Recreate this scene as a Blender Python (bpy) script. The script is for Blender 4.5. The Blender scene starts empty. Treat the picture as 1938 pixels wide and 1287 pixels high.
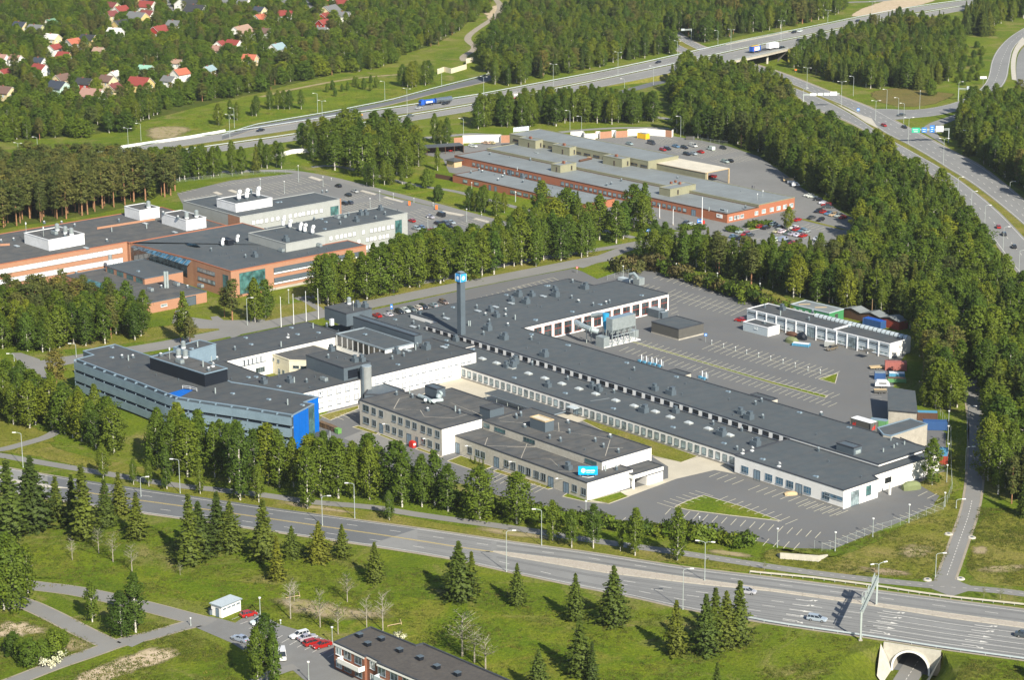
# aerial view of an industrial school campus, built object by object
import bpy,bmesh,math,random
import numpy as np
from mathutils import Vector,Matrix
rnd=random.Random(11)
SC=bpy.context.scene
COL=SC.collection
FPX=4333.17;CAMH=200.0
PITCH,ROLL,YAW=[math.radians(a)for a in(15.505,-0.2937,130.937)]
_fw=Vector((0,math.cos(PITCH),-math.sin(PITCH)));_rt=Vector((1,0,0));_up=_rt.cross(_fw)
R2=math.cos(ROLL)*_rt+math.sin(ROLL)*_up
U2=-math.sin(ROLL)*_rt+math.cos(ROLL)*_up
cam_d=bpy.data.cameras.new('camera');cam=bpy.data.objects.new('camera',cam_d);COL.objects.link(cam)
cam_d.sensor_width=36.0;cam_d.lens=FPX/1938.0*36.0;cam_d.clip_start=1.0;cam_d.clip_end=20000
m3=Matrix((R2,U2,-_fw)).transposed()
cam.matrix_world=Matrix.Translation((0,0,CAMH))@m3.to_4x4()
SC.camera=cam
SUN_TO=Vector((0.43,-0.90,0)).normalized();SUN_EL=math.radians(35)
w=bpy.data.worlds.new('World');SC.world=w;w.use_nodes=True
nt=w.node_tree;nt.nodes.clear()
sk=nt.nodes.new('ShaderNodeTexSky');sk.sky_type='NISHITA';sk.sun_disc=False
sk.sun_elevation=SUN_EL;sk.sun_rotation=math.atan2(SUN_TO.x,SUN_TO.y);sk.air_density=1.0;sk.dust_density=0.6
bg=nt.nodes.new('ShaderNodeBackground');bg.inputs['Strength'].default_value=0.075
wo=nt.nodes.new('ShaderNodeOutputWorld')
nt.links.new(sk.outputs[0],bg.inputs[0]);nt.links.new(bg.outputs[0],wo.inputs[0])
sd=bpy.data.lights.new('sun','SUN');sd.energy=4.9;sd.angle=math.radians(0.53);sd.color=(1.0,0.93,0.80)
so=bpy.data.objects.new('sun',sd);COL.objects.link(so)
sdir=Vector((SUN_TO.x*math.cos(SUN_EL),SUN_TO.y*math.cos(SUN_EL),math.sin(SUN_EL)))
so.rotation_euler=sdir.to_track_quat('Z','Y').to_euler();so.location=(0,0,400)
SC.view_settings.view_transform='Standard';SC.view_settings.look='None'
SC.view_settings.gamma=1.0;SC.view_settings.exposure=0.8
SC.render.resolution_x=1024;SC.render.resolution_y=681
SC.cycles.max_bounces=5;SC.cycles.diffuse_bounces=2;SC.cycles.glossy_bounces=2
SC.cycles.transmission_bounces=3;SC.cycles.transparent_max_bounces=10
CX,CY=969.0,643.5
def P(x,y,z=0.0):
 """ground (or level z) point that stands at this place of the surveyed photograph"""
 d=_fw*FPX+R2*(x-CX)-U2*(y-CY)
 t=(z-CAMH)/d.z
 return Vector((d.x*t,d.y*t,z))
def Q(p):
 v=Vector(p)-Vector((0,0,CAMH));k=FPX/v.dot(_fw)
 return CX+v.dot(R2)*k,CY-v.dot(U2)*k
def hgt(base,top):
 w_=P(*base);lo,hi=0,60
 for _ in range(30):
  m=(lo+hi)/2
  if Q((w_.x,w_.y,m))[1]>top[1]:lo=m
  else:hi=m
 return lo
X0=(0,480,960,1438);Y0=(0,320,640,957)
def T(c,r,*pts):return[(X0[c]+p[0]/3.876,Y0[r]+p[1]/3.876)+tuple(p[2:])for p in pts]
def ZM(x0,y0,*pts):return[(x0+p[0]/4.845,y0+p[1]/4.845)+tuple(p[2:])for p in pts]
def GU(a=YAW):return Vector((math.cos(a),math.sin(a))),Vector((math.cos(a-math.pi/2),math.sin(a-math.pi/2)))
def area(poly):return sum(poly[i][0]*poly[(i+1)%len(poly)][1]-poly[(i+1)%len(poly)][0]*poly[i][1]for i in range(len(poly)))/2
def ccw(poly):
 poly=[Vector((p[0],p[1]))for p in poly]
 return poly if area(poly)>0 else poly[::-1]
def gp(pts,z=0.0):return ccw([P(x,y,z)for x,y in[p[:2]for p in pts]])
def rect(A,B,C,z,yaw=None):
 """A west corner, B south corner, C east corner of a roof at level z -> W,S,E,N"""
 a,b,c=[Vector(P(p[0],p[1],z)[:2])for p in(A,B,C)]
 if yaw is None:U,V=GU()
 elif yaw=='own':U=(a-b).normalized();V=Vector((U.y,-U.x))
 else:U,V=GU(yaw)
 lu=(a-b).dot(U);lv=(c-b).dot(V)
 return[b+U*lu,b,b+V*lv,b+U*lu+V*lv]
def opoly(px,z,a=YAW):
 U,V=GU(a);w_=ccw([P(x,y,z)for x,y in px]);n=len(w_)
 uv=[[p.dot(U),p.dot(V)]for p in w_];out=[list(q)for q in uv]
 for i in range(n):
  j=(i+1)%n
  du,dv=abs(uv[j][0]-uv[i][0]),abs(uv[j][1]-uv[i][1])
  k=0 if du<dv else 1
  m=(uv[i][k]+uv[j][k])/2;out[i][k]=m;out[j][k]=m
 return ccw([U*q[0]+V*q[1]for q in out])
def offset(poly,d):
 n=len(poly);out=[]
 for i in range(n):
  p0,p1,p2=poly[i-1],poly[i],poly[(i+1)%n]
  e1=(p1-p0).normalized();e2=(p2-p1).normalized()
  n1=Vector((e1.y,-e1.x));n2=Vector((e2.y,-e2.x))
  b=n1+n2;L=b.length
  b=n1 if L<1e-6 else b/L
  out.append(p1+b*(d/max(0.35,b.dot(n1))))
 return out
MW={}
def tag(o,label=None,cat=None,group=None,kind=None):
 if label:o['label']=label
 if cat:o['category']=cat
 if group:o['group']=group
 if kind:o['kind']=kind
 return o
def thing(name,label,cat,loc,rz=0.0,group=None):
 o=bpy.data.objects.new(name,None);o.empty_display_size=0.5;COL.objects.link(o)
 loc=Vector((loc[0],loc[1],loc[2]if len(loc)>2 else 0.0))
 o.location=loc;o.rotation_euler=(0,0,rz)
 MW[o]=Matrix.Translation(loc)@Matrix.Rotation(rz,4,'Z')
 return tag(o,label,cat,group)
def inst(name,mesh,parent,wm,color=None):
 o=bpy.data.objects.new(name,mesh);COL.objects.link(o)
 if parent is not None:
  o.parent=parent;o.matrix_basis=MW[parent].inverted()@wm
 else:o.matrix_basis=wm
 MW[o]=wm
 if color:o.color=color
 return o
def wmat(x,y,z,rz=0.0,s=1.0):return Matrix.Translation((x,y,z))@Matrix.Rotation(rz,4,'Z')@Matrix.Scale(s,4)
class MB:
 def __init__(s):s.v=[];s.f=[];s.mi=[];s.ms=[]
 def _m(s,m):
  if m not in s.ms:s.ms.append(m)
  return s.ms.index(m)
 def face(s,pts,m):
  i=len(s.v);s.v+=[tuple(p)for p in pts];s.f.append(tuple(range(i,i+len(pts))));s.mi.append(s._m(m))
 def prism(s,poly,z0,z1,m,top=None,bot=False,notop=False):
  n=len(poly)
  for i in range(n):
   a,b=poly[i],poly[(i+1)%n]
   s.face([(a[0],a[1],z0),(b[0],b[1],z0),(b[0],b[1],z1),(a[0],a[1],z1)],m)
  if not notop:s.face([(p[0],p[1],z1)for p in poly],top or m)
  if bot:s.face([(p[0],p[1],z0)for p in poly[::-1]],m)
 def box(s,c,sz,m,rz=0.0,top=None,bot=True):
  U=Vector((math.cos(rz),math.sin(rz)))*sz[0]/2;V=Vector((-math.sin(rz),math.cos(rz)))*sz[1]/2
  cc=Vector((c[0],c[1]));s.prism([cc-U-V,cc+U-V,cc+U+V,cc-U+V],c[2],c[2]+sz[2],m,top,bot)
 def bar(s,p0,p1,wd,h,m):
  """box beam between two 3d points"""
  p0,p1=Vector(p0),Vector(p1);d=(p1-p0).normalized()
  sd_=d.cross(Vector((0,0,1)))
  if sd_.length<1e-3:sd_=Vector((1,0,0))
  sd_.normalize();up_=sd_.cross(d)
  a=sd_*wd/2;b=up_*h/2
  q=[[p+x*a+y*b for x,y in((-1,-1),(1,-1),(1,1),(-1,1))]for p in(p0,p1)]
  for i in range(4):
   j=(i+1)%4;s.face([q[0][i],q[0][j],q[1][j],q[1][i]],m)
  s.face(q[0][::-1],m);s.face(q[1],m)
 def cyl(s,p0,p1,r0,r1,m,n=8,caps=True):
  p0,p1=Vector(p0),Vector(p1);d=(p1-p0).normalized()
  a=d.cross(Vector((0,0,1)));
  if a.length<1e-3:a=Vector((1,0,0))
  a.normalize();b=d.cross(a)
  k=[(math.cos(2*math.pi*i/n),math.sin(2*math.pi*i/n))for i in range(n)]
  A=[p0+(a*c+b*e)*r0 for c,e in k];B=[p1+(a*c+b*e)*r1 for c,e in k]
  for i in range(n):
   j=(i+1)%n;s.face([A[i],A[j],B[j],B[i]],m)
  if caps:
   if r1>1e-3:s.face(B,m)
   if r0>1e-3:s.face(A[::-1],m)
 def mesh(s,name,inv=None,smooth=False):
  me=bpy.data.meshes.new(name);v=s.v
  if inv is not None:v=[tuple(inv@Vector(p))for p in v]
  me.from_pydata(v,[],s.f)
  for m in s.ms:me.materials.append(M(m))
  me.polygons.foreach_set('material_index',s.mi)
  if smooth:me.polygons.foreach_set('use_smooth',[True]*len(s.f))
  me.update();return me
 def build(s,name,parent=None,smooth=False,fix=True):
  inv=MW[parent].inverted()if parent is not None else None
  me=s.mesh(name,inv,smooth)
  if fix:
   bm=bmesh.new();bm.from_mesh(me);bmesh.ops.remove_doubles(bm,verts=bm.verts,dist=1e-4)
   bmesh.ops.recalc_face_normals(bm,faces=bm.faces);bm.to_mesh(me);bm.free()
  o=bpy.data.objects.new(name,me);COL.objects.link(o)
  if parent is not None:o.parent=parent;MW[o]=MW[parent]
  else:MW[o]=Matrix.Identity(4)
  return o
 def solo(s,name,label,cat,group=None,smooth=False):
  """one-mesh thing, origin at its base centre"""
  xs=[p[0]for p in s.v];ys=[p[1]for p in s.v];zs=[p[2]for p in s.v]
  c=Vector(((min(xs)+max(xs))/2,(min(ys)+max(ys))/2,min(zs)))
  me=s.mesh(name,Matrix.Translation(-c),smooth)
  o=bpy.data.objects.new(name,me);COL.objects.link(o);o.location=c;MW[o]=Matrix.Translation(c)
  return tag(o,label,cat,group)
ORD=['leftmost','second from left','third from left','fourth from left','fifth from left','sixth from left','seventh from left','eighth from left','ninth from left','tenth from left']+['%dth from left'%k for k in range(11,80)]
def ordinals(n):return ORD[:n-1]+['rightmost']if n>1 else['']
MATS={};DEFS={}
def M(name):
 if name in MATS:return MATS[name]
 m=bpy.data.materials.new(name);m.use_nodes=True;MATS[name]=m
 DEFS[name](m);return m
def nodes(m):
 nt=m.node_tree;b=nt.nodes['Principled BSDF'];return nt,b
def ramp(nt,fac,stops):
 r=nt.nodes.new('ShaderNodeValToRGB');cr=r.color_ramp
 while len(cr.elements)<len(stops):cr.elements.new(0.5)
 for e,(p,c)in zip(cr.elements,stops):e.position=p;e.color=(*c,1)
 nt.links.new(fac,r.inputs[0]);return r.outputs[0]
def noise(nt,scale,detail=4,rough=0.55,vec=None,world=True,dist=0.0):
 n=nt.nodes.new('ShaderNodeTexNoise');n.inputs['Scale'].default_value=scale
 n.inputs['Detail'].default_value=detail;n.inputs['Roughness'].default_value=rough;n.inputs['Distortion'].default_value=dist
 if vec is None:
  if world:g=nt.nodes.new('ShaderNodeNewGeometry');vec=g.outputs['Position']
  else:g=nt.nodes.new('ShaderNodeTexCoord');vec=g.outputs['Object']
 nt.links.new(vec,n.inputs['Vector']);return n.outputs['Fac']
def mix(nt,fac,a,b,mode='MIX'):
 x=nt.nodes.new('ShaderNodeMix');x.data_type='RGBA';x.blend_type=mode
 for i,v in((0,fac),(6,a),(7,b)):
  if isinstance(v,(int,float)):x.inputs[i].default_value=v
  elif isinstance(v,tuple):x.inputs[i].default_value=(*v,1)
  else:nt.links.new(v,x.inputs[i])
 return x.outputs[2]
def dirty(name,c1,c2=None,scale=0.3,rough=0.8,metal=0.0,c3=None,scale3=2.0,amt3=0.25,bump=0.0,spec=0.3,lines=None):
 """base colour varied by large stains and fine grain"""
 def f(m):
  nt,b=nodes(m);k2=c2 or tuple(v*0.82 for v in c1)
  col=ramp(nt,noise(nt,scale,5,0.6),[(0.36,k2),(0.64,c1)])
  col=mix(nt,amt3,col,ramp(nt,noise(nt,scale3,3),[(0.3,c3 or tuple(v*0.7 for v in c1)),(0.7,tuple(min(1,v*1.15)for v in c1))]))
  if lines:
   lw,la,lc=lines
   wv=nt.nodes.new('ShaderNodeTexWave');wv.wave_type='BANDS';wv.bands_direction='X';wv.inputs['Scale'].default_value=lw
   wv.inputs['Distortion'].default_value=0.0
   mp=nt.nodes.new('ShaderNodeMapping');mp.inputs['Rotation'].default_value=(0,0,la)
   g=nt.nodes.new('ShaderNodeNewGeometry');nt.links.new(g.outputs['Position'],mp.inputs[0]);nt.links.new(mp.outputs[0],wv.inputs['Vector'])
   col=mix(nt,ramp(nt,wv.outputs['Fac'],[(0.93,(0,0,0)),(0.99,(0.45,)*3)]),col,lc)
  nt.links.new(col,b.inputs['Base Color']);b.inputs['Roughness'].default_value=rough;b.inputs['Metallic'].default_value=metal
  b.inputs['Specular IOR Level'].default_value=spec
  if bump:
   bp=nt.nodes.new('ShaderNodeBump');bp.inputs['Strength'].default_value=bump;bp.inputs['Distance'].default_value=0.3
   nt.links.new(noise(nt,scale3*1.5,4),bp.inputs['Height']);nt.links.new(bp.outputs[0],b.inputs['Normal'])
 DEFS[name]=f
def plain(name,c,rough=0.6,metal=0.0,spec=0.4):dirty(name,c,tuple(v*0.9 for v in c),0.8,rough,metal,amt3=0.12,scale3=3,spec=spec)
dirty('asphalt_lot',(0.128,0.133,0.136),(0.098,0.102,0.107),0.035,0.9,c3=(0.16,0.155,0.145),scale3=0.25,amt3=0.5)
dirty('asphalt_yard',(0.185,0.187,0.183),(0.145,0.148,0.146),0.04,0.9,c3=(0.18,0.175,0.165),scale3=0.4,amt3=0.35)
dirty('asphalt_road',(0.22,0.224,0.22),(0.175,0.178,0.176),0.05,0.9,c3=(0.21,0.205,0.195),scale3=0.6,amt3=0.3)
dirty('asphalt_path',(0.20,0.20,0.195),(0.165,0.165,0.16),0.08,0.9,c3=(0.25,0.235,0.20),scale3=0.7,amt3=0.35)
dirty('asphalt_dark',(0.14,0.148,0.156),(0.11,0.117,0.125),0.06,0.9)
dirty('asphalt_motorway',(0.235,0.235,0.225),(0.20,0.20,0.19),0.03,0.9,c3=(0.25,0.24,0.22),scale3=0.3)
dirty('shoulder_gravel',(0.33,0.29,0.23),(0.26,0.225,0.17),0.3,0.95,c3=(0.2,0.17,0.12),scale3=1.5)
dirty('verge_concrete',(0.50,0.47,0.40),(0.42,0.39,0.33),0.4,0.9)
dirty('median_gravel',(0.40,0.37,0.32),(0.33,0.30,0.26),1.2,0.95,c3=(0.3,0.24,0.18),scale3=3,amt3=0.5)
dirty('kerb_stone',(0.48,0.44,0.36),None,0.5,0.85)
dirty('courtyard_paving',(0.47,0.43,0.34),(0.40,0.365,0.285),0.15,0.9,c3=(0.5,0.47,0.4),scale3=1.0)
dirty('paint_white',(0.74,0.72,0.66),(0.5,0.49,0.45),1.2,0.7,c3=(0.35,0.35,0.33),scale3=5,amt3=0.3)
dirty('paint_lot',(0.62,0.58,0.43),(0.45,0.42,0.32),1.2,0.7,c3=(0.3,0.29,0.26),scale3=5,amt3=0.3)
dirty('paint_yellow',(0.62,0.47,0.14),(0.5,0.38,0.12),0.8,0.7)
dirty('tyre_track',(0.185,0.188,0.186),(0.155,0.158,0.158),0.06,0.9)
def grass_def(cols,s1=0.02,s2=0.12,s3=1.2):
 def f(m):
  nt,b=nodes(m)
  a=ramp(nt,noise(nt,s1,6,0.62,dist=0.6),[(0.30,cols[0]),(0.45,cols[1]),(0.58,cols[2]),(0.72,cols[3])])
  c=ramp(nt,noise(nt,s2,5,0.65),[(0.34,cols[4]),(0.55,cols[1]),(0.7,cols[2])])
  d=mix(nt,0.45,a,c)
  d=mix(nt,ramp(nt,noise(nt,0.055,7,0.72,dist=1.0),[(0.50,(0,0,0)),(0.66,(0.8,)*3)]),d,cols[3])
  d=mix(nt,ramp(nt,noise(nt,0.09,6,0.7,dist=0.5),[(0.30,(0.6,)*3),(0.42,(0,0,0))]),d,tuple(v*0.8 for v in cols[0]))
  g=ramp(nt,noise(nt,s3,5,0.8),[(0.28,(0.42,0.48,0.42)),(0.72,(1.42,1.36,1.3))])
  nt.links.new(mix(nt,1.0,d,g,'MULTIPLY'),b.inputs['Base Color']);b.inputs['Roughness'].default_value=1.0;b.inputs['Specular IOR Level'].default_value=0.1
  bp=nt.nodes.new('ShaderNodeBump');bp.inputs['Strength'].default_value=0.8;bp.inputs['Distance'].default_value=0.6
  nt.links.new(noise(nt,1.6,6,0.7),bp.inputs['Height']);nt.links.new(bp.outputs[0],b.inputs['Normal'])
 return f
DEFS['meadow']=grass_def([(0.078,0.132,0.010),(0.118,0.172,0.011),(0.175,0.20,0.018),(0.25,0.215,0.085),(0.07,0.112,0.012)])
DEFS['grass_green']=grass_def([(0.075,0.13,0.009),(0.12,0.178,0.010),(0.175,0.21,0.014),(0.225,0.21,0.04),(0.07,0.115,0.010)],0.05)
DEFS['grass_dry']=grass_def([(0.125,0.155,0.016),(0.175,0.185,0.026),(0.23,0.21,0.05),(0.27,0.22,0.085),(0.12,0.14,0.02)],0.06)
DEFS['forest_floor']=grass_def([(0.045,0.07,0.012),(0.07,0.10,0.014),(0.10,0.13,0.018),(0.11,0.11,0.03),(0.04,0.06,0.012)],0.08)
DEFS['bank_grass_dimmed']=grass_def([(0.06,0.10,0.009),(0.09,0.13,0.010),(0.13,0.15,0.016),(0.19,0.17,0.07),(0.05,0.085,0.010)])  # meadow colours darkened to offset the sun falling on the underpass slope
DEFS['heath']=grass_def([(0.13,0.11,0.035),(0.17,0.14,0.045),(0.16,0.15,0.04),(0.2,0.15,0.06),(0.09,0.10,0.03)],0.1)
def soil_def(c1,c2,g):
 def f(m):
  nt,b=nodes(m)
  a=ramp(nt,noise(nt,0.15,6,0.65),[(0.3,c2),(0.6,c1)])
  a=mix(nt,ramp(nt,noise(nt,0.35,6,0.7,dist=0.8),[(0.46,(0,0,0)),(0.6,(0.9,0.9,0.9))]),a,g)
  a=mix(nt,0.35,a,ramp(nt,noise(nt,3,3),[(0.3,tuple(v*0.6 for v in c1)),(0.7,tuple(v*1.2 for v in c1))]))
  nt.links.new(a,b.inputs['Base Color']);b.inputs['Roughness'].default_value=1.0;b.inputs['Specular IOR Level'].default_value=0.1
 return f
DEFS['bare_soil']=soil_def((0.34,0.26,0.17),(0.26,0.20,0.12),(0.20,0.19,0.07))
DEFS['dry_soil']=soil_def((0.33,0.265,0.165),(0.27,0.22,0.12),(0.22,0.22,0.05))
DEFS['sand']=soil_def((0.52,0.42,0.30),(0.45,0.35,0.24),(0.36,0.30,0.17))
RY=-YAW
dirty('roof_felt',(0.064,0.080,0.091),(0.050,0.064,0.074),0.06,0.85,c3=(0.13,0.13,0.125),scale3=0.35,amt3=0.4,lines=(0.055,RY,(0.07,0.075,0.08)))
dirty('roof_dark',(0.056,0.067,0.075),(0.044,0.053,0.060),0.06,0.85,c3=(0.12,0.115,0.105),scale3=0.3,amt3=0.42,lines=(0.055,RY,(0.055,0.055,0.06)))
dirty('roof_old',(0.068,0.075,0.080),(0.052,0.058,0.063),0.12,0.9,c3=(0.20,0.18,0.15),scale3=0.35,amt3=0.35,lines=(0.055,RY,(0.06,0.058,0.055)))
dirty('roof_steel',(0.215,0.24,0.245),(0.165,0.185,0.19),0.06,0.6,c3=(0.17,0.17,0.16),scale3=0.2,amt3=0.3,lines=(0.08,RY,(0.16,0.17,0.175)))
dirty('roof_brown',(0.06,0.057,0.056),(0.042,0.04,0.041),0.3,0.9,c3=(0.19,0.165,0.13),scale3=1.2,amt3=0.3,lines=(1.0,0.8,(0.12,0.105,0.085)))
dirty('roof_cream',(0.62,0.57,0.46),None,0.2,0.6)
dirty('render_white',(0.80,0.79,0.76),(0.74,0.725,0.69),0.25,0.8,c3=(0.66,0.63,0.56),scale3=0.8,amt3=0.15)
dirty('concrete_panel',(0.50,0.475,0.405),(0.43,0.405,0.34),0.35,0.85,c3=(0.36,0.33,0.27),scale3=1.5,amt3=0.3)
dirty('concrete_raw',(0.42,0.39,0.33),(0.33,0.305,0.255),0.4,0.9,c3=(0.25,0.23,0.19),scale3=1.5)
dirty('plinth',(0.30,0.28,0.245),None,0.4,0.9)
dirty('cream_render',(0.68,0.62,0.47),(0.6,0.55,0.41),0.4,0.85)
dirty('metal_dark',(0.088,0.115,0.138),(0.075,0.098,0.118),0.2,0.55,spec=0.5)
dirty('metal_black',(0.010,0.014,0.022),None,0.3,0.4,spec=0.5)
dirty('metal_bluegrey',(0.20,0.28,0.345),(0.165,0.235,0.295),0.25,0.45,c3=(0.15,0.19,0.22),scale3=2,amt3=0.2,spec=0.5)
dirty('metal_trim',(0.24,0.29,0.325),None,0.3,0.5)
dirty('metal_grey',(0.36,0.375,0.36),(0.32,0.335,0.32),0.3,0.55,spec=0.4)
dirty('metal_louver',(0.27,0.285,0.28),None,0.3,0.55)
dirty('metal_white',(0.78,0.79,0.80),None,0.3,0.5)
dirty('metal_paleblue',(0.45,0.51,0.54),(0.4,0.46,0.49),0.3,0.5)
dirty('khaki_metal',(0.27,0.265,0.175),(0.235,0.23,0.15),0.3,0.6)
dirty('galvanised',(0.42,0.47,0.475),(0.33,0.38,0.385),0.8,0.4,metal=0.5)
dirty('duct_silver',(0.48,0.55,0.55),(0.4,0.47,0.47),0.8,0.35,metal=0.4)
plain('steel_pole',(0.42,0.47,0.45),0.5,0.2)
plain('lamp_head',(0.85,0.85,0.82),0.4)
dirty('blue_panel',(0.0,0.125,0.52),(0.0,0.105,0.45),0.3,0.45,lines=(0.25,RY,(0.0,0.08,0.36)))
plain('cyan_sign',(0.0,0.40,0.85),0.5)
plain('cyan_cube',(0.04,0.34,0.74),0.5)  # even blue paint of the tower cube, no emission
plain('sign_white',(0.88,0.9,0.9),0.5)
plain('sign_green',(0.02,0.42,0.25),0.5)
plain('sign_blue',(0.03,0.20,0.62),0.5)
plain('bright_red',(0.55,0.03,0.02),0.5)
plain('signal_orange',(0.75,0.17,0.03),0.5)
plain('bin_green',(0.13,0.30,0.07),0.6)
plain('bin_brown',(0.14,0.09,0.05),0.7)
plain('tarp_green',(0.17,0.20,0.09),0.8)
plain('container_blue',(0.03,0.09,0.24),0.6)
plain('container_sky',(0.08,0.27,0.42),0.6)
plain('container_red',(0.36,0.12,0.10),0.7)
plain('container_yellow',(0.75,0.47,0.02),0.6)
plain('container_green',(0.12,0.30,0.12),0.6)
plain('cyclone_blue',(0.02,0.30,0.55),0.5)
plain('shed_green',(0.05,0.23,0.09),0.6)
plain('shed_brown',(0.10,0.05,0.03),0.8)
plain('shed_grey',(0.095,0.092,0.082),0.8)
plain('shed_red',(0.33,0.05,0.025),0.8)
plain('rubber',(0.02,0.02,0.02),0.8)
plain('rim',(0.45,0.46,0.47),0.35,0.6)
plain('grille',(0.03,0.03,0.033),0.5)
plain('tank_steel',(0.35,0.42,0.48),0.25,0.8)
plain('curtain_grey',(0.33,0.32,0.31),0.6)
plain('truck_blue',(0.02,0.10,0.45),0.4)
plain('wood',(0.30,0.20,0.11),0.8)
plain('timber_pale',(0.5,0.38,0.22),0.8)
plain('red_frame',(0.30,0.06,0.04),0.6)
plain('fascia',(0.05,0.055,0.065),0.6)
dirty('roof_patched',(0.20,0.175,0.14),(0.10,0.088,0.075),0.8,0.95)
plain('skydome',(0.40,0.44,0.46),0.3)
def brick_def(c1,c2,mo,sc=1.0):
 def f(m):
  nt,b=nodes(m)
  t=nt.nodes.new('ShaderNodeTexBrick');t.inputs['Scale'].default_value=sc
  t.inputs['Color1'].default_value=(*c1,1);t.inputs['Color2'].default_value=(*c2,1);t.inputs['Mortar'].default_value=(*mo,1)
  t.inputs['Brick Width'].default_value=0.5;t.inputs['Row Height'].default_value=0.22;t.inputs['Mortar Size'].default_value=0.02
  g=nt.nodes.new('ShaderNodeNewGeometry');sp=nt.nodes.new('ShaderNodeSeparateXYZ');nt.links.new(g.outputs['Position'],sp.inputs[0])
  ad=nt.nodes.new('ShaderNodeMath');nt.links.new(sp.outputs[0],ad.inputs[0]);nt.links.new(sp.outputs[1],ad.inputs[1])
  cb=nt.nodes.new('ShaderNodeCombineXYZ');nt.links.new(ad.outputs[0],cb.inputs[0]);nt.links.new(sp.outputs[2],cb.inputs[1])
  nt.links.new(cb.outputs[0],t.inputs['Vector'])
  c=mix(nt,0.3,t.outputs[0],ramp(nt,noise(nt,0.3,5),[(0.3,c2),(0.7,c1)]))
  nt.links.new(c,b.inputs['Base Color']);b.inputs['Roughness'].default_value=0.85;b.inputs['Specular IOR Level'].default_value=0.2
 return f
DEFS['brick_orange']=brick_def((0.385,0.20,0.125),(0.33,0.165,0.10),(0.42,0.25,0.16))
DEFS['brick_red']=brick_def((0.40,0.145,0.075),(0.33,0.115,0.06),(0.30,0.16,0.10))
DEFS['brick_brown']=brick_def((0.25,0.10,0.06),(0.20,0.08,0.05),(0.22,0.13,0.09))
def glass_def(c,rough=0.08,spec=0.8,varied=True):
 def f(m):
  nt,b=nodes(m)
  col=c
  if varied:
   v=noise(nt,0.45,2)
   nt.links.new(ramp(nt,v,[(0.35,tuple(x*0.5 for x in c)),(0.65,tuple(min(1,x*1.6)for x in c))]),b.inputs['Base Color'])
  else:b.inputs['Base Color'].default_value=(*c,1)
  b.inputs['Roughness'].default_value=rough;b.inputs['Specular IOR Level'].default_value=spec
 return f
DEFS['glass']=glass_def((0.035,0.05,0.055))
DEFS['glass_grey']=glass_def((0.24,0.30,0.315),0.15)
DEFS['glass_blue']=glass_def((0.045,0.12,0.19),0.12)
DEFS['glass_green']=glass_def((0.05,0.13,0.125),0.12)
DEFS['blind_white']=glass_def((0.78,0.78,0.80),0.3,0.4,False)
DEFS['blind_pale']=glass_def((0.50,0.52,0.56),0.3,0.4,False)
DEFS['window_dark']=glass_def((0.018,0.02,0.024),0.15)
def car_def(m):
 nt,b=nodes(m);oi=nt.nodes.new('ShaderNodeObjectInfo')
 nt.links.new(oi.outputs['Color'],b.inputs['Base Color']);b.inputs['Roughness'].default_value=0.22
 b.inputs['Metallic'].default_value=0.25;b.inputs['Coat Weight'].default_value=0.6;b.inputs['Coat Roughness'].default_value=0.05
DEFS['car_paint']=car_def
DEFS['car_glass']=glass_def((0.02,0.025,0.03),0.05,0.9,False)
plain('headlight_glass',(0.75,0.77,0.78),0.15)
plain('tail_light',(0.45,0.02,0.02),0.3)
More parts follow.
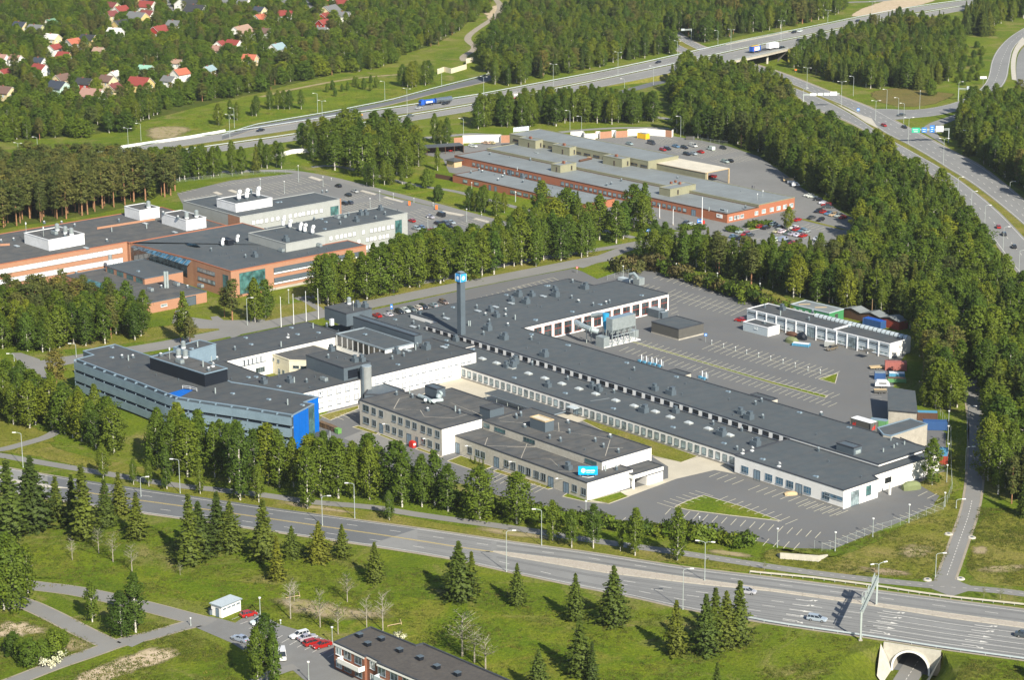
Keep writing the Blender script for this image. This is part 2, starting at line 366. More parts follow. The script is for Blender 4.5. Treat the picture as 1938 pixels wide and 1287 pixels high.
def leaf_def(c1,c2,c3,tr=0.25,zc=5.0,soft=1.9):
 def f(m):
  nt,b=nodes(m);out=nt.nodes['Material Output']
  oi=nt.nodes.new('ShaderNodeObjectInfo')
  base=ramp(nt,oi.outputs['Random'],[(0.0,tuple(v*.72 for v in c3)),(0.3,c1),(0.62,c2),(0.8,c3),(1.0,(c2[0]*1.32,c2[1]*1.15,c2[2]))])
  n=ramp(nt,noise(nt,0.9,3,0.6,world=False),[(0.3,(0.72,0.76,0.72)),(0.7,(1.28,1.22,1.1))])
  fac=nt.nodes.new('ShaderNodeAttribute');fac.attribute_name='lv';fac.attribute_type='GEOMETRY'
  c=mix(nt,1.0,base,n,'MULTIPLY')
  v=ramp(nt,fac.outputs['Fac'],[(0.0,(0.8,0.82,0.78)),(1.0,(1.22,1.18,1.1))])
  c=mix(nt,1.0,c,v,'MULTIPLY')
  nt.links.new(c,b.inputs['Base Color']);b.inputs['Roughness'].default_value=0.65;b.inputs['Specular IOR Level'].default_value=0.25
  tc=nt.nodes.new('ShaderNodeTexCoord');mp=nt.nodes.new('ShaderNodeMapping');mp.inputs['Location'].default_value=(0,0,-zc*.12);mp.inputs['Scale'].default_value=(1,1,.12);nt.links.new(tc.outputs['Object'],mp.inputs[0])
  vn=nt.nodes.new('ShaderNodeVectorMath');vn.operation='NORMALIZE';nt.links.new(mp.outputs[0],vn.inputs[0]);vt=nt.nodes.new('ShaderNodeVectorTransform');vt.vector_type='NORMAL';vt.convert_from='OBJECT';vt.convert_to='WORLD';nt.links.new(vn.outputs[0],vt.inputs[0])
  g=nt.nodes.new('ShaderNodeNewGeometry');ma=nt.nodes.new('ShaderNodeVectorMath');ma.operation='MULTIPLY_ADD';ma.inputs[1].default_value=(soft,)*3;nt.links.new(vt.outputs[0],ma.inputs[0]);nt.links.new(g.outputs['Normal'],ma.inputs[2])
  v2=nt.nodes.new('ShaderNodeVectorMath');v2.operation='NORMALIZE';nt.links.new(ma.outputs[0],v2.inputs[0]);nt.links.new(v2.outputs[0],b.inputs['Normal'])
  t=nt.nodes.new('ShaderNodeBsdfTranslucent');nt.links.new(c,t.inputs['Color'])
  x=nt.nodes.new('ShaderNodeMixShader');x.inputs[0].default_value=tr
  nt.links.new(b.outputs[0],x.inputs[1]);nt.links.new(t.outputs[0],x.inputs[2]);nt.links.new(x.outputs[0],out.inputs[0])
 return f
DEFS['leaf_birch']=leaf_def((0.105,0.165,0.016),(0.15,0.20,0.017),(0.08,0.15,0.018),0.42,2.0)
DEFS['leaf_spruce']=leaf_def((0.092,0.132,0.019),(0.12,0.152,0.019),(0.072,0.115,0.021),0.28,2.0)
DEFS['leaf_pine']=leaf_def((0.10,0.118,0.026),(0.125,0.128,0.030),(0.08,0.112,0.024),0.25,5.0)
DEFS['leaf_bush']=leaf_def((0.10,0.165,0.014),(0.14,0.20,0.016),(0.08,0.145,0.014),0.4,-7.0)
DEFS['leaf_tuft']=leaf_def((0.13,0.17,0.02),(0.19,0.19,0.05),(0.10,0.15,0.016),0.4,-25.0,3.0)
DEFS['leaf_red']=leaf_def((0.10,0.10,0.03),(0.10,0.115,0.03),(0.12,0.095,0.035),0.2,-1.0)
DEFS['blossom']=leaf_def((0.6,0.6,0.45),(0.7,0.7,0.6),(0.55,0.58,0.4),0.2,-1.0)
def bark_def(c1,c2,s=3):
 def f(m):
  nt,b=nodes(m)
  nt.links.new(ramp(nt,noise(nt,s,4,0.7,world=False),[(0.4,c2),(0.55,c1)]),b.inputs['Base Color']);b.inputs['Roughness'].default_value=0.9
 return f
DEFS['bark_birch']=bark_def((0.68,0.65,0.58),(0.2,0.18,0.15))
DEFS['bark_pine']=bark_def((0.36,0.18,0.085),(0.18,0.10,0.06))
DEFS['bark_brown']=bark_def((0.13,0.10,0.07),(0.07,0.055,0.04))
DEFS['bark_grey']=bark_def((0.34,0.31,0.25),(0.2,0.18,0.14))
EXC=[]
def sheet(name,poly,z,m,exc=False,kind='structure'):
 b=MB();b.face([(p[0],p[1],z)for p in ccw(poly)],m);o=b.build(name,fix=False);tag(o,kind=kind)
 if exc:EXC.append([(p[0],p[1])for p in poly])
 return o
def chaikin(p,k=2):
 for _ in range(k):
  q=[]
  for i in range(len(p)):
   a,b=Vector(p[i][:2]),Vector(p[(i+1)%len(p)][:2]);q+=[a*.75+b*.25,a*.25+b*.75]
  p=q
 return p
def organic(name,px,z,m,amp=1.2,seed=1,exc=False):
 bw=9 if 'soil' in m else 4.5 if 'sand' in m else 3.2
 r=random.Random(seed);w_=chaikin([P(x,y)for x,y in px],2);out=[]
 for i in range(len(w_)):
  a,b=w_[i],w_[(i+1)%len(w_)];n=max(1,int((b-a).length/2.5))
  for k in range(n):out.append(a.lerp(b,k/n))
 ph=[r.uniform(0,6.28)for _ in range(3)]
 cx=sum(p.x for p in out)/len(out);cy=sum(p.y for p in out)/len(out);c=Vector((cx,cy));res=[]
 for i,p in enumerate(out):
  d=(p-c);L=d.length or 1;t=i/len(out)*6.283
  k=amp*(0.5*math.sin(9*t+ph[0])+0.35*math.sin(17*t+ph[1])+0.3*math.sin(31*t+ph[2])+r.uniform(-.25,.25))
  res.append(p+d/L*k)
 b=MB();inn=[c+(p-c)*(1-min(.8,bw/max(4,(p-c).length)))for p in res];n=len(res);r3=lambda p:(p[0],p[1],z)
 if area(res)<0:res=res[::-1];inn=inn[::-1]
 me=bpy.data.meshes.new(name);me.from_pydata([r3(p)for p in res]+[r3(p)for p in inn],[],[(i,(i+1)%n,n+(i+1)%n,n+i)for i in range(n)]+[tuple(range(n,2*n))])
 me.materials.append(blend(m));at=me.attributes.new('edge','FLOAT','POINT');at.data.foreach_set('value',[0.0]*n+[1.0]*n);me.update()
 o=bpy.data.objects.new(name,me);COL.objects.link(o);return tag(o,kind='structure')
def blend(m):
 k=m+'_patch'
 if k in MATS:return MATS[k]
 DEFS[k]=DEFS[m];mt=M(k);nt=mt.node_tree;out=nt.nodes['Material Output'];src=out.inputs[0].links[0].from_socket
 at=nt.nodes.new('ShaderNodeAttribute');at.attribute_name='edge'
 ad=nt.nodes.new('ShaderNodeMath');nt.links.new(at.outputs['Fac'],ad.inputs[0]);nt.links.new(noise(nt,0.16,8,0.75),ad.inputs[1])
 mr=nt.nodes.new('ShaderNodeMapRange');mr.inputs['From Min'].default_value=0.75;mr.inputs['From Max'].default_value=1.0 if 'grass' in m or 'floor' in m else 1.25;nt.links.new(ad.outputs[0],mr.inputs[0])
 tr=nt.nodes.new('ShaderNodeBsdfTransparent');mx=nt.nodes.new('ShaderNodeMixShader');nt.links.new(mr.outputs[0],mx.inputs[0]);nt.links.new(tr.outputs[0],mx.inputs[1]);nt.links.new(src,mx.inputs[2]);nt.links.new(mx.outputs[0],out.inputs[0])
 return mt
def lerpl(L,v,ax):
 L=sorted(L,key=lambda p:p[ax])
 for a,b in zip(L,L[1:]):
  if a[ax]<=v<=b[ax]or(b is L[-1])or(a is L[0]and v<a[ax]):
   if v>b[ax]and b is not L[-1]:continue
   t=(v-a[ax])/((b[ax]-a[ax])or 1e-6)
   return tuple(a[i]+(b[i]-a[i])*t for i in range(len(a)))
def chain(L,n):
 """resample a pixel chain (x,y[,z]) to n points by length"""
 d=[0]
 for a,b in zip(L,L[1:]):d.append(d[-1]+math.hypot(b[0]-a[0],b[1]-a[1]))
 out=[]
 for k in range(n):
  s=d[-1]*k/(n-1);i=0
  while i<len(d)-2 and d[i+1]<s:i+=1
  t=(s-d[i])/((d[i+1]-d[i])or 1);a,b=L[i],L[i+1]
  out.append(tuple(a[j]+(b[j]-a[j])*t for j in range(len(a))))
 return out
def smoothc(L,k=2):
 for _ in range(k):
  q=[L[0]]
  for a,b in zip(L,L[1:]):q+=[tuple(.75*u+.25*v for u,v in zip(a,b)),tuple(.25*u+.75*v for u,v in zip(a,b))]
  L=q+[L[-1]]
 return L
def w3(p,dz=0.0):
 z=p[2]if len(p)>2 else 0.0;v=P(p[0],p[1],z);v.z+=dz;return v
def pair(A,B,n,ax=None):
 if ax is None:return chain(smoothc(A),n),chain(smoothc(B),n)
 lo=max(min(p[ax]for p in A),min(p[ax]for p in B));hi=min(max(p[ax]for p in A),max(p[ax]for p in B))
 vs=[lo+(hi-lo)*k/(n-1)for k in range(n)]
 return[lerpl(A,v,ax)for v in vs],[lerpl(B,v,ax)for v in vs]
def ribbon(name,A,B,dz,m,n=40,ax=None,exc=True,kind='structure'):
 a,b=pair(A,B,n,ax);wa=[w3(p,dz)for p in a];wb=[w3(p,dz)for p in b]
 mb=MB()
 for i in range(n-1):mb.face([wa[i],wb[i],wb[i+1],wa[i+1]],m)
 o=mb.build(name,fix=False);tag(o,kind=kind)
 for f in o.data.polygons:
  pass
 me=o.data;bm=bmesh.new();bm.from_mesh(me);bmesh.ops.remove_doubles(bm,verts=bm.verts,dist=1e-3)
 bmesh.ops.recalc_face_normals(bm,faces=bm.faces)
 if sum(f.normal.z for f in bm.faces)<0:bmesh.ops.reverse_faces(bm,faces=bm.faces)
 bm.to_mesh(me);bm.free()
 if exc:EXC.append([(p.x,p.y)for p in wa]+[(p.x,p.y)for p in wb[::-1]])
 return wa,wb
def stroke(mb,pts,wd,m,dash=None,gap=0.0,dz=0.0,start=0.0):
 """painted line of width wd along 3d points; dash/gap in metres"""
 pts=[Vector(p)for p in pts];d=[0]
 for a,b in zip(pts,pts[1:]):d.append(d[-1]+(b-a).length)
 def at(s):
  i=0
  while i<len(d)-2 and d[i+1]<s:i+=1
  t=(s-d[i])/((d[i+1]-d[i])or 1);return pts[i].lerp(pts[i+1],t),(pts[i+1]-pts[i]).normalized()
 def seg(s0,s1):
  k=max(1,int((s1-s0)/8));prev=None
  for j in range(k+1):
   p,t=at(s0+(s1-s0)*j/k);nn=Vector((-t.y,t.x,0))*wd/2;c=(p+nn+Vector((0,0,dz)),p-nn+Vector((0,0,dz)))
   if prev:mb.face([prev[0],prev[1],c[1],c[0]],m)
   prev=c
 if not dash:seg(0,d[-1]);return
 s=start
 while s+dash<d[-1]:seg(s,s+dash);s+=dash+gap
def kerb(mb,pts,m='kerb_stone',wd=0.25,h=0.13,z=0.0):
 for a,b in zip(pts,pts[1:]):
  a,b=Vector((a[0],a[1])),Vector((b[0],b[1]))
  if(b-a).length<.05:continue
  c=(a+b)/2;mb.box((c.x,c.y,z),((b-a).length+wd*.5,wd,h),m,math.atan2(b.y-a.y,b.x-a.x),bot=False)
UA,UB=P(1672,1219),P(1784,1236.5)
ue=(UB-UA).normalized();un=Vector((ue.y,-ue.x,0))
if un.y>0:un=-un
UM=P(1727,1227);PW,PL,PD=12.5,46.0,-5.6
def upt(s,n,z=0.0):v=UM+ue*s+un*n;return Vector((v.x,v.y,z))
hole=[upt(-PW,0),upt(PW,0),upt(PW,PL),upt(-PW,PL)]
me=bpy.data.meshes.new('ground');bm=bmesh.new()
outer=[(-1500,-300),(1500,-300),(1500,4200),(-1500,4200)]
ov=[bm.verts.new((x,y,0))for x,y in outer];hv=[bm.verts.new((p.x,p.y,0))for p in hole]
es=[bm.edges.new((ov[i],ov[(i+1)%4]))for i in range(4)]+[bm.edges.new((hv[i],hv[(i+1)%4]))for i in range(4)]
bmesh.ops.triangle_fill(bm,use_beauty=True,use_dissolve=False,edges=es,normal=(0,0,1))
bmesh.ops.recalc_face_normals(bm,faces=bm.faces)
if bm.faces and sum(f.normal.z for f in bm.faces)<0:bmesh.ops.reverse_faces(bm,faces=bm.faces)
bm.to_mesh(me);bm.free();me.materials.append(M('meadow'))
go=bpy.data.objects.new('ground',me);COL.objects.link(go);tag(go,kind='structure')
def pit(s,n):
 W=6.6+5.9*min(1,n/11);F=6.4-2.9*min(1,n/13);t=min(1,max(0,(abs(s)-F)/(W-F)));z=PD*(1-t**1.1)
 if n>PL-12:z*=(PL-n)/12
 return z
mb=MB();ns,nn_=60,46
gr=[[upt(-PW+2*PW*i/ns,PL*j/nn_,pit(-PW+2*PW*i/ns,PL*j/nn_))for i in range(ns+1)]for j in range(nn_+1)]
for j in range(nn_):
 for i in range(ns):mb.face([gr[j][i],gr[j+1][i],gr[j+1][i+1],gr[j][i+1]],'bank_grass_dimmed')
o=mb.build('underpass_slope');tag(o,kind='structure')
mb=MB();mb.face([upt(-2.6,-34,PD+.05),upt(2.6,-34,PD+.05),upt(2.6,PL-13,PD+.05),upt(-2.6,PL-13,PD+.05)],'asphalt_path')
stroke(mb,[upt(0,-20,PD+.08),upt(0,32,PD+.08)],0.14,'paint_white',1.0,1.0)
tag(mb.build('underpass_path',fix=False),kind='structure')
EXC.append([tuple(p[:2])for p in hole])
organic('mown_grass',[(0,805),(95,840),(180,870),(260,880),(300,900),(200,895),(80,868),(-80,845),(-80,800)],.015,'grass_dry',1,3)
organic('mown_grass',[(-60,770),(60,800),(130,838),(20,838),(-60,835)],.017,'grass_dry',1,4)
organic('verge_grass',[(250,905),(400,925),(620,955),(900,1000),(1250,1045),(1460,1072),(1460,1092),(1100,1042),(800,1000),(500,960),(300,932)],.015,'grass_dry',.4,5)
organic('grass_bank',[(1440,1035),(1500,1050),(1580,1062),(1700,1000),(1800,935),(1850,960),(1830,1010),(1790,1105),(1600,1092),(1440,1072)],.015,'grass_dry',.6,6)
organic('grass_field',[(1860,965),(1990,965),(1990,1120),(1880,1112),(1826,1098),(1828,1030)],.015,'grass_dry',.6,7)
organic('street_verge',[(60,668),(200,655),(330,640),(520,604),(720,572),(900,535),(1100,495),(1200,478),(1140,470),(950,500),(750,535),(600,565),(420,600),(300,620),(60,640)],.012,'grass_dry',.5,8)
organic('meadow_strip',[(250,250),(425,198),(560,168),(730,140),(900,158),(780,178),(640,208),(480,236),(350,262)],.012,'grass_green',2,9)
organic('yard_verge',[(520,300),(700,345),(980,425),(1100,450),(1200,470),(1260,440),(1100,400),(860,340),(700,310),(560,290)],.012,'grass_green',1,10)
organic('meadow',[(-60,1040),(100,1020),(200,1060),(400,1100),(700,1110),(1050,1180),(1400,1270),(1000,1330),(750,1230),(560,1150),(340,1140),(120,1090),(-60,1095)],.012,'grass_green',3,11)
for nm,px,mt,sd_ in[('soil_patch',[(480,1125),(600,1130),(680,1150),(785,1168),(700,1180),(600,1180),(520,1160)],'dry_soil',1),('sand_patch',[(115,1290),(190,1255),(280,1222),(340,1222),(357,1238),(300,1262),(220,1290),(150,1310)],'sand',4),('sand_patch',[(-30,1180),(20,1172),(75,1178),(110,1195),(60,1208),(-30,1215)],'sand',5),('soil_patch',[(100,1195),(160,1205),(200,1225),(150,1245),(90,1230)],'dry_soil',6),('soil_patch',[(1680,1030),(1790,1025),(1770,1060),(1700,1062)],'dry_soil',9),('soil_patch',[(1590,1065),(1740,1080),(1750,1096),(1640,1090)],'bare_soil',10),('soil_patch',[(1835,1030),(1880,1028),(1875,1052),(1838,1055)],'dry_soil',11),('soil_patch',[(1835,1070),(1960,1062),(1960,1082),(1840,1090)],'dry_soil',12),('soil_patch',[(1310,1032),(1440,1048),(1440,1062),(1320,1046)],'dry_soil',13),('soil_patch',[(880,990),(1000,1005),(1120,1030),(1000,1022),(890,1008)],'dry_soil',14),('soil_patch',[(500,942),(640,962),(720,978),(640,972),(510,955)],'dry_soil',15),('soil_patch',[(1440,552),(1520,572),(1500,590),(1450,575)],'dry_soil',16),('bare_earth',[(1598,34),(1640,8),(1720,-12),(1790,-4),(1720,16),(1650,27)],'sand',17),('hill_track',[(905,20),(945,5),(970,12),(962,40),(935,55),(925,38)],'sand',18),('heath',[(1640,172),(1700,163),(1790,174),(1820,178),(1760,202),(1690,202),(1650,190)],'heath',19),('soil_patch',[(260,240),(330,235),(380,240),(350,262),(270,268)],'dry_soil',20),('soil_patch',[(1840,780),(1850,840),(1836,950),(1826,960),(1835,860),(1828,790)],'dry_soil',21)]:
 organic(nm,px,.025+.001*sd_,mt,.9,sd_)
organic('forest_floor',[(1262,160),(1320,140),(1470,155),(1495,195),(1546,225),(1603,250),(1700,305),(1755,345),(1830,410),(1900,515),(1950,560),(2100,700),(2100,960),(1870,950),(1860,700),(1745,640),(1690,600),(1497,570),(1300,510),(1200,478),(1440,465),(1610,440),(1590,400),(1437,294),(1290,262)],.02,'forest_floor',1,30)
organic('forest_floor',[(-200,322),(60,318),(240,330),(330,360),(250,395),(60,425),(-200,470)],.02,'forest_floor',1,31)
organic('forest_floor',[(-400,-60),(950,-60),(900,50),(770,104),(560,160),(310,215),(200,262),(-400,280)],.02,'forest_floor',2,32)
organic('forest_floor',[(1000,-60),(1590,-60),(1590,30),(1303,88),(920,154),(915,100)],.02,'forest_floor',1,33)
organic('forest_floor',[(1500,128),(1512,95),(1605,60),(1780,55),(1818,75),(1800,130),(1795,160),(1640,168)],.02,'forest_floor',1,34)
organic('forest_floor',[(1815,236),(1870,212),(2100,200),(2100,420),(1938,372),(1850,300)],.02,'forest_floor',1,35)
LOT=gp([(640,606),(700,588),(800,566),(900,544),(1000,524),(1085,508),(1120,520),(1170,516),(1230,510),(1256,519),(1400,552),(1452,570),(1500,580),(1700,640),(1725,655),(1700,690),(1690,735),(1745,790),(1790,820),(1790,900),(1783,930),(1765,960),(1700,990),(1577,1040),(1497,1038),(1438,1026),(1330,1008),(1218,990),(1100,976),(1058,967),(1000,953),(930,935),(870,915),(800,900),(700,880),(620,860),(600,800),(640,760)])
sheet('parking_lot',LOT,.04,'asphalt_lot',True)
YARD=gp([(785,288),(800,278),(880,276),(960,262),(1130,262),(1215,256),(1272,257),(1330,266),(1380,277),(1437,296),(1515,350),(1590,400),(1622,418),(1608,442),(1560,470),(1480,485),(1400,478),(1340,445),(1270,434),(1180,412),(1095,385),(1000,350),(900,335),(850,326),(838,300)])
sheet('depot_yard',YARD,.04,'asphalt_yard',True)
WLOT=gp([(335,366),(400,350),(439,341),(492,335),(557,328),(596,333),(661,348),(738,372),(815,390),(882,408),(952,428),(935,442),(900,450),(820,456),(750,452),(640,430),(500,400),(345,385)])
sheet('parking_lot',WLOT,.04,'asphalt_yard',True)
BL=gp([(345,1166),(361,1168),(400,1168),(425,1174),(445,1180),(480,1156),(531.6,1184),(588,1199.5),(632,1217),(640,1240),(690,1262),(700,1300),(590,1300),(545,1262),(520,1275),(500,1256),(470,1238),(439,1218),(374,1190)])
sheet('parking_lot',BL,.04,'asphalt_yard',True)
sheet('driveway',gp([(398,600),(412,598),(440,618),(455,634),(440,640),(418,628)]),.035,'asphalt_path',True)
sheet('driveway',gp([(330,596),(400,606),(470,606),(500,604),(505,612),(440,622),(380,622),(325,612)]),.036,'asphalt_path',True)
sheet('driveway',gp([(566,566),(574,563),(612,584),(604,590)]),.036,'asphalt_path',True)
sheet('junction',gp([(22,668),(40,668),(75,680),(90,712),(96,730),(70,722),(45,700)]),.036,'asphalt_path',True)
sheet('courtyard',gp(T(1,2,(1230,420),(1450,285),(1530,285),(2000,420),(2330,500),(2100,560),(1700,450))),.06,'courtyard_paving')
sheet('courtyard',gp(T(2,2,(330,575),(560,525),(600,600),(430,640))),.06,'courtyard_paving')
sheet('forecourt',gp(T(2,2,(1060,870),(1275,915),(1420,870),(1600,915),(1680,1000),(1520,970),(1240,1035),(890,1165),(820,1130),(1010,1080),(1180,1030),(1180,945))),.06,'courtyard_paving')
sheet('forecourt',gp([(690,814),(712,800),(735,810),(760,840),(770,855),(690,850),(650,830)]),.055,'asphalt_path')
def island(px,m='grass_green',z=.07,name='grass_island',edge=True):
 w_=gp(px);sheet(name,w_,z,m)
 if edge:
  b=MB();kerb(b,w_+[w_[0]]);o=b.build('kerb');tag(o,kind='structure')
island(T(2,2,(540,605),(600,590),(1400,870),(1275,915),(1080,870)),'grass_dry')
island(T(2,2,(600,1195),(830,1130),(890,1165),(745,1218)))
island(T(2,2,(405,1165),(440,1140),(600,1192),(740,1216),(560,1200)))
island([(1277,960),(1300,949),(1332,938),(1400,958),(1478,987),(1380,976),(1302,966)])
island(T(1,2,(1420,905),(1520,865),(1755,945),(1650,985)),'grass_dry')
island(T(1,2,(725,655),(770,645),(920,700),(895,710)),'grass_dry')
island(T(1,2,(915,712),(935,705),(1115,775),(1095,785)),'grass_dry')
island(T(1,2,(1185,815),(1210,805),(1385,872),(1355,877)),'grass_dry')
island(T(1,2,(1755,980),(1790,965),(2210,1100),(2160,1112)),'grass_dry')
island(T(1,2,(485,570),(770,495),(770,520),(560,605)),'grass_dry')
island([(1549,717.5),(1586,706.6),(1580.5,726.5)])
island(T(2,2,(890,22),(925,25),(1938,320),(2350,425),(2330,440),(1938,335)),'grass_green')
island(T(3,2,(1155,1070),(1330,985),(1395,985),(1370,1170),(1290,1150)),'grass_dry',edge=False)
island([(1100,513),(1110,505),(1200,482),(1250,500),(1235,510),(1170,515),(1130,528)],'grass_green',edge=False)
island([(1212,506),(1245,500),(1330,520),(1400,540),(1470,552),(1500,575),(1452,568),(1256,517)],'grass_dry',.045,edge=False)
island(T(3,1,(280,120),(330,110),(590,240),(600,300),(520,270)),'grass_green',edge=False)
island(T(3,1,(255,360),(330,365),(660,450),(600,445)),'grass_dry',edge=False)
island([(1413,433),(1460,419),(1462,428),(1420,436)],'grass_green')
for q in[[(102,14),(101,0)]]:pass
for q in([(400,62),(425,53),(505,78),(480,87)],[(780,162),(800,155),(900,183),(885,190)],[(950,210),(975,203),(1100,238),(1085,245)],[(1368,318),(1395,306),(1545,336),(1520,345)],[(1610,366),(1635,360),(1728,386),(1710,393)]):
 island(T(1,1,*q),'verge_concrete',.16,'traffic_island')
island(T(0,1,(1560,172),(1590,165),(1630,182),(1600,188)),'verge_concrete',.16,'traffic_island')
island(T(0,1,(1670,158),(1700,150),(1760,172),(1730,178)),'verge_concrete',.16,'traffic_island')
organic('gravel_edge',[(1640,395),(1650,400),(1560,470),(1500,480)],.03,'dry_soil',.3,41)
RU=[(-750,750.2),(-150,857),(86,899),(186,916),(340,938),(498,961.5),(660.6,982.8),(815,1003.4),(980,1028),(1115,1046),(1295,1074.4),(1460,1093.7),(1696,1123.4),(1938,1154.4),(2120,1178),(2750,1259.7)]
RL=[(-750,800.5),(-150,903),(90,944),(281,973),(328,979),(480,1001),(668,1028),(841,1055),(970,1084),(1102,1112),(1192,1129),(1295,1153),(1460,1181),(1629,1205),(1784,1229),(1938,1250),(2120,1276),(2750,1366.0)]
MUp=[(934,1044.5),(960,1047),(1089,1063),(1218,1083),(1385.7,1106.6),(1618.6,1137.6),(1799,1163),(1938,1181),(2120,1207),(2750,1297.0)]
MLo=[(934,1045.5),(960,1053),(1140.6,1084.4),(1321,1106.5),(1460,1120),(1618.6,1142.5),(1799,1171.4),(1938,1189.5),(2120,1216),(2750,1307.7)]
def sh(L,d):return[(p[0],p[1]+d)+tuple(p[2:])for p in L]
ribbon('road_shoulder',sh(RU,-2.0),sh(RU,1),.05,'shoulder_gravel',60,0)
ribbon('road_shoulder',sh(RL,-1),sh(RL,2.6),.05,'shoulder_gravel',60,0)
ribbon('near_road',RU,RL,.065,'asphalt_road',80,0)
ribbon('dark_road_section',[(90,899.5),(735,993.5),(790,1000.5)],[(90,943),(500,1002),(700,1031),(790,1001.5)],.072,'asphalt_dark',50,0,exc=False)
ribbon('road_median',MUp,MLo,.17,'median_gravel',50,0)
tk_=MB()
def tracks(A,B,fs,x0,x1):
 for f in fs:
  for o_ in(-.034,.034):stroke(tk_,[p-Vector((0,0,.009))for p in frac(A,B,f+o_,x0,x1,60)],.55,'tyre_track')
mk=MB()
for L in(MUp,MLo):
 kk=MB();kerb(kk,[P(*p)for p in chain(L,60)],z=.06,h=.14,wd=.3);tag(kk.build('kerb'),kind='structure')
def frac(A,B,f,x0,x1,n=50):
 out=[]
 for k in range(n):
  x=x0+(x1-x0)*k/(n-1);a=lerpl(A,x,0);b=lerpl(B,x,0);out.append(P(x,a[1]+(b[1]-a[1])*f,.085))
 return out
stroke(mk,frac(RU,RL,.035,-700,2700,90),.16,'paint_white')
stroke(mk,frac(RU,RL,.955,-700,1640,70),.16,'paint_white')
tracks(RU,RL,(.13,.36,.62,.86),790,930);tracks(RU,MUp,(.27,.74),940,2700);tracks(MLo,RL,(.15,.37,.56,.75,.9),1180,2700);tracks(MLo,RL,(.25,.75),940,1180);tag(tk_.build('tyre_tracks',fix=False),kind='structure')
YC=[(129,925),(196,938),(340.6,957.5),(531.6,985),(738,1015),(893,1039.6),(934,1045)]
for f in(-.55,.55):stroke(mk,[P(x,y+f,.09)for x,y in chain(YC,40)],.16,'paint_yellow')
ribbon('road_median',[(-150,880),(89,919),(129,924.5)],[(-150,885),(89,924.5),(129,926)],.16,'verge_concrete',10,0)
MID=[(-150,882)]+[(89,921)]+YC
stroke(mk,frac(RU,MID+[(960,1048)],.5,-80,934,70),.15,'paint_white',3,9)
stroke(mk,frac(RU,MUp,.5,940,2700,70),.15,'paint_white',3,9)
stroke(mk,frac(MID+[(960,1052)],RL,.5,-80,1120,70),.15,'paint_white',3,9,start=4)
stroke(mk,frac(MLo,RL,.28,1180,1690,60),.15,'paint_white',3,6)
stroke(mk,frac(MLo,RL,.46,1150,1690,60),.15,'paint_white',3,6,start=2)
stroke(mk,frac(MLo,RL,.66,1180,1690,60),.15,'paint_white',3,6,start=4)
stroke(mk,frac(MLo,RL,.84,1330,1690,60),.15,'paint_white',3,6,start=1)
for f,x0 in((.17,1660),(.34,1668),(.50,1642),(.66,1638),(.82,1646)):stroke(mk,frac(MLo,RL,f,x0,2700,50),.16,'paint_white')
def arrow(x,y,turn):
 c=P(x,y,.09);a=P(x+10,lerpl(MLo,x+10,0)[1]-lerpl(MLo,x,0)[1]+y,.09);d=(a-c).normalized();n=Vector((-d.y,d.x,0))
 q=lambda s,t:c+d*s+n*t
 mk.face([q(-2.4,-.12),q(1.0,-.12),q(1.0,.12),q(-2.4,.12)],'paint_white')
 if turn:mk.face([q(1.0,-.12),q(1.9,.5*turn),q(1.6,.9*turn),q(.4,.12)],'paint_white');mk.face([q(1.0,.9*turn),q(2.6,1.1*turn),q(2.2,.2*turn)],'paint_white')
 else:mk.face([q(.9,-.5),q(2.8,0),q(.9,.5)],'paint_white')
for xx,fs in((1525,(.13,.30,.47,.63,.80)),(1690,(.10,.27,.43,.60,.76)),(1865,(.10,.27,.43,.60,.76))):
 for k,f in enumerate(fs):
  x=xx-k*6;a=lerpl(MLo,x,0);b=lerpl(RL,x,0);arrow(x,a[1]+(b[1]-a[1])*f,(1,1,0,0,-1)[k])
tag(mk.build('road_markings',fix=False),kind='structure')
def path(name,C,hw,m='asphalt_path',dz=.055,n=50,vert=True,edge=None,exc=True):
 C=chain(smoothc(C,2),n);wc=[P(*p)for p in C];L,R=[],[]
 for i,p in enumerate(wc):
  t=(wc[min(i+1,n-1)]-wc[max(i-1,0)]).normalized();nn=Vector((-t.y,t.x,0));L.append(p+nn*hw);R.append(p-nn*hw)
 mb=MB()
 for i in range(n-1):mb.face([L[i]+Vector((0,0,dz)),R[i]+Vector((0,0,dz)),R[i+1]+Vector((0,0,dz)),L[i+1]+Vector((0,0,dz))],m)
 o=mb.build(name,fix=False);tag(o,kind='structure')
 if sum(f.normal.z for f in o.data.polygons)<0:o.data.flip_normals()
 if exc:EXC.append([(p.x,p.y)for p in L]+[(p.x,p.y)for p in R[::-1]])
 if edge:
  mb=MB()
  for S,s in((L,1),(R,-1)):
   for i in range(n-1):
    a,b=S[i],S[i+1];t=(b-a).normalized();nn=Vector((-t.y,t.x,0))*s*edge;z=Vector((0,0,dz-.012))
    mb.face([a+z,b+z,b+nn+z,a+nn+z],'shoulder_gravel')
  tag(mb.build('path_verge',fix=False),kind='structure')
 return wc
def dashes(name,wc,wd=.14,dash=1.0,gap=1.5,z=.075):
 mb=MB();stroke(mb,[p+Vector((0,0,z))for p in wc],wd,'paint_white',dash,gap);tag(mb.build(name,fix=False),kind='structure')
c1=path('cycle_path',[(-700,750),(-150,838),(0,862),(77,876),(155,889),(328,919),(387,925),(500,937),(583,951),(712,960.5),(764,971),(867,985.5),(980,1001),(1076,1017),(1244,1041),(1295,1048),(1460,1074),(1593,1092.5),(1722,1105.5),(1790,1112),(1876,1117),(1938,1125),(2100,1146),(2700,1225)],1.75,n=120)
dashes('path_markings',c1[70:],.12,1,1.6)
c2=path('cycle_path',[(1784,1112),(1799,1073),(1817,1021.5),(1840,957),(1848,872),(1848,805),(1844,770),(1838,735),(1830,705)],2.0,n=70,edge=.6,dz=.058)
dashes('path_markings',c2[4:30],.16,1.0,1.0,.08)
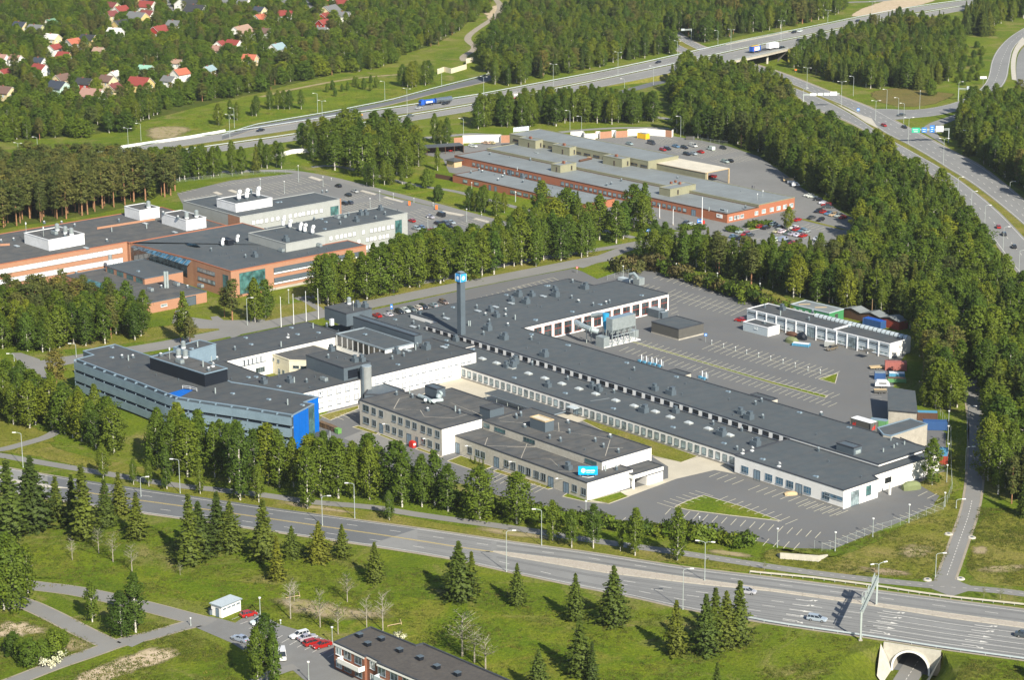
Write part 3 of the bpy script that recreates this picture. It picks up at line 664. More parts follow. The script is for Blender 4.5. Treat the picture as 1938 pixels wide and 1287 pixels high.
sheet('path_junction',gp([(1752,1103),(1768,1100),(1776,1080),(1796,1084),(1806,1096),(1822,1104),(1850,1114),(1800,1130),(1780,1122),(1750,1110)]),.062,'asphalt_path')
path('footpath',[(-80,805+50),(0,853),(40,842),(90,828),(110,815)],1.8,n=20)
path('footpath',[(-60,1118),(36,1137),(100,1166),(160,1198),(214,1223)],2.3,n=30,edge=.4)
path('footpath',[(-60,1095),(72,1110),(155,1120),(284,1150),(361,1171),(400,1180)],2.5,n=30,edge=.3,dz=.05)
path('footpath',[(380,1178),(345,1186),(290,1203),(232,1215),(170,1238),(103,1260),(31,1289),(-30,1310)],2.0,n=30,edge=.5,dz=.052)
path('footpath',[(232,1211),(262,1220)],2.0,n=6)
path('footpath',[(560,1262),(530,1270),(480,1292)],1.6,n=10,dz=.05)
path('street',[(-60,760),(20,705),(70,692),(129,682),(310,654),(390,638),(520,612),(620,592),(720,572),(900,535),(1000,516),(1080,500),(1150,487)],4.6,'asphalt_path',.045,90)
path('footpath',[(560,566),(640,555),(760,540),(830,530),(900,512),(1000,492),(1080,480),(1160,468),(1230,455),(1290,445)],2.2,'asphalt_path',.044,60)
path('street',[(1090,505),(1150,484),(1190,468),(1240,462),(1260,450),(1290,440),(1330,440)],3.2,'asphalt_path',.047,30)
path('footpath',[(590,316)]+[(632,312),(690,325),(740,340),(790,352),(842,358),(880,366),(960,388),(1100,425),(1200,450)],1.7,n=50,dz=.04)
path('street',[(330,330),(420,325),(520,322),(570,326),(640,340),(738,366),(815,385),(882,404),(960,424),(1010,440)],2.6,'asphalt_path',.048,60)
path('service_road',[(1000,262)]+[(900,252),(860,256),(790,262)],2.4,'asphalt_motorway',.05,20)
path('service_road',[(1060,250),(1120,244),(1190,241),(1274,243),(1320,246)],2.2,'asphalt_motorway',.05,20)
path('service_road',[(1180,216),(1250,222),(1282,228),(1330,232)],2.4,'asphalt_motorway',.05,20)
path('gravel_track',[(880,115),(873,107),(905,90),(885,78),(885,68),(900,56),(915,46),(940,30),(950,10),(930,-10)],2.2,'shoulder_gravel',.05,40)
path('residential_street',[(330,38),(322,20),(312,0),(300,-20),(280,-60)],3.0,'asphalt_motorway',.05,20)
path('residential_street',[(600,35),(590,18),(572,-5),(550,-40)],3.0,'asphalt_motorway',.05,20)
path('far_road',[(1060,8),(1082,17),(1110,25),(1140,36),(1180,40)],4.0,'asphalt_motorway',.05,20)
path('far_road',[(1075,30),(1100,38),(1140,46)],3.5,'asphalt_motorway',.05,12)
path('far_road',[(1560,6),(1620,3),(1660,2),(1700,-4)],3.0,'asphalt_motorway',.05,12)
path('noise_bank_track',[(493,183),(560,167),(650,150),(730,142),(770,140)],1.6,'dry_soil',.04,30,exc=False)
def mz(x):
 K=[(-2000,0),(1150,0),(1250,2.2),(1340,5.2),(1400,6.4),(1480,6.6),(1560,5.2),(1660,2.2),(1780,0),(3400,0)]
 for a,b in zip(K,K[1:]):
  if a[0]<=x<=b[0]:return a[1]+(b[1]-a[1])*(x-a[0])/(b[0]-a[0])
 return 0
def zz(L):return[(x,y,mz(x))for x,y in L]
def dens(L,n=60):
 L=sorted(L);x0,x1=L[0][0],L[-1][0]
 return[lerpl(L,x0+(x1-x0)*k/(n-1),0)for k in range(n)]
NU=[(-750,421.6),(-150,340),(100,306),(222,284),(284,273),(361,260.6),(480,244.6),(544,234.5),(679,213.6),(771.5,201),(918.6,178),(980,166),(1037,155),(1140.6,135.5),(1244,113.5),(1321,95.5),(1347,89.3),(1438,71),(1541,50),(1598,38.7),(1650,27),(1722,14),(1825,0),(1990,-18),(2750,-100.9)]
NL=[(-750,434.6),(-150,353),(100,319),(222,297),(284,286),(361,274),(480,257),(544,247.5),(679,225.8),(771.5,214.5),(918.6,190),(980,178),(1037,166),(1140.6,147),(1244,126),(1321,108),(1347,102),(1438,82),(1541,62),(1598,49.5),(1650,38.7),(1722,24),(1825,8),(1990,-9),(2750,-87.3)]
SU=[(-750,441.6),(-150,360),(100,326),(222,304),(361,283),(544.5,257.5),(596,249),(725,227.5),(771.5,219.5),(841,208.5),(898,198.5),(980,183),(1037,171.5),(1115,156),(1218,134),(1277,121.5),(1362,102),(1438,85.5),(1474,78),(1538.6,66.5),(1605.7,52.5),(1700,33),(1786,17),(1838,8),(1990,-8),(2750,-88.0)]
SL=[(-750,462.4),(-150,376),(100,340),(222,317),(361,295),(544.5,268),(596,261),(725,237),(771.5,230),(841,219),(898,209),(980,195),(1037,184),(1115,169),(1218,149),(1277,136),(1362,121),(1438,105),(1474,96.5),(1538.6,80.5),(1605.7,64),(1700,43),(1786,26),(1838,16),(1990,2),(2750,-68.0)]
ALL={}
for nm,A,B in(('motorway',NU,NL),('motorway',SU,SL)):
 wa,wb=ribbon(nm,zz(dens(A)),zz(dens(B)),.07,'asphalt_motorway',90,0);ALL[id(A)]=(wa,wb)
 mb=MB()
 for f,d in((.12,None),(.88,None),(.5,3)):
  stroke(mb,[a.lerp(b,f)+Vector((0,0,.03))for a,b in zip(wa,wb)],.2 if d is None else .18,'paint_white',d,9)
 tag(mb.build('motorway_markings',fix=False),kind='structure')
NA,NB=ALL[id(NU)];SA,SB=ALL[id(SU)]
ribbon('motorway_verge',zz(dens(NL)),zz(dens(SU)),.05,'grass_dry',90,0)
mb=MB();deck=MB()
def lat(a,b):t=(b-a);t.z=0;return t.normalized()
bx0,bx1=1352,1476
for i in range(len(NA)-1):
 quad=(NA[i],SB[i],SB[i+1],NA[i+1]);x=Q(SB[i])[0];x2=Q(NA[i])[0]
 if NA[i].z<.1 and NA[i+1].z<.1:continue
 top=[Vector((p.x,p.y,p.z-.03))for p in quad]
 if bx0<x<bx1 or bx0<Q(SB[i+1])[0]<bx1:
  continue
 l=lat(NA[i],SB[i]);l2=lat(NA[i+1],SB[i+1])
 mb.face(top,'grass_dry')
 for(p,q,s)in((SB[i],SB[i+1],1),(NA[i],NA[i+1],-1)):
  a=p+l*s*(p.z*1.9+1.0);b=q+l2*s*(q.z*1.9+1.0);a.z=b.z=0
  mb.face([Vector((p.x,p.y,p.z-.03)),Vector((q.x,q.y,q.z-.03)),b,a],'grass_dry')
 EXC.append([tuple((NA[i]-l*(NA[i].z*2+2))[:2]),tuple((SB[i]+l*(SB[i].z*1.2+1))[:2]),tuple((SB[i+1]+l2*(SB[i+1].z*1.2+1))[:2]),tuple((NA[i+1]-l2*(NA[i+1].z*2+2))[:2])])
tag(mb.build('embankment'),kind='structure')
RA=[(420,258),(480,238),(635,211.6),(738,191),(815,170),(906,147),(950,133)];RB=[(420,265),(480,244),(635,219),(738,197.5),(815,178),(916,155),(955,141)]
ribbon('slip_road',RA,RB,.075,'asphalt_dark',40,0)
ribbon('slip_road_verge',sh(RB,-.6),sh(RB,1.4),.072,'shoulder_gravel',40,0)
ribbon('slip_road',[(1170,172),(1200,164),(1244,152),(1280,143),(1330,128)],[(1170,178),(1200,172),(1244,160),(1280,152),(1330,138)],.075,'asphalt_dark',20,0)
C1U=[(1285,60),(1306,75),(1340,92),(1438,124),(1489.6,140.6),(1567,171.6),(1618.6,192),(1657,206.5),(1696,229.6),(1747.6,255.4),(1799,284),(1851,309.6),(1880,330),(1938,378),(2060,480),(2330,760)]
C1L=[(1270,63),(1292,80),(1330,98),(1420,130),(1484,152),(1549,180.6),(1593,197),(1640,223),(1670,250),(1709,268),(1760.5,297),(1799,322.5),(1830,340),(1876.6,374),(1938,425),(2050,530),(2310,810)]
C2U=[(1255,66),(1280,83),(1325,103),(1410,134),(1484.4,158.7),(1559,187),(1618.6,219),(1670,255.4),(1722,284),(1786,320),(1825,346),(1889.5,397.4),(1938,449),(2050,570),(2300,845)]
C2L=[(1240,70),(1265,87),(1312,110),(1400,142),(1470,164),(1500,175.4),(1546,209),(1603,227),(1670,266),(1706,291.5),(1747.6,321),(1791.5,351),(1840.5,407.7),(1876.6,449),(1912.7,500.6),(1938,530),(2050,690),(2240,930)]
mk2=MB()
for A,B,fr in((C1U,C1L,(.06,.36,.66,.94)),(C2U,C2L,(.07,.5,.93))):
 wa,wb=ribbon('ring_road',A,B,.08,'asphalt_road',80)
 for f in fr:
  solid=f<.1 or f>.9
  stroke(mk2,[a.lerp(b,f)+Vector((0,0,.03))for a,b in zip(wa,wb)],.2,'paint_white',None if solid else 3,6)
tag(mk2.build('road_markings',fix=False),kind='structure')
ribbon('ring_road_median',C1L,C2U,.06,'grass_dry',80)
sheet('road_island',gp([(1628,217),(1650,224),(1662,243),(1640,232),(1612,214),(1575,192),(1583,196)]),.12,'verge_concrete')
LU=[(1657,206),(1683,205.5),(1720,208),(1760.5,205),(1812,193.5),(1851,173),(1871.4,149.6),(1876.6,108),(1902,75),(1938,51.6),(1990,25)]
LL=[(1662,222),(1690,227),(1720,224),(1773,219),(1815,209),(1860,193),(1905,160),(1911,116),(1917,88),(1945,64),(2000,36)]
wa,wb=ribbon('link_road',LU,LL,.075,'asphalt_road',60)
mb=MB()
for f in(.05,.95):stroke(mb,[a.lerp(b,f)+Vector((0,0,.03))for a,b in zip(wa,wb)],.2,'paint_white')
stroke(mb,[a.lerp(b,.5)+Vector((0,0,.03))for a,b in zip(wa,wb)],.2,'paint_white',3,6);tag(mb.build('road_markings',fix=False),kind='structure')
ribbon('link_road',[(1925,160),(1922,125),(1928,95),(1960,70),(2010,40)],[(1975,175),(1970,130),(1975,100),(2000,75),(2050,50)],.075,'asphalt_road',20)
ribbon('road_island',[(1915,150),(1912,120),(1918,92),(1935,70)],[(1924,152),(1921,122),(1926,95),(1945,78)],.1,'verge_concrete',16)
ribbon('slip_road',[(1747,250),(1745,242),(1760,232),(1790,222),(1815,214)],[(1790,275),(1770,248),(1772,240),(1795,232),(1815,223)],.07,'asphalt_road',20)
ribbon('road_verge',sh(C2L,-.3),sh(C2L,2.0),.05,'shoulder_gravel',80)
ribbon('road_verge',sh(C1U,-2),sh(C1U,.3),.05,'shoulder_gravel',80)
def bays(mb,p0,p1,vec,n,both=False,base=False,wd=.18):
 """n+1 stripes between pixel p0 and p1, each drawn to +vec pixels"""
 for k in range(n+1):
  t=k/n;x,y=p0[0]+(p1[0]-p0[0])*t,p0[1]+(p1[1]-p0[1])*t
  a=P(x-(vec[0]if both else 0),y-(vec[1]if both else 0),.075);b=P(x+vec[0],y+vec[1],.075)
  stroke(mb,[a,b],wd,'paint_lot')
 if base:stroke(mb,[P(*p0,.078),P(*p1,.078)],wd,'paint_lot')
mb=MB()
def tb(c,r,a,b,v,n,**k):a=T(c,r,a)[0];b=T(c,r,b)[0];bays(mb,a,b,(v[0]/3.876,v[1]/3.876),n,**k)
tb(2,1,(1135,772),(1890,965),(-62,30),16,base=True)
tb(2,1,(1175,912),(1700,1045),(-62,30),12,both=True,base=True)
tb(2,1,(1000,835),(1120,865),(-55,26),3)
tb(2,1,(1190,1005),(1210,1090),(50,-20),3)
tb(2,2,(890,65),(2420,475),(-68,30),34)
tb(2,2,(1020,20),(2440,410),(-68,30),33)
tb(2,2,(1500,50),(2370,275),(-70,32),20,both=True,base=True)
tb(2,2,(1565,985),(1735,1040),(-85,35),3)
tb(2,2,(1855,1080),(2500,1265),(-88,36),11)
tb(3,2,(370,1200),(600,1270),(-88,38),4)
tb(2,2,(1100,1208),(1380,1120),(130,40),6)
tb(2,2,(1620,1160),(2130,1330),(-90,38),9)
tb(2,3,(1200,22),(2300,195),(-42,45),16,base=False)
tb(2,3,(400,18),(870,88),(-30,28),6)
tb(2,3,(1000,108),(1140,130),(-30,28),2)
tb(2,3,(1770,225),(2145,275),(-45,50),5)
tb(3,3,(455,275),(855,130),(100,37),8)
tb(3,3,(980,85),(1250,-10),(100,37),6)
tb(3,2,(1160,1160),(1300,1195),(70,-35),2)
tb(1,2,(1770,990),(2150,1090),(-90,45),9)
tb(1,2,(590,572),(770,518),(70,28),4)
tb(1,1,(1000,1120),(1940,860),(60,25),24)
tb(2,1,(0,882),(335,795),(45,22),9,base=True)
tb(2,2,(-1,0),(-2,0),(0,1),1)if False else None
tb(1,1,(0,118),(560,0),(-70,12),1)if False else None
def sb(x0,y0,sc,a,b,v,n,both=True):
 bays(mb,(x0+a[0]/sc,y0+a[1]/sc),(x0+b[0]/sc,y0+b[1]/sc),(v[0]/sc,v[1]/sc),n,both=both)
for a,b,v,n,bo in(((150,255),(440,190),(75,28),8,False),((200,385),(640,285),(75,29),12,True),((910,500),(1260,410),(75,28),8,True),((850,415),(1010,360),(80,25),4,False),((1460,540),(1680,480),(60,22),6,True),((880,600),(1000,570),(60,25),3,False)):sb(620,330,5.7,a,b,v,n,bo)
for a,b,v,n,bo in(((30,240),(200,200),(60,20),3,False),((500,150),(1320,20),(70,22),15,False),((760,245),(1580,92),(90,30),15,True),((1200,258),(1800,150),(45,18),11,True),((100,320),(420,262),(45,16),6,False)):sb(330,325,6.25,a,b,v,n,bo)
for a,b,v,n,bo in(((480,225),(690,180),(80,30),6,True),((680,330),(1130,240),(90,30),11,True),((1000,410),(1520,310),(120,32),13,True),((1330,500),(1790,430),(110,30),9,True)):sb(1180,240,7.454,a,b,v,n,bo)
for a,b,v,n,bo in(((1075,615),(1480,690),(110,-36),6,False),((640,690),(1240,790),(100,-34),10,False),((170,760),(700,830),(90,-30),9,False),((1260,430),(1720,520),(90,-25),8,False),((1150,200),(1520,380),(90,5),8,False)):sb(1360,340,6.92,a,b,v,n,bo)
for k in range(12):a=T(3,2,(795+k*2.2,203+k*22.5))[0];stroke(mb,[P(*a,.075),P(a[0]+20,a[1]+.6,.075)],.13,'paint_white')
for x,y,v in((150,170,0),):pass
for k in range(5):a=T(0,3,(1700+k*62,838+k*34))[0];stroke(mb,[P(*a,.075),P(a[0]+14,a[1]-5.5,.075)],.12,'paint_white')
for k in range(8):a=T(1,3,(150+k*56,990+k*18))[0];stroke(mb,[P(*a,.075),P(a[0]+16,a[1]-9,.075)],.12,'paint_white')
tag(mb.build('parking_markings',fix=False),kind='structure')
def block(root,poly,z0,z1,wall,roof,rim='fascia',rh=0.14,rw=0.3,band=None,flat=False):
 poly=ccw(poly);mb=MB();n=len(poly);inn=offset(poly,-rw)
 for i in range(n):
  a,b=poly[i],poly[(i+1)%n];mb.face([(a.x,a.y,z0),(b.x,b.y,z0),(b.x,b.y,z1-rh),(a.x,a.y,z1-rh)],wall)
 mb.build('wall',root)
 rb=MB();out=offset(poly,0.09)
 rb.face([(p.x,p.y,z1-rh-.05)for p in inn],roof);rb.build('roof',root,fix=False)
 pb=MB()
 for i in range(n):
  j=(i+1)%n;a,b,c,d=out[i],out[j],inn[j],inn[i]
  pb.face([(a.x,a.y,z1-rh-.12),(b.x,b.y,z1-rh-.12),(b.x,b.y,z1),(a.x,a.y,z1)],rim)
  pb.face([(a.x,a.y,z1),(b.x,b.y,z1),(c.x,c.y,z1),(d.x,d.y,z1)],rim)
  pb.face([(d.x,d.y,z1),(c.x,c.y,z1),(c.x,c.y,z1-rh-.12),(d.x,d.y,z1-rh-.12)],rim)
  p0,p1=poly[i],poly[j];pb.face([(a.x,a.y,z1-rh-.12),(p0.x,p0.y,z1-rh-.12),(p1.x,p1.y,z1-rh-.12),(b.x,b.y,z1-rh-.12)],rim)
 pb.build('parapet',root)
 EXC.append([tuple(p[:2])for p in offset(poly,1.0)])
 return poly
WIN={}
def win_mesh(w,h,style):
 key=(round(w,2),round(h,2),style)
 if key in WIN:return WIN[key]
 gl,fr,mul,dep={'dark':('glass','metal_trim',1,.07),'grey':('glass_grey','metal_dark',0,.07),'blind':('blind_white','metal_louver',0,.12),'black':('window_dark','metal_black',2,.05),'pale':('blind_pale','metal_dark',0,.09),'white':('glass_grey','metal_white',1,.07),'blue':('glass_blue','metal_trim',2,.08),'green':('glass_green','metal_dark',3,.08),'door':('metal_bluegrey','metal_dark',1,.1),'bigdoor':('glass_grey','metal_dark',3,.08),'shade':('metal_dark','metal_dark',0,.25),'slit':('window_dark','metal_trim',0,.04),'hall':('glass','red_frame',1,.08),'brown':('glass','bin_brown',1,.06),'house':('glass_grey','metal_white',1,.06)}[style]  # blind and pale frames darkened to paint in the shadow line round the panes
 b=MB();t=.09
 b.face([(-w/2,-.025,0),(w/2,-.025,0),(w/2,-.025,h),(-w/2,-.025,h)],gl)
 for x0,x1,z0,z1 in((-w/2,w/2,h-t,h),(-w/2,w/2,0,t),(-w/2,-w/2+t,t,h-t),(w/2-t,w/2,t,h-t)):b.box(((x0+x1)/2,-dep/2,z0),(x1-x0,dep,z1-z0),fr)
 for k in range(mul):
  x=-w/2+w*(k+1)/(mul+1);b.box((x,-dep*.45,t),(.06,dep*.8,h-2*t),fr)
 if style in('blue','bigdoor','hall','green'):b.box((0,-dep*.45,h*.55),(w-2*t,dep*.7,.2 if style=='hall' else .06),fr)
 b.box((0,-.09,-.06),(w+.1,.18,.06),fr)
 WIN[key]=b.mesh('window');return WIN[key]
def windows(root,a,b,z,w,h,cs,style='dark',name='window',out=0.0):
 a,b=Vector(a[:2]),Vector(b[:2]);d=(b-a);ang=math.atan2(d.y,d.x);nrm=Vector((d.y,-d.x)).normalized()
 if isinstance(cs,int):cs=[(k+.5)/cs for k in range(cs)]
 for c in cs:
  ww,st=w,style
  if isinstance(c,tuple):c,ww,st=(c+(style,))[:3]if len(c)==2 else c
  p=a+d*c+nrm*out;inst('door' if 'door' in st else name,win_mesh(ww,h,st),root,wmat(p.x,p.y,z,ang))
def fr(a,b,x):return[x[0]+(x[-1]-x[0])*k for k in(0,1)]
def nrange(n,f0,f1):return[f0+(f1-f0)*k/(n-1)for k in range(n)]
VM={}
def vent_mesh(t):
 if t in VM:return VM[t]
 b=MB()
 if t=='box':b.box((0,0,0),(1.7,1.5,1.25),'metal_dark');b.box((.25,0,1.25),(1.0,1.0,.75),'metal_dark');b.box((.25,0,2.0),(1.15,1.15,.08),'metal_dark')
 elif t=='big':b.box((0,0,0),(2.6,1.9,1.5),'metal_dark');b.box((-.6,0,1.5),(1.1,1.2,.9),'metal_dark');b.box((-.6,0,2.4),(1.25,1.35,.08),'metal_dark');b.cyl((.8,.3,1.5),(.8,.3,2.1),.18,.18,'galvanised')
 elif t=='small':b.box((0,0,0),(.6,.6,.9),'metal_dark');b.cyl((0,0,.9),(0,0,1.2),.32,.32,'galvanised',8);b.cyl((0,0,1.2),(0,0,1.4),.36,.08,'metal_trim',8)
 elif t=='low':b.box((0,0,0),(1.5,.8,.22),'metal_trim');b.prism([Vector(p)for p in((-.75,-.4),(.75,-.4),(.75,.4),(-.75,.4))],.22,.26,'metal_bluegrey');b.box((-.5,0,.26),(.45,.7,.2),'metal_bluegrey')
 elif t=='pipe':b.cyl((0,0,0),(0,0,1.7),.2,.2,'duct_silver',8)
 elif t=='fan':b.box((0,0,0),(.9,.9,.5),'metal_dark');b.cyl((0,0,.5),(0,0,.95),.32,.4,'galvanised',10);b.cyl((0,0,.95),(0,0,1.1),.4,.15,'metal_white',10)
 elif t=='acc':b.box((0,0,0),(2.6,1.3,.3),'metal_dark');b.box((0,0,.3),(2.5,1.2,.9),'galvanised');b.cyl((-.6,0,1.2),(-.6,0,1.28),.45,.45,'metal_dark',10);b.cyl((.6,0,1.2),(.6,0,1.28),.45,.45,'metal_dark',10)
 elif t=='tank':b.cyl((0,0,0),(0,0,.5),.7,.8,'metal_white',12);b.cyl((0,0,.5),(0,0,2.1),.72,.72,'galvanised',14);b.cyl((0,0,2.1),(0,0,2.4),.72,.3,'galvanised',14)
 elif t=='hood':
  b.cyl((0,0,0),(0,0,.6),.55,.55,'metal_dark',10);b.cyl((0,0,.6),(0,0,2.0),.6,.6,'metal_white',12,False)
  p=[Vector((0,0,2.0)),Vector((-.12,0,2.4)),Vector((-.4,0,2.7)),Vector((-.8,0,2.75))]
  for i in range(3):b.cyl(p[i],p[i+1],.6,.6,'metal_white',12,i==2)
 elif t=='sky':
  b.box((0,0,0),(2.3,1.7,.35),'metal_grey')
  q=[(-1.1,-.8,.35),(1.1,-.8,.35),(1.1,.8,.35),(-1.1,.8,.35)];tt=[(-.3,0,.85),(.3,0,.85)]
  b.face([q[0],q[1],tt[1],tt[0]],'skydome');b.face([q[1],q[2],tt[1]],'skydome');b.face([q[2],q[3],tt[0],tt[1]],'skydome');b.face([q[3],q[0],tt[0]],'skydome')
 elif t=='flat':b.box((0,0,0),(2.6,1.5,.3),'metal_dark');b.box((0,0,.3),(2.4,1.3,.12),'skydome')
 elif t=='dish':b.box((0,0,0),(.8,.8,.3),'metal_white');b.cyl((0,0,.3),(0,0,.9),.06,.06,'steel_pole');b.cyl((0,-.1,.9),(0,-.3,1.0),.15,.55,'metal_white',12)
 elif t=='stub':b.cyl((0,0,0),(0,0,.5),.12,.12,'metal_dark',6);b.cyl((0,0,.5),(0,0,.6),.2,.2,'metal_dark',6)
 elif t=='mast':b.cyl((0,0,0),(0,0,3.5),.07,.05,'steel_pole',6);b.box((0,0,2.6),(.3,.3,.6),'metal_white')
 VM[t]=b.mesh(t);return VM[t]
VN={'sky':'skylight','flat':'skylight','pipe':'flue','dish':'antenna_dish','mast':'antenna_mast','acc':'cooling_unit','tank':'extractor','hood':'air_hood'}
def vents(root,lst,z,f=None,dz=-.2,s=1.0):
 """(x, y, type) in the pixels of a zoom f -> roof fittings standing on level z"""
 for v in lst:
  x,y=(f(v[0],v[1])if f else v[:2]);p=P(x,y,z)
  inst(VN.get(v[2],'roof_vent'),vent_mesh(v[2]),root,wmat(p.x,p.y,z+dz,YAW,s))
t22=lambda x,y:(960+x/3.876,640+y/3.876)
t21=lambda x,y:(960+x/3.876,320+y/3.876)
t32=lambda x,y:(1438+x/3.876,640+y/3.876)
t02=lambda x,y:(x/3.876,640+y/3.876)
t12=lambda x,y:(480+x/3.876,640+y/3.876)
z1=lambda x,y:(380+x/4.845,560+y/4.845)
z2=lambda x,y:(700+x/4.845,500+y/4.845)
z3=lambda x,y:(x/4.845,360+y/4.845)
z4=lambda x,y:(380+x/4.845,340+y/4.845)
z5=lambda x,y:(820+x/4.845,200+y/4.845)
z6=lambda x,y:(1200+x/4.845,200+y/4.845)
z7=lambda x,y:(1380+x/4.845,560+y/4.845)
z8=lambda x,y:(640+x/4.845,720+y/4.845)
def pent(root,A,B,C,z0,zt,wall,roof='roof_dark',rim='fascia',yaw=None):
 return block(root,rect(A,B,C,zt,yaw),z0,zt,wall,roof,rim)
def seam(mb,pts,f,z,m,wd=.25):
 stroke(mb,[P(*f(*p),z)+Vector((0,0,-.17))for p in pts],wd,m)
def band(root,a,b,z0,z1_,m,out=.06,name='band',th=.06):
 a,b=Vector(a[:2]),Vector(b[:2]);d=(b-a).normalized();n=Vector((d.y,-d.x));mb=MB()
 c=(a+b)/2+n*(out-th/2+.0);mb.box((c.x,c.y,z0),((b-a).length,th,z1_-z0),m,math.atan2(d.y,d.x));return mb.build(name,root)
def sec(a,b,f0,f1):a,b=Vector(a[:2]),Vector(b[:2]);return a.lerp(b,f0),a.lerp(b,f1)
U0,V0=GU()
ws=thing('workshop_hall','long white workshop hall with a dark felt roof and the square chimney rising from it','building',P(1200,760),YAW)
Z=6.0
WA=rect((806,614.5),(1652,874),(1700,860),Z)
a0=Vector(P(806,614.5,Z)[:2]);fl=a0.dot(V0);u0=a0.dot(U0)
bk=Vector(P(1262,700.6,Z)[:2]).dot(V0);cr=Vector(P(985.8,620.6,Z)[:2]);uc=cr.dot(U0)
e1=Vector(P(1264.4,554.8,Z)[:2]);ve=e1.dot(V0);e2=Vector(P(1171.6,528.5,Z)[:2]);e3=Vector(P(1115,537,Z)[:2]);e4=Vector(P(1076,526.4,Z)[:2]);s5=Vector(P(803,591,Z)[:2]);s6=Vector(P(826,607,Z)[:2])
ur=Vector(P(1665,878,Z)[:2]).dot(U0)
def uv(u,v):return U0*u+V0*v
hall=[uv(u0,fl),uv(ur,fl),uv(ur,bk),uv(uc,bk),uv(uc,ve),uv(e2.dot(U0),ve),uv(e2.dot(U0),e3.dot(V0)),uv(e4.dot(U0),e3.dot(V0)),uv(e4.dot(U0),s6.dot(V0)),uv(u0,s6.dot(V0))]
block(ws,hall,0,Z,'render_white','roof_felt')
L=(hall[1]-hall[0]).length
nw=41;fe=(Vector(P(1502,828,Z)[:2]).dot(U0)-u0)/(ur-u0)
windows(ws,hall[0],hall[1],4.25,2.35,1.2,nrange(nw,.012,fe-.012),'black')
windows(ws,hall[3],hall[4],.6,3.3,4.2,nrange(14,.10,.965),'hall')
windows(ws,hall[2],hall[3],2.4,2.4,1.2,nrange(18,.08,.92),'dark')
for px in((1300,707,1318,700),(1462,755,1480,748)):
 pass
pent(ws,t22(1175,237),t22(1290,270),t22(1385,265),0,4.6,'concrete_panel','roof_felt')
pent(ws,t22(1790,408),t22(1935,455),t32(110,435),0,4.6,'concrete_panel','roof_felt')
vents(ws,[(270,130,'big'),(1085,380,'box'),(1200,410,'big'),(1770,590,'big'),(1715,555,'box'),(1873,585,'small'),(440,50,'low'),(875,180,'low'),(1240,283,'low'),(1620,392,'low'),(930,235,'small'),(1865,465,'small'),(1820,485,'small'),(535,190,'stub'),(900,297,'stub'),(1283,412,'stub'),(1310,335,'stub'),(430,95,'stub'),(1630,450,'stub'),(1660,565,'stub')],Z,t22)
vents(ws,[(290,545,'low'),(655,655,'low'),(22,585,'small'),(450,560,'fan'),(415,708,'stub')],Z,t32)
vents(ws,[(1080,600,'big'),(1230,685,'big'),(1110,430,'box'),(1165,480,'box'),(1430,355,'big'),(1300,340,'box'),(1360,290,'big'),(1490,290,'box'),(1700,290,'big'),(1700,245,'box'),(990,430,'flat'),(1150,393,'flat'),(1295,360,'flat'),(1590,295,'flat'),(700,498,'flat'),(980,398,'small'),(1330,500,'small'),(1245,475,'fan'),(1245,425,'fan'),(1095,530,'small'),(1042,645,'small'),(1480,690,'small'),(1850,310,'small'),(1860,165,'small'),(920,560,'pipe'),(905,560,'pipe'),(675,478,'small'),(1635,195,'low'),(1855,435,'low'),(1250,280,'low'),(760,393,'low'),(1520,508,'low'),(1480,643,'low'),(1820,742,'low'),(1265,560,'fan'),(1910,345,'fan'),(1060,465,'fan'),(1125,352,'stub'),(1185,372,'stub'),(1010,495,'stub'),(1735,325,'stub'),(1455,393,'stub'),(1440,770,'stub'),(1537,378,'stub'),(1550,725,'stub')],Z,z2)
vents(ws,[(478,830,'small'),(568,875,'big'),(525,975,'fan'),(725,985,'fan'),(750,980,'small'),(630,1000,'small'),(680,992,'low'),(475,1045,'low'),(58,1100,'pipe'),(985,925,'low'),(205,1108,'low'),(285,855,'low'),(175,1250,'small'),(380,960,'stub'),(605,905,'stub'),(635,900,'stub'),(250,1010,'stub')],Z,t21)
mb=MB()
for q in([(300,790),(700,900)],[(1020,430),(1300,370)],[(870,460),(1000,440)],[(1600,290),(1800,250)]):seam(mb,q,z2,Z,'roof_dark',.35)
mb.build('roof_patch',ws,fix=False)
ch=thing('chimney_tower','tall square dark chimney tower topped by a bright blue cube with white hexagons','chimney',(*P(864,621,Z)[:2],5.75),YAW)
pp=rect((863.8,533),(870,535),(880.5,532.5),23.2);c_=(pp[0]+pp[2])/2
mb=MB();mb.box((c_.x,c_.y,5.76),(1.9,1.9,17.6),'metal_dark',YAW);mb.build('shaft',ch)
mb=MB();mb.box((c_.x,c_.y,23.36),(2.5,2.5,2.5),'cyan_cube',YAW)
for k in range(4):
 q=c_+Vector((math.cos(YAW+math.pi/4+k*math.pi/2),math.sin(YAW+math.pi/4+k*math.pi/2)))*1.78;mb.box((q.x,q.y,23.3),(.14,.14,2.6),'metal_paleblue',YAW)
cu=mb.build('emblem_cube',ch)
mb=MB()
for k in range(4):
 a=YAW+k*math.pi/2;n=Vector((math.cos(a),math.sin(a),0));tt=Vector((-n.y,n.x,0));c3=Vector((c_.x,c_.y,24.6))+n*1.28
 mb.face([c3+tt*math.cos(math.pi/6+j*math.pi/3)*.7+Vector((0,0,1))*math.sin(math.pi/6+j*math.pi/3)*.7 for j in range(6)],'sign_white')
mb.build('hexagon_emblem',ch,fix=False)
mb=MB();mb.box((c_.x,c_.y,25.86),(1.9,1.9,.5),'metal_dark',YAW);mb.box((c_.x,c_.y,26.36),(1.6,1.6,.12),'metal_trim',YAW);mb.build('cap',ch)
pb=rect((803,590.5),(800,593),(812,590),Z)
pent(ws,z2(498,435),z2(500,443),z2(512,432),4,6.9,'metal_dark')if False else None
wb_=thing('classroom_wing','long low white wing with square windows and pyramid rooflights beside the paved courtyard','building',P(1130,790),YAW)
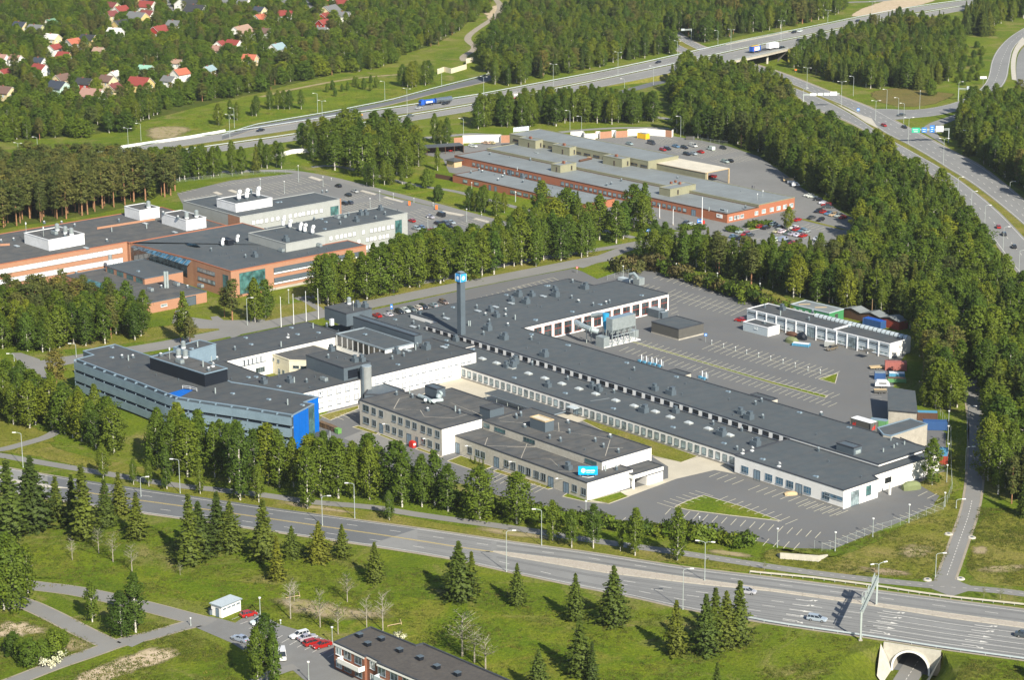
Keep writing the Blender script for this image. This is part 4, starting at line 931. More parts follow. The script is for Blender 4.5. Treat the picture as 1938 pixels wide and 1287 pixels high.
ZB=4.0
b0=Vector(P(873,692,ZB)[:2]);b1=Vector(P(1391,860.6,ZB)[:2]);vb=(b0.dot(V0)+b1.dot(V0))/2
wbp=[uv(b0.dot(U0)+14,vb),uv(b1.dot(U0)+.1,vb),uv(b1.dot(U0)+.1,fl-.32),uv(b0.dot(U0)+14,fl-.32)]
block(wb_,wbp,0,ZB,'render_white','roof_felt')
LB=(wbp[1]-wbp[0]).length;f0=14/LB
windows(wb_,wbp[0],wbp[1],1.0,1.65,2.05,[f0+(1-f0)*t for t in nrange(44,.012,.99)if not .44<t<.462],'grey')
windows(wb_,wbp[0],wbp[1],.1,2.2,2.5,[f0+(1-f0)*.451],'door')
mb=MB();q=wbp[0].lerp(wbp[1],f0+(1-f0)*.451);mb.box((q.x+V0.x*-1.2,q.y+V0.y*-1.2,2.8),(3.4,2.2,.18),'metal_paleblue',YAW);mb.build('door_canopy',wb_)
band(wb_,*sec(wbp[0],wbp[1],f0,1),0,.5,'plinth',.05,'plinth')
vents(wb_,[(x,y+10,'sky')for x,y in((155,250),(275,285),(400,325),(525,362),(648,400),(795,448),(930,488),(1195,570),(1330,612),(1475,655),(1085,530),(1630,702))]+[(35,215,'big'),(60,185,'box'),(300,355,'box'),(625,365,'box'),(675,385,'box'),(1000,540,'big'),(1237,545,'box'),(1570,710,'big'),(1820,785,'big'),(443,303,'small'),(182,195,'small'),(782,400,'small'),(1510,632,'small'),(1720,680,'small'),(1685,818,'small'),(50,290,'low'),(425,403,'low'),(778,516,'low'),(1215,653,'low'),(1588,771,'low'),(725,410,'stub')],ZB,t22)
vents(wb_,[(1030,868,'sky'),(1162,908,'sky'),(1300,950,'sky'),(1325,900,'big'),(1255,945,'box'),(1490,915,'small'),(815,780,'low')],ZB,z2)
mb=MB();seam(mb,[(610,458),(690,450),(750,437)],t22,ZB,'roof_steel',.6);mb.build('roof_patch',wb_,fix=False)
wk=thing('covered_walkway','long flat dark canopy on thin posts along the paved courtyard beside the low white wing','canopy',P(960,745),YAW)
wp=rect(t12(1700,400),t22(325,565),t22(430,540),3.2);wp=[wp[1]+(wp[0]-wp[1])*1,wp[1],wp[1]+(wp[2]-wp[1]).normalized()*5.5,wp[0]+(wp[2]-wp[1]).normalized()*5.5]
mb=MB();mb.prism(wp,2.95,3.2,'metal_trim','roof_felt',bot=True);mb.build('roof',wk);EXC.append([tuple(p)for p in wp])
mb=MB()
for t in nrange(7,.01,.99):
 q=wp[0].lerp(wp[1],t)+V0*.3;mb=MB();mb.cyl((q.x,q.y,0),(q.x,q.y,2.95),.09,.09,'steel_pole',6);mb.build('post',wk)
rh=thing('service_hall','wide low white hall with a large roof duct box and corner roller door','building',P(1600,900),YAW)
ZR=5.3
r1=Vector(P(1391,861,ZR)[:2]);r2=Vector(P(1596.7,927.7,ZR)[:2]);r3=Vector(P(1662.5,905.7,ZR)[:2]);r4=Vector(P(1653.4,899.3,ZR)[:2]);r5=Vector(P(1778.6,858,ZR)[:2]);r6=Vector(P(1690,822,ZR)[:2])
vr=(r1.dot(V0)+r2.dot(V0))/2
rhp=[uv(r1.dot(U0),vr),uv(r2.dot(U0),vr),r3,r4,r5,r6+V0*0,uv(ur-.1,bk),uv(ur-.1,fl-.1),uv(r1.dot(U0),fl-.1)]
block(rh,rhp,0,ZR,'render_white','roof_felt')
w_=rhp[0];e_=rhp[1]
windows(rh,w_,e_,1.1,2.6,1.9,[.10,.325,.425,.52,.68,.845],'blue');windows(rh,w_,e_,.05,2.3,3.0,[.215,.605],'door')
windows(rh,w_,e_,2.2,6.2,1.0,[.915],'blue')
windows(rh,rhp[1],rhp[2],.05,3.3,4.0,[.33],'bigdoor');windows(rh,rhp[1],rhp[2],1.6,2.0,2.6,[.72],'green')
windows(rh,rhp[3],rhp[4],1.9,2.6,1.4,[.22],'black')
band(rh,w_,e_,0,.45,'plinth',.05,'plinth')
pent(rh,t32(583,760),t32(690,805),t32(745,785),5,8.0,'metal_dark','metal_dark')
mb=MB();c0=P(*t32(718,830),6.2);mb.cyl((c0.x,c0.y,6.4),(c0.x-2.0*V0.x,c0.y-2.0*V0.y,6.4),1.1,1.1,'duct_silver',14);mb.build('duct',rh)
vents(rh,[(960,765,'pipe'),(1060,795,'pipe'),(983,820,'pipe'),(905,848,'pipe'),(430,828,'small'),(410,1015,'low'),(20,888,'low'),(140,940,'dish'),(505,905,'stub'),(745,1020,'stub'),(915,912,'stub'),(470,810,'stub'),(1005,800,'small'),(1020,780,'low'),(625,735,'low')],ZR,t32)
vents(rh,[(1725,845,'dish'),(1795,825,'dish')],ZR,t22)
mb=MB();q=P(*t32(920,1070));mb.box((q.x,q.y,2.9),(6,2.6,.25),'render_white',YAW+math.pi/2);mb.build('door_canopy',rh)
mb=MB();q=P(*t32(952,1150));mb.box((q.x,q.y,0),(.5,.5,2.9),'render_white',YAW);mb.build('canopy_post',rh)
ex=thing('storage_extension','beige boarded extension with higher dark roof at the east end of the workshop','building',P(1740,835),YAW)
exw=[Vector(P(x,y,6.6)[:2])for x,y in(t32(905,705),t32(965,715),t32(1230,628),t32(1100,588),t32(862,655))]
block(ex,exw,0,6.6,'concrete_raw','roof_felt','metal_bluegrey')
ofc=thing('white_office','two-storey bright white office block round an inner yard, with a tall dark penthouse','building',P(750,730),YAW)
ZW=7.4
f1=Vector(P(579,743,ZW)[:2]);f2=Vector(P(899,664.5,ZW)[:2]);uf=(f1.dot(U0)+f2.dot(U0))/2;v0_=f1.dot(V0)-9;v1_=f2.dot(V0)
ub=Vector(P(826,637,ZW)[:2]).dot(U0);ui=Vector(P(578,698,ZW)[:2]).dot(U0)
g1=Vector(P(*z1(220,595),ZW)[:2]);g2=Vector(P(*z1(640,500),ZW)[:2]);g3=Vector(P(*z1(1260,365),ZW)[:2]);ug=(g1.dot(U0)+g3.dot(U0))/2
uo=Vector(P(*z1(560,325),ZW)[:2]).dot(U0);vgl=g1.dot(V0);vgr=g3.dot(V0)+3
vin=Vector(P(*z1(1000,650),ZW)[:2]).dot(V0)
front=[uv(ub,v0_),uv(uf,v0_),uv(uf,v1_),uv(ub,v1_)]
P1=[uv(ui,v0_),uv(uf,v0_),uv(uf,v1_),uv(ub,v1_),uv(ub,v1_-12),uv(ui,v1_-12)]
block(ofc,P1,0,ZW,'render_white','roof_dark')
P2=[uv(uo,vgl-22),uv(ug,vgl-22),uv(ug,vgr),uv(uo,vgr)]
block(ofc,P2,0,ZW-.02,'render_white','roof_dark')
P3=[uv(ug-.05,vgl-16),uv(ui+.05,vgl-16),uv(ui+.05,vgl),uv(ug-.05,vgl)]
block(ofc,P3,0,ZW-.04,'render_white','roof_dark')
S_,E_=P1[1],P1[2]
LW=(E_-S_).length
def fxv(px,z=ZW):return(Vector(P(*px,z)[:2]).dot(V0)-v0_)/(v1_-v0_)
fa,fb=fxv(z1(1075,920)),fxv(z1(1450,770));fc,fd=fxv(z1(1640,745)),fxv((893,666))
for zz_,in((1.3,),(4.6,)):
 windows(ofc,S_,E_,zz_,1.7,1.75,nrange(6,fa+.025,fb-.01),'pale')
 windows(ofc,S_,E_,zz_,1.5,1.6,nrange(15,fc+.01,fd-.02)[(0 if zz_>2 else 3):(15 if zz_>2 else 12)],'pale')
windows(ofc,P2[1],P2[2],4.4,1.9,1.8,[(Vector(P(*z1(x,600),5)[:2]).dot(V0)-(vgl-22))/(vgr-vgl+22)for x in(300,360,420,482,545,608)],'pale')
windows(ofc,P2[1],P2[2],1.2,1.9,1.6,[(Vector(P(*z1(x,690),2)[:2]).dot(V0)-(vgl-22))/(vgr-vgl+22)for x in(548,608)],'dark')
windows(ofc,P2[1],P2[2],1.2,1.9,3.2,[(Vector(P(*z1(x,430),5)[:2]).dot(V0)-(vgl-22))/(vgr-vgl+22)for x in(1205,)],'black')
pent(ofc,z1(960,540),z1(1310,658),z1(1570,605),7.2,11.4,'metal_dark','roof_dark')
pn=rect(z1(960,540),z1(1310,658),z1(1570,605),11.4)
a_,b_=sec(pn[1],pn[2],.15,.55);band(ofc,a_,b_,7.6,10.2,'metal_black',.05,'louvre')
pent(ofc,(612,580.6),(655.5,593.2),(703,582.7),7.2,11.6,'metal_dark','roof_dark')
vents(ofc,[(1360,70,'tank'),(1440,95,'box'),(1510,100,'box'),(1400,130,'mast')],11.6,z1)
h5=rect(z1(1230,345),z1(1690,490),z1(1938,425),8.6)
block(ofc,h5,0,8.6,'render_white','roof_felt','metal_trim',.3)
windows(ofc,h5[0],h5[1],5.0,2.0,3.1,nrange(9,.07,.95),'black')
bm_=rect((661.7,597),(784.6,635.2),(800,632.5),10.2)
block(ofc,bm_,0,10.2,'metal_dark','metal_dark')
lr=[uv(uo-2,vgr+.1),uv(ub+.1,vgr+.1),uv(ub+.1,fl-.2),uv(u0+.2,fl-.2),uv(u0+.2,s6.dot(V0)),uv(e4.dot(U0)-6,s6.dot(V0)),uv(e4.dot(U0)-6,fl-8),uv(uo-2,fl-16)]
lrp=opoly([(700,597.5),(850,572),(880,582),(830,607),(806,614.5),(826,627),(850,634),(826,637),(760,652)],4.6)if False else None
lr2=[Vector(P(x,y,4.5)[:2])for x,y in((694,602),(862,571.5),(884,583))]
block(ofc,[uv(Vector(P(690,601,4.5)[:2]).dot(U0),vgr-4),uv(ub-.1+8.5,vgr-4),uv(ub+8.4,v1_+.05),uv(b0.dot(U0)+14.1,v1_+.05),uv(b0.dot(U0)+14.1,fl-.4),uv(u0+.15,fl-.4),uv(u0+.15,Vector(P(820,584,4.5)[:2]).dot(V0)),uv(Vector(P(820,584,4.5)[:2]).dot(U0),Vector(P(820,584,4.5)[:2]).dot(V0))],0,4.5,'render_white','roof_felt')
block(ofc,[Vector(P(x,y,6.3)[:2])for x,y in(z1(640,525),z1(808,585),z1(965,592),z1(1175,492),z1(1000,437))],0,6.3,'cream_render','roof_old','cream_render')
be=[Vector(P(x,y,6.3)[:2])for x,y in(z1(640,525),z1(808,585),z1(965,592))]
windows(ofc,be[0],be[1],4.2,1.3,.9,[.12,.42],'dark');windows(ofc,be[0],be[1],.4,1.2,1.8,[.45,.68],'dark');windows(ofc,be[1],be[2],3.6,2.0,.9,[.4,.85],'dark')
vents(ofc,[(290,768,'flat'),(345,792,'flat'),(515,775,'big'),(678,762,'flat'),(250,815,'box'),(435,750,'small'),(310,840,'small'),(205,868,'small'),(255,918,'low'),(705,740,'low'),(420,780,'pipe'),(745,822,'stub'),(532,875,'stub'),(942,778,'low')],ZW,z2)
vents(ofc,[(790,700,'box'),(700,697,'low'),(395,575,'flat'),(450,590,'small'),(450,490,'big'),(545,533,'flat'),(230,505,'low'),(400,545,'small'),(250,560,'stub')],4.5,z2)
vents(ofc,[(435,745,'low'),(505,742,'low'),(580,800,'box'),(820,790,'box'),(970,790,'small'),(1130,775,'acc'),(715,828,'low'),(858,790,'pipe'),(1185,718,'small'),(1050,745,'stub'),(715,745,'stub'),(1000,845,'stub'),(283,762,'stub')],ZW,z1)
vents(ofc,[(410,382,'low'),(460,442,'low'),(312,492,'small'),(830,290,'low'),(885,350,'low'),(797,378,'dish'),(1030,290,'pipe'),(1155,275,'small'),(1078,335,'low'),(737,460,'pipe'),(98,595,'pipe'),(150,580,'fan'),(375,540,'stub'),(1063,385,'stub')],ZW,z1)
vents(ofc,[(1505,350,'low'),(1400,305,'stub'),(1548,415,'stub'),(1260,320,'stub')],8.6,z1)
vents(ofc,[(1168,565,'small'),(1252,568,'stub'),(1415,600,'box'),(1480,595,'box'),(1328,580,'stub'),(1200,500,'box')],11.4,z1)
ac=P(*z1(1200,225),9.2);mb=MB();mb.box((ac.x,ac.y,7.6),(.9,1.2,2.1),'metal_white',YAW);ao=mb.build('cooling_unit',ofc)
sl=P(695,761);si=thing('ventilation_silo','tall round grey steel cylinder standing against the white office wall','silo',sl)
mb=MB();mb.cyl((sl.x,sl.y,0),(sl.x,sl.y,11.2),1.5,1.5,'metal_louver',32);mb.cyl((sl.x,sl.y,11.2),(sl.x,sl.y,11.35),1.56,1.4,'metal_trim',32);mb.build('shell',si)
mb=MB();mb.box((sl.x-1.6*V0.x,sl.y-1.6*V0.y,0),(1.0,.7,10.8),'metal_dark',YAW);mb.build('duct',si)
dw=thing('dark_link_block','low dark grey metal link block between the silo and the concrete block','building',P(735,765),YAW)
block(dw,rect(z2(30,1060),z2(250,1130),z2(330,1160),4.2,None)[:0]or[Vector(P(x,y,4.4)[:2])for x,y in(z1(1580,765),z1(1500,900),z1(1760,905),z1(1870,862))],0,4.4,'metal_dark','metal_dark')
cb=thing('concrete_workshop','pale concrete panel workshop with bright white end walls and the blue billboard on top','building',P(900,840),YAW)
C1=rect((680,756),(836,811.6),(913,792),7.9)
C1[0]=C1[0];C1[3]=C1[3]
block(cb,C1,0,7.9,'concrete_panel','roof_old')
for zz_,lst in((4.9,[(.08,2.9),.18,.27,.43,.51,.60,.68,.78,.86,.95]),(1.3,[(.08,2.9),.18,.35,.43,.51,.78,.86,.95])):windows(cb,C1[0],C1[1],zz_,1.95,1.95,lst,'dark')
windows(cb,C1[0],C1[1],.05,1.7,2.9,[.27,(.61,2.0)],'door');windows(cb,C1[0],C1[1],.05,1.0,2.8,[.705],'door')
C2=rect((863,823),(1111,913),(1198.6,887.7),5.1)
c2v=C2[0].dot(V0);cC=Vector(P(913,792,7.9)[:2])
C2=[C2[0],C2[1],uv(C2[1].dot(U0),Vector(P(1198.6,887.7,5.1)[:2]).dot(V0)),uv(C2[0].dot(U0),Vector(P(1198.6,887.7,5.1)[:2]).dot(V0))]
block(cb,C2,0,5.1,'concrete_panel','roof_old')
band(cb,C1[1],C1[2],0,7.76,'render_white',.05,'end_wall');band(cb,C2[1],C2[2],0,4.96,'render_white',.05,'end_wall')
cs=[.045,.095,.13,.20];L2=(C2[1]-C2[0]).length
def fu(px,z):return(Vector(P(*px,z)[:2])-C2[0]).dot(C2[1]-C2[0])/L2**2
xs=[z8(1178,650),z8(1250,675),z8(1310,690),z8(1520,770),z8(1587,790),z8(1660,815),z8(1727,840),z8(1802,872),z8(1868,893),t22(27,945),t22(88,970),t22(140,985),t22(200,1003),t22(253,1022),t22(486,1105),t22(550,1130)]
windows(cb,C2[0],C2[1],1.2,1.95,1.95,[fu(q,2.2)for q in xs],'dark')
windows(cb,C2[0],C2[1],.05,2.1,3.0,[fu(z8(1448,755),1.5),fu(t22(430,1100),1.5),fu(t22(315,1060),1.5)],'door');windows(cb,C2[0],C2[1],.05,1.8,3.0,[fu(z8(1105,620),1.5)],'door')
a3=Vector(P(1149.6,870.4,7.4)[:2]);c3_=Vector(P(1233.5,846.4,7.4)[:2]);l3=Vector(P(826,728,7.4)[:2]);va3=C1[2].dot(V0)+.05
ul3=C1[2].dot(U0)-.3;C3l=[uv(l3.dot(U0),va3),uv(ul3+.02,va3),uv(ul3+.02,c3_.dot(V0)-.1),uv(l3.dot(U0),c3_.dot(V0)-.1)];block(cb,C3l,0,5.3,'concrete_panel','roof_old')
l3=U0*ul3
C3=[uv(l3.dot(U0),va3),uv(a3.dot(U0),va3),uv(a3.dot(U0),c3_.dot(V0)),uv(l3.dot(U0),c3_.dot(V0))]
block(cb,C3,0,7.4,'concrete_panel','roof_old');band(cb,C3[1],C3[2],0,7.26,'render_white',.05,'end_wall')
def f3(px,z):return(Vector(P(*px,z)[:2])-C3[0]).dot(C3[1]-C3[0])/(C3[1]-C3[0]).length**2
windows(cb,C3[0],C3[1],5.6,4.6,1.1,[f3(z8(1480,455),6.3),f3(z8(1755,548),6.3),f3(t22(160,748),6.3),f3(t22(615,905),6.3)],'green');windows(cb,C3[0],C3[1],5.6,2.6,1.2,[f3(z8(1360,412),6.3)],'green')
C4=rect(t22(800,965),t22(925,1000),t22(1180,945),4.3)
block(cb,C4,2.9,4.3,'render_white','roof_old');C4b=offset(C4,-.1)
q4=C4[1].lerp(C4[2],.45);block(cb,[C4[0].lerp(C4[3],.45),q4,C4[2]-V0*.15,C4[3]-V0*.15],0,2.95,'render_white','roof_old')
mb=MB();q=C4[1]+U0*.4+V0*.4;mb.box((q.x,q.y,0),(.5,.5,2.95),'render_white',YAW);mb.build('porch_pillar',cb)
windows(cb,C2[1],C2[2],.2,3.6,2.6,[.80],'white');windows(cb,C2[1],C2[2],.2,1.8,2.6,[.95],'white')
mb=MB()
for q in([(510,255),(585,120),(750,125)],[(510,257),(755,262),(720,325),(1170,345),(1200,300)]):seam(mb,q,z8,7.9,'concrete_raw',.22)
for q in([(1030,200),(1225,190),(1215,275)],[(1225,275),(1320,320)],[(1470,345),(1590,310)],[(1480,370),(1700,385)]):seam(mb,q,z8,7.4,'concrete_raw',.2)
for q in([(340,677),(552,675),(552,735),(745,735)],[(740,800),(850,803)],[(720,860),(755,740)],[(380,680),(375,615)]):seam(mb,q,t22,7.4,'concrete_raw',.2)
for q in([(0,795),(215,795)],[(100,880),(370,885),(378,940)],[(370,972),(520,978)],[(100,880),(150,760)]):seam(mb,q,t22,5.1,'concrete_raw',.2)
for q in([(1350,595),(1830,605)],[(1670,712),(1938,718)],[(1345,590),(1370,520)]):seam(mb,q,z8,5.1,'concrete_raw',.2)
mb.build('roof_seam',cb,fix=False)
pent(cb,z8(1290,238),z8(1392,268),z8(1512,232),5,9.6,'metal_dark','roof_dark')
pent(cb,t22(170,575),t22(278,613),t22(345,597),7.2,10.4,'metal_dark','roof_cream','timber_pale')
pent(cb,z8(765,50),z8(905,80),z8(980,60),7.6,10.4,'metal_dark','metal_dark')
du=MB();q=lambda x,y,z:P(*z8(x,y),z)
def tub(pts,r,m='duct_silver'):
 for a,b in zip(pts,pts[1:]):du.cyl(a,b,r,r,m,12)
c0=q(945,150,8.9);tub([c0+Vector((0,0,1.1)),c0+V0.to_3d()*-.6+Vector((0,0,.9)),c0+V0.to_3d()*-1+Vector((0,0,-.1))],.85)
tub([q(740,140,8.6),q(800,160,8.6),q(850,190,8.6),q(960,180,8.6)],.55);tub([q(800,200,7.9),q(800,180,9.2)],.45);tub([q(880,205,7.9),q(880,190,9.0)],.5)
du.build('duct',cb,smooth=False)
vents(cb,[(820,275,'fan'),(1112,300,'small'),(680,155,'small'),(655,120,'pipe'),(1075,280,'pipe'),(535,130,'small')],7.9,z8)
vents(cb,[(1635,345,'small'),(1675,325,'small'),(1710,425,'fan')],7.4,z8)
vents(cb,[(310,735,'small'),(390,755,'small'),(455,695,'small'),(645,758,'small'),(705,800,'small'),(815,838,'small'),(755,725,'fan'),(65,580,'small'),(100,565,'small'),(570,820,'stub'),(445,620,'fan')],7.4,t22)
vents(cb,[(450,960,'box'),(800,965,'small'),(375,940,'stub'),(720,970,'pipe')],5.1,t22)
for q in[z8(400,395),z8(785,527),z8(1258,627),z8(1670,770)]+[t22(90,925),t22(435,1050)]:
 p=P(*q,2.6 if q[0]>840 else 4.4);w_p=min([(C1[0],C1[1]),(C2[0],C2[1])],key=lambda e:abs((Vector(p[:2])-e[0]).dot(V0)));s_=(Vector(p[:2])-w_p[0]).dot((w_p[1]-w_p[0]).normalized());b_=w_p[0]+(w_p[1]-w_p[0]).normalized()*s_;zl=3.6;mb=MB();mb.bar((*b_,zl),(*(b_-V0*1.7),zl+.5),.08,.08,'steel_pole');c=b_-V0*2.0;mb.box((c.x,c.y,zl+.45),(.4,.8,.16),'lamp_head',YAW);mb.build('wall_lamp',cb)
bb=P(*t22(592,1010),5.1);bl=P(*t22(522,1010),5.1);br=P(*t22(664,1010),5.1);dirb=(br-bl);wdb=dirb.length;ab=math.atan2(dirb.y,dirb.x)
bs=thing('roof_billboard','bright blue rooftop billboard with a white hexagon and white lettering on the concrete workshop','sign',(bb.x,bb.y,4.95),ab)
mb=MB();hb=2.35;mb.box((bb.x,bb.y,5.35),(wdb,.18,hb),'cyan_sign',ab);mb.build('panel',bs)
mb=MB();X=Vector((math.cos(ab),math.sin(ab),0));N=Vector((X.y,-X.x,0));o_=Vector((bb.x,bb.y,5.35))+N*.1
def on(x,z):return o_+X*(x-.5)*wdb+Vector((0,0,z*hb))
mb.face([on(.255,.5)+X*.62*math.sin(j*math.pi/3)+Vector((0,0,.66*math.cos(j*math.pi/3)))for j in range(6)],'sign_white');mb.build('hexagon_emblem',bs,fix=False)
mb=MB();rr=random.Random(4)
for zc,h_,x1 in((.50,.08,.86),(.41,.10,.84),(.24,.06,.82)):
 x=.41
 while x<x1:
  wl=rr.uniform(.015,.03);mb.face([on(x,zc),on(x+wl,zc),on(x+wl,zc+h_),on(x,zc+h_)],'sign_white');x+=wl+.008 if rr.random()>.12 else wl+.03
mb.build('lettering',bs,fix=False)
mb=MB()
for s in(-.4,0,.4):p0=Vector((bb.x,bb.y,4.96))+X*s*wdb;mb.bar(p0,p0+Vector((0,0,.5)),.1,.1,'steel_pole');mb.bar(p0+N*-.1+Vector((0,0,1.8)),p0-N*1.6,.08,.08,'steel_pole')
mb.bar(o_+X*-1.6+N*.6+Vector((0,0,-.25)),o_+N*1.3+Vector((0,0,-.3)),.12,.12,'metal_white');mb.bar(o_+X*1.6+N*.6+Vector((0,0,-.25)),o_+N*1.3+Vector((0,0,-.3)),.12,.12,'metal_white');mb.build('support_frame',bs)
bo=thing('blue_office','three-storey office with bands of blue-grey metal cladding and a bright blue end wall','building',P(350,780),0)
ZO=10.4
outline=[(144.5,679),(200,700),(260,722),(316,744),(336,751),(380,758),(470,771),(554.6,785),(594.6,764),(576,760.5),(602,750.5),(480,729),(438,722.6),(413,712),(281,672),(217,651),(157,663.5),(176,671)]
op=[Vector(P(x,y,ZO)[:2])for x,y in outline]
op=op if area(op)>0 else op[::-1]
block(bo,op,0,ZO,'metal_dark','roof_dark','metal_bluegrey')
fpath=[Vector(P(x,y,ZO)[:2])for x,y in outline[:8]]
def outp(path_,d):
 r=[]
 for i,p in enumerate(path_):
  t=(path_[min(i+1,len(path_)-1)]-path_[max(i-1,0)]).normalized();r.append(p+Vector((t.y,-t.x))*d)
 return r
def clad(name,z0,z1_,d,m,path_=None,th=.12):
 pa=path_ or fpath;o1=outp(pa,d);o2=outp(pa,d-th);mb=MB()
 for i in range(len(pa)-1):
  mb.face([(*o1[i],z0),(*o1[i+1],z0),(*o1[i+1],z1_),(*o1[i],z1_)],m);mb.face([(*o1[i],z1_),(*o1[i+1],z1_),(*o2[i+1],z1_),(*o2[i],z1_)],m)
  mb.face([(*o2[i+1],z0),(*o2[i],z0),(*o2[i],z1_),(*o2[i+1],z1_)],m);mb.face([(*o2[i],z0),(*o2[i+1],z0),(*o1[i+1],z0),(*o1[i],z0)],m)
 for i in(0,-1):mb.face([(*o1[i],z0),(*o2[i],z0),(*o2[i],z1_),(*o1[i],z1_)],m)
 return mb.build(name,bo)
dense=[]
for a,b in zip(fpath,fpath[1:]):
 k=max(2,int((b-a).length/5));dense+=[a.lerp(b,j/k)for j in range(k)]
dense.append(fpath[-1])
clad('cladding',7.35,9.75,.95,'metal_bluegrey',dense);clad('cladding',3.85,6.45,.95,'metal_bluegrey',dense);clad('cladding',.7,3.0,.95,'metal_bluegrey',dense)
for z0 in(6.5,3.05,9.8):
 for a,b in zip(dense,dense[1:]):
  k=1 if(b-a).length>3 else 1;ang=math.atan2(b.y-a.y,b.x-a.x);c=(a+b)/2;wl=(b-a).length
  if z0<9:inst('window',win_mesh(round(wl*.96,1),.8,'slit'),bo,wmat(c.x,c.y,z0,ang))
mb=MB()
for p,q in zip(outp(dense,.9),dense):
 for z0 in(9.75,6.45,3.0):mb.bar((p.x,p.y,z0+.3),(q.x,q.y,z0+.3),.12,.5,'metal_bluegrey')
mb.build('cladding_bracket',bo)
s_,e_,nn2=Vector(P(554.6,785,ZO)[:2]),Vector(P(594.6,764,ZO)[:2]),None
band(bo,*sec(s_,e_,0.0,.70),0,ZO-.3,'blue_panel',.12,'end_wall',.1)
a_,b_=sec(s_,e_,.72,.99);c=(a_+b_)/2;ang=math.atan2(b_.y-a_.y,b_.x-a_.x);inst('window',win_mesh(round((b_-a_).length,1),9.2,'green'),bo,wmat(c.x,c.y,.5,ang))
s2,e2_=Vector(P(576,760.5,ZO)[:2]),Vector(P(602,750.5,ZO)[:2]);band(bo,s2,e2_,0,ZO-.3,'blue_panel',.12,'end_wall',.1)
nc=[Vector(P(x,y,ZO)[:2])for x,y in(t02(1225,405),t02(1310,434),t02(1418,378),t02(1345,370))]
mb=MB();mb.face([(p.x,p.y,ZO-.14)for p in ccw(nc)],'blue_panel');mb.build('blue_recess',bo,fix=False)
mb=MB();rl=[P(*t02(x,y),ZO)for x,y in((1340,372),(1395,378),(1445,392))]
for zr in(.5,1.0):
 for a,b in zip(rl,rl[1:]):mb.bar(a+Vector((0,0,zr)),b+Vector((0,0,zr)),.08,.08,'metal_white')
for a in rl:mb.bar(a,a+Vector((0,0,1.05)),.08,.08,'metal_white')
mb.build('railing',bo)
bp_=pent(bo,t02(1098,135),t02(1500,262),t02(1605,200),10.1,14.2,'metal_black','roof_old','metal_bluegrey','own')
gp_=pent(bo,t02(1270,65),t02(1390,95),t02(1592,42),7.4,12.4,'metal_bluegrey','roof_dark','metal_bluegrey','own')
vents(bo,[(1360,140,'tank'),(1310,135,'tank'),(1180,130,'fan'),(1245,150,'mast'),(1320,180,'acc'),(1530,235,'fan'),(1490,205,'pipe'),(1560,205,'dish')],14.2,t02,s=1.1)
vents(bo,[(1345,70,'tank'),(1450,60,'pipe'),(1405,75,'low')],12.4,t02)
vents(bo,[(895,140,'fan'),(975,140,'fan'),(942,160,'pipe'),(945,215,'stub'),(1145,272,'stub'),(1310,305,'stub'),(1580,402,'pipe'),(1705,405,'low'),(820,65,'low'),(820,140,'low')],ZO,t02)
vents(bo,[(110,448,'low'),(250,485,'pipe'),(357,490,'low'),(490,410,'stub')],ZO,t12)
bk_=thing('brick_college','large orange brick institute with white penthouses and a glazed atrium slope','building',P(250,500),YAW)
ZK=10.0
K1=rect(z3(-700,560),z3(-350,735),z3(1175,475),ZK)
kf=Vector(P(242.5,458,ZK)[:2]);kl=Vector(P(0,498.3,ZK)[:2]);uk=(kf.dot(U0)+kl.dot(U0))/2;kb=Vector(P(*z3(400,330),ZK)[:2]).dot(U0);kb2=Vector(P(*z3(1660,110),ZK)[:2])
kv1=kf.dot(V0);ks=Vector(P(304.4,448.7,ZK)[:2]);ke=Vector(P(*z4(230,415),ZK)[:2]);ub1=(ks.dot(U0)+ke.dot(U0))/2
K1=[uv(kb,kv1-95),uv(uk,kv1-95),uv(uk,kv1),uv(ub1,kv1),uv(ub1,ke.dot(V0)),uv(kb,ke.dot(V0))]
block(bk_,K1,0,ZK,'brick_orange','roof_old','brick_red')
cw=[(Vector(P(*z3(x,740-.166*x),7)[:2]).dot(V0)-(kv1-95))/95 for x in range(-400,1180,47)]
cw=[c for c in cw if c<.985]
windows(bk_,K1[1],K1[2],6.2,2.1,1.9,cw,'blind');windows(bk_,K1[1],K1[2],2.5,2.1,1.9,cw,'blind')
windows(bk_,K1[3],K1[4],6.9,1.9,1.6,nrange(12,.08,.95),'blind')
mb=MB()
for a,b in(((890,352),(1420,268)),((0,505),(90,500))):pa,pb_=P(*z3(*a),ZK),P(*z3(*b),ZK);mb.bar(pa+Vector((0,0,.1)),pb_+Vector((0,0,.1)),.4,.9,'brick_orange')
mb.build('roof_upstand',bk_)
for A,B,C in(((220,388),(445,455),(795,402)),((1140,143),(1280,183),(1460,152)),((1480,208),(1705,275),(1895,246))):
 pent(bk_,z3(*A),z3(*B),z3(*C),9.8,13.9,'metal_white','roof_old','metal_white','own')
vents(bk_,[(525,365,'tank'),(600,390,'tank'),(655,405,'tank'),(500,400,'acc'),(595,420,'fan'),(240,380,'mast'),(400,420,'mast'),(1362,155,'tank'),(1712,255,'tank'),(1802,240,'tank'),(1632,255,'fan'),(1497,215,'fan')],13.9,z3,s=1.15)
vents(bk_,[(125,455,'fan'),(152,512,'flat'),(565,300,'fan'),(685,325,'fan'),(1025,375,'pipe'),(980,465,'fan'),(1330,305,'flat'),(1345,345,'pipe'),(1090,285,'small'),(1600,385,'flat'),(788,530,'flat'),(405,300,'fan'),(1028,470,'stub'),(10,470,'fan')],ZK,z3)
K2=[Vector(P(x,y,ZK)[:2])for x,y in((362,491),(439.4,512.3),(693.7,463.8),(658.6,453.5))]
u21=K2[1].dot(U0);v21=(K2[0].dot(V0)+K2[1].dot(V0))/2;v22=K2[2].dot(V0);u22=K2[3].dot(U0);ua=K2[0].dot(U0)
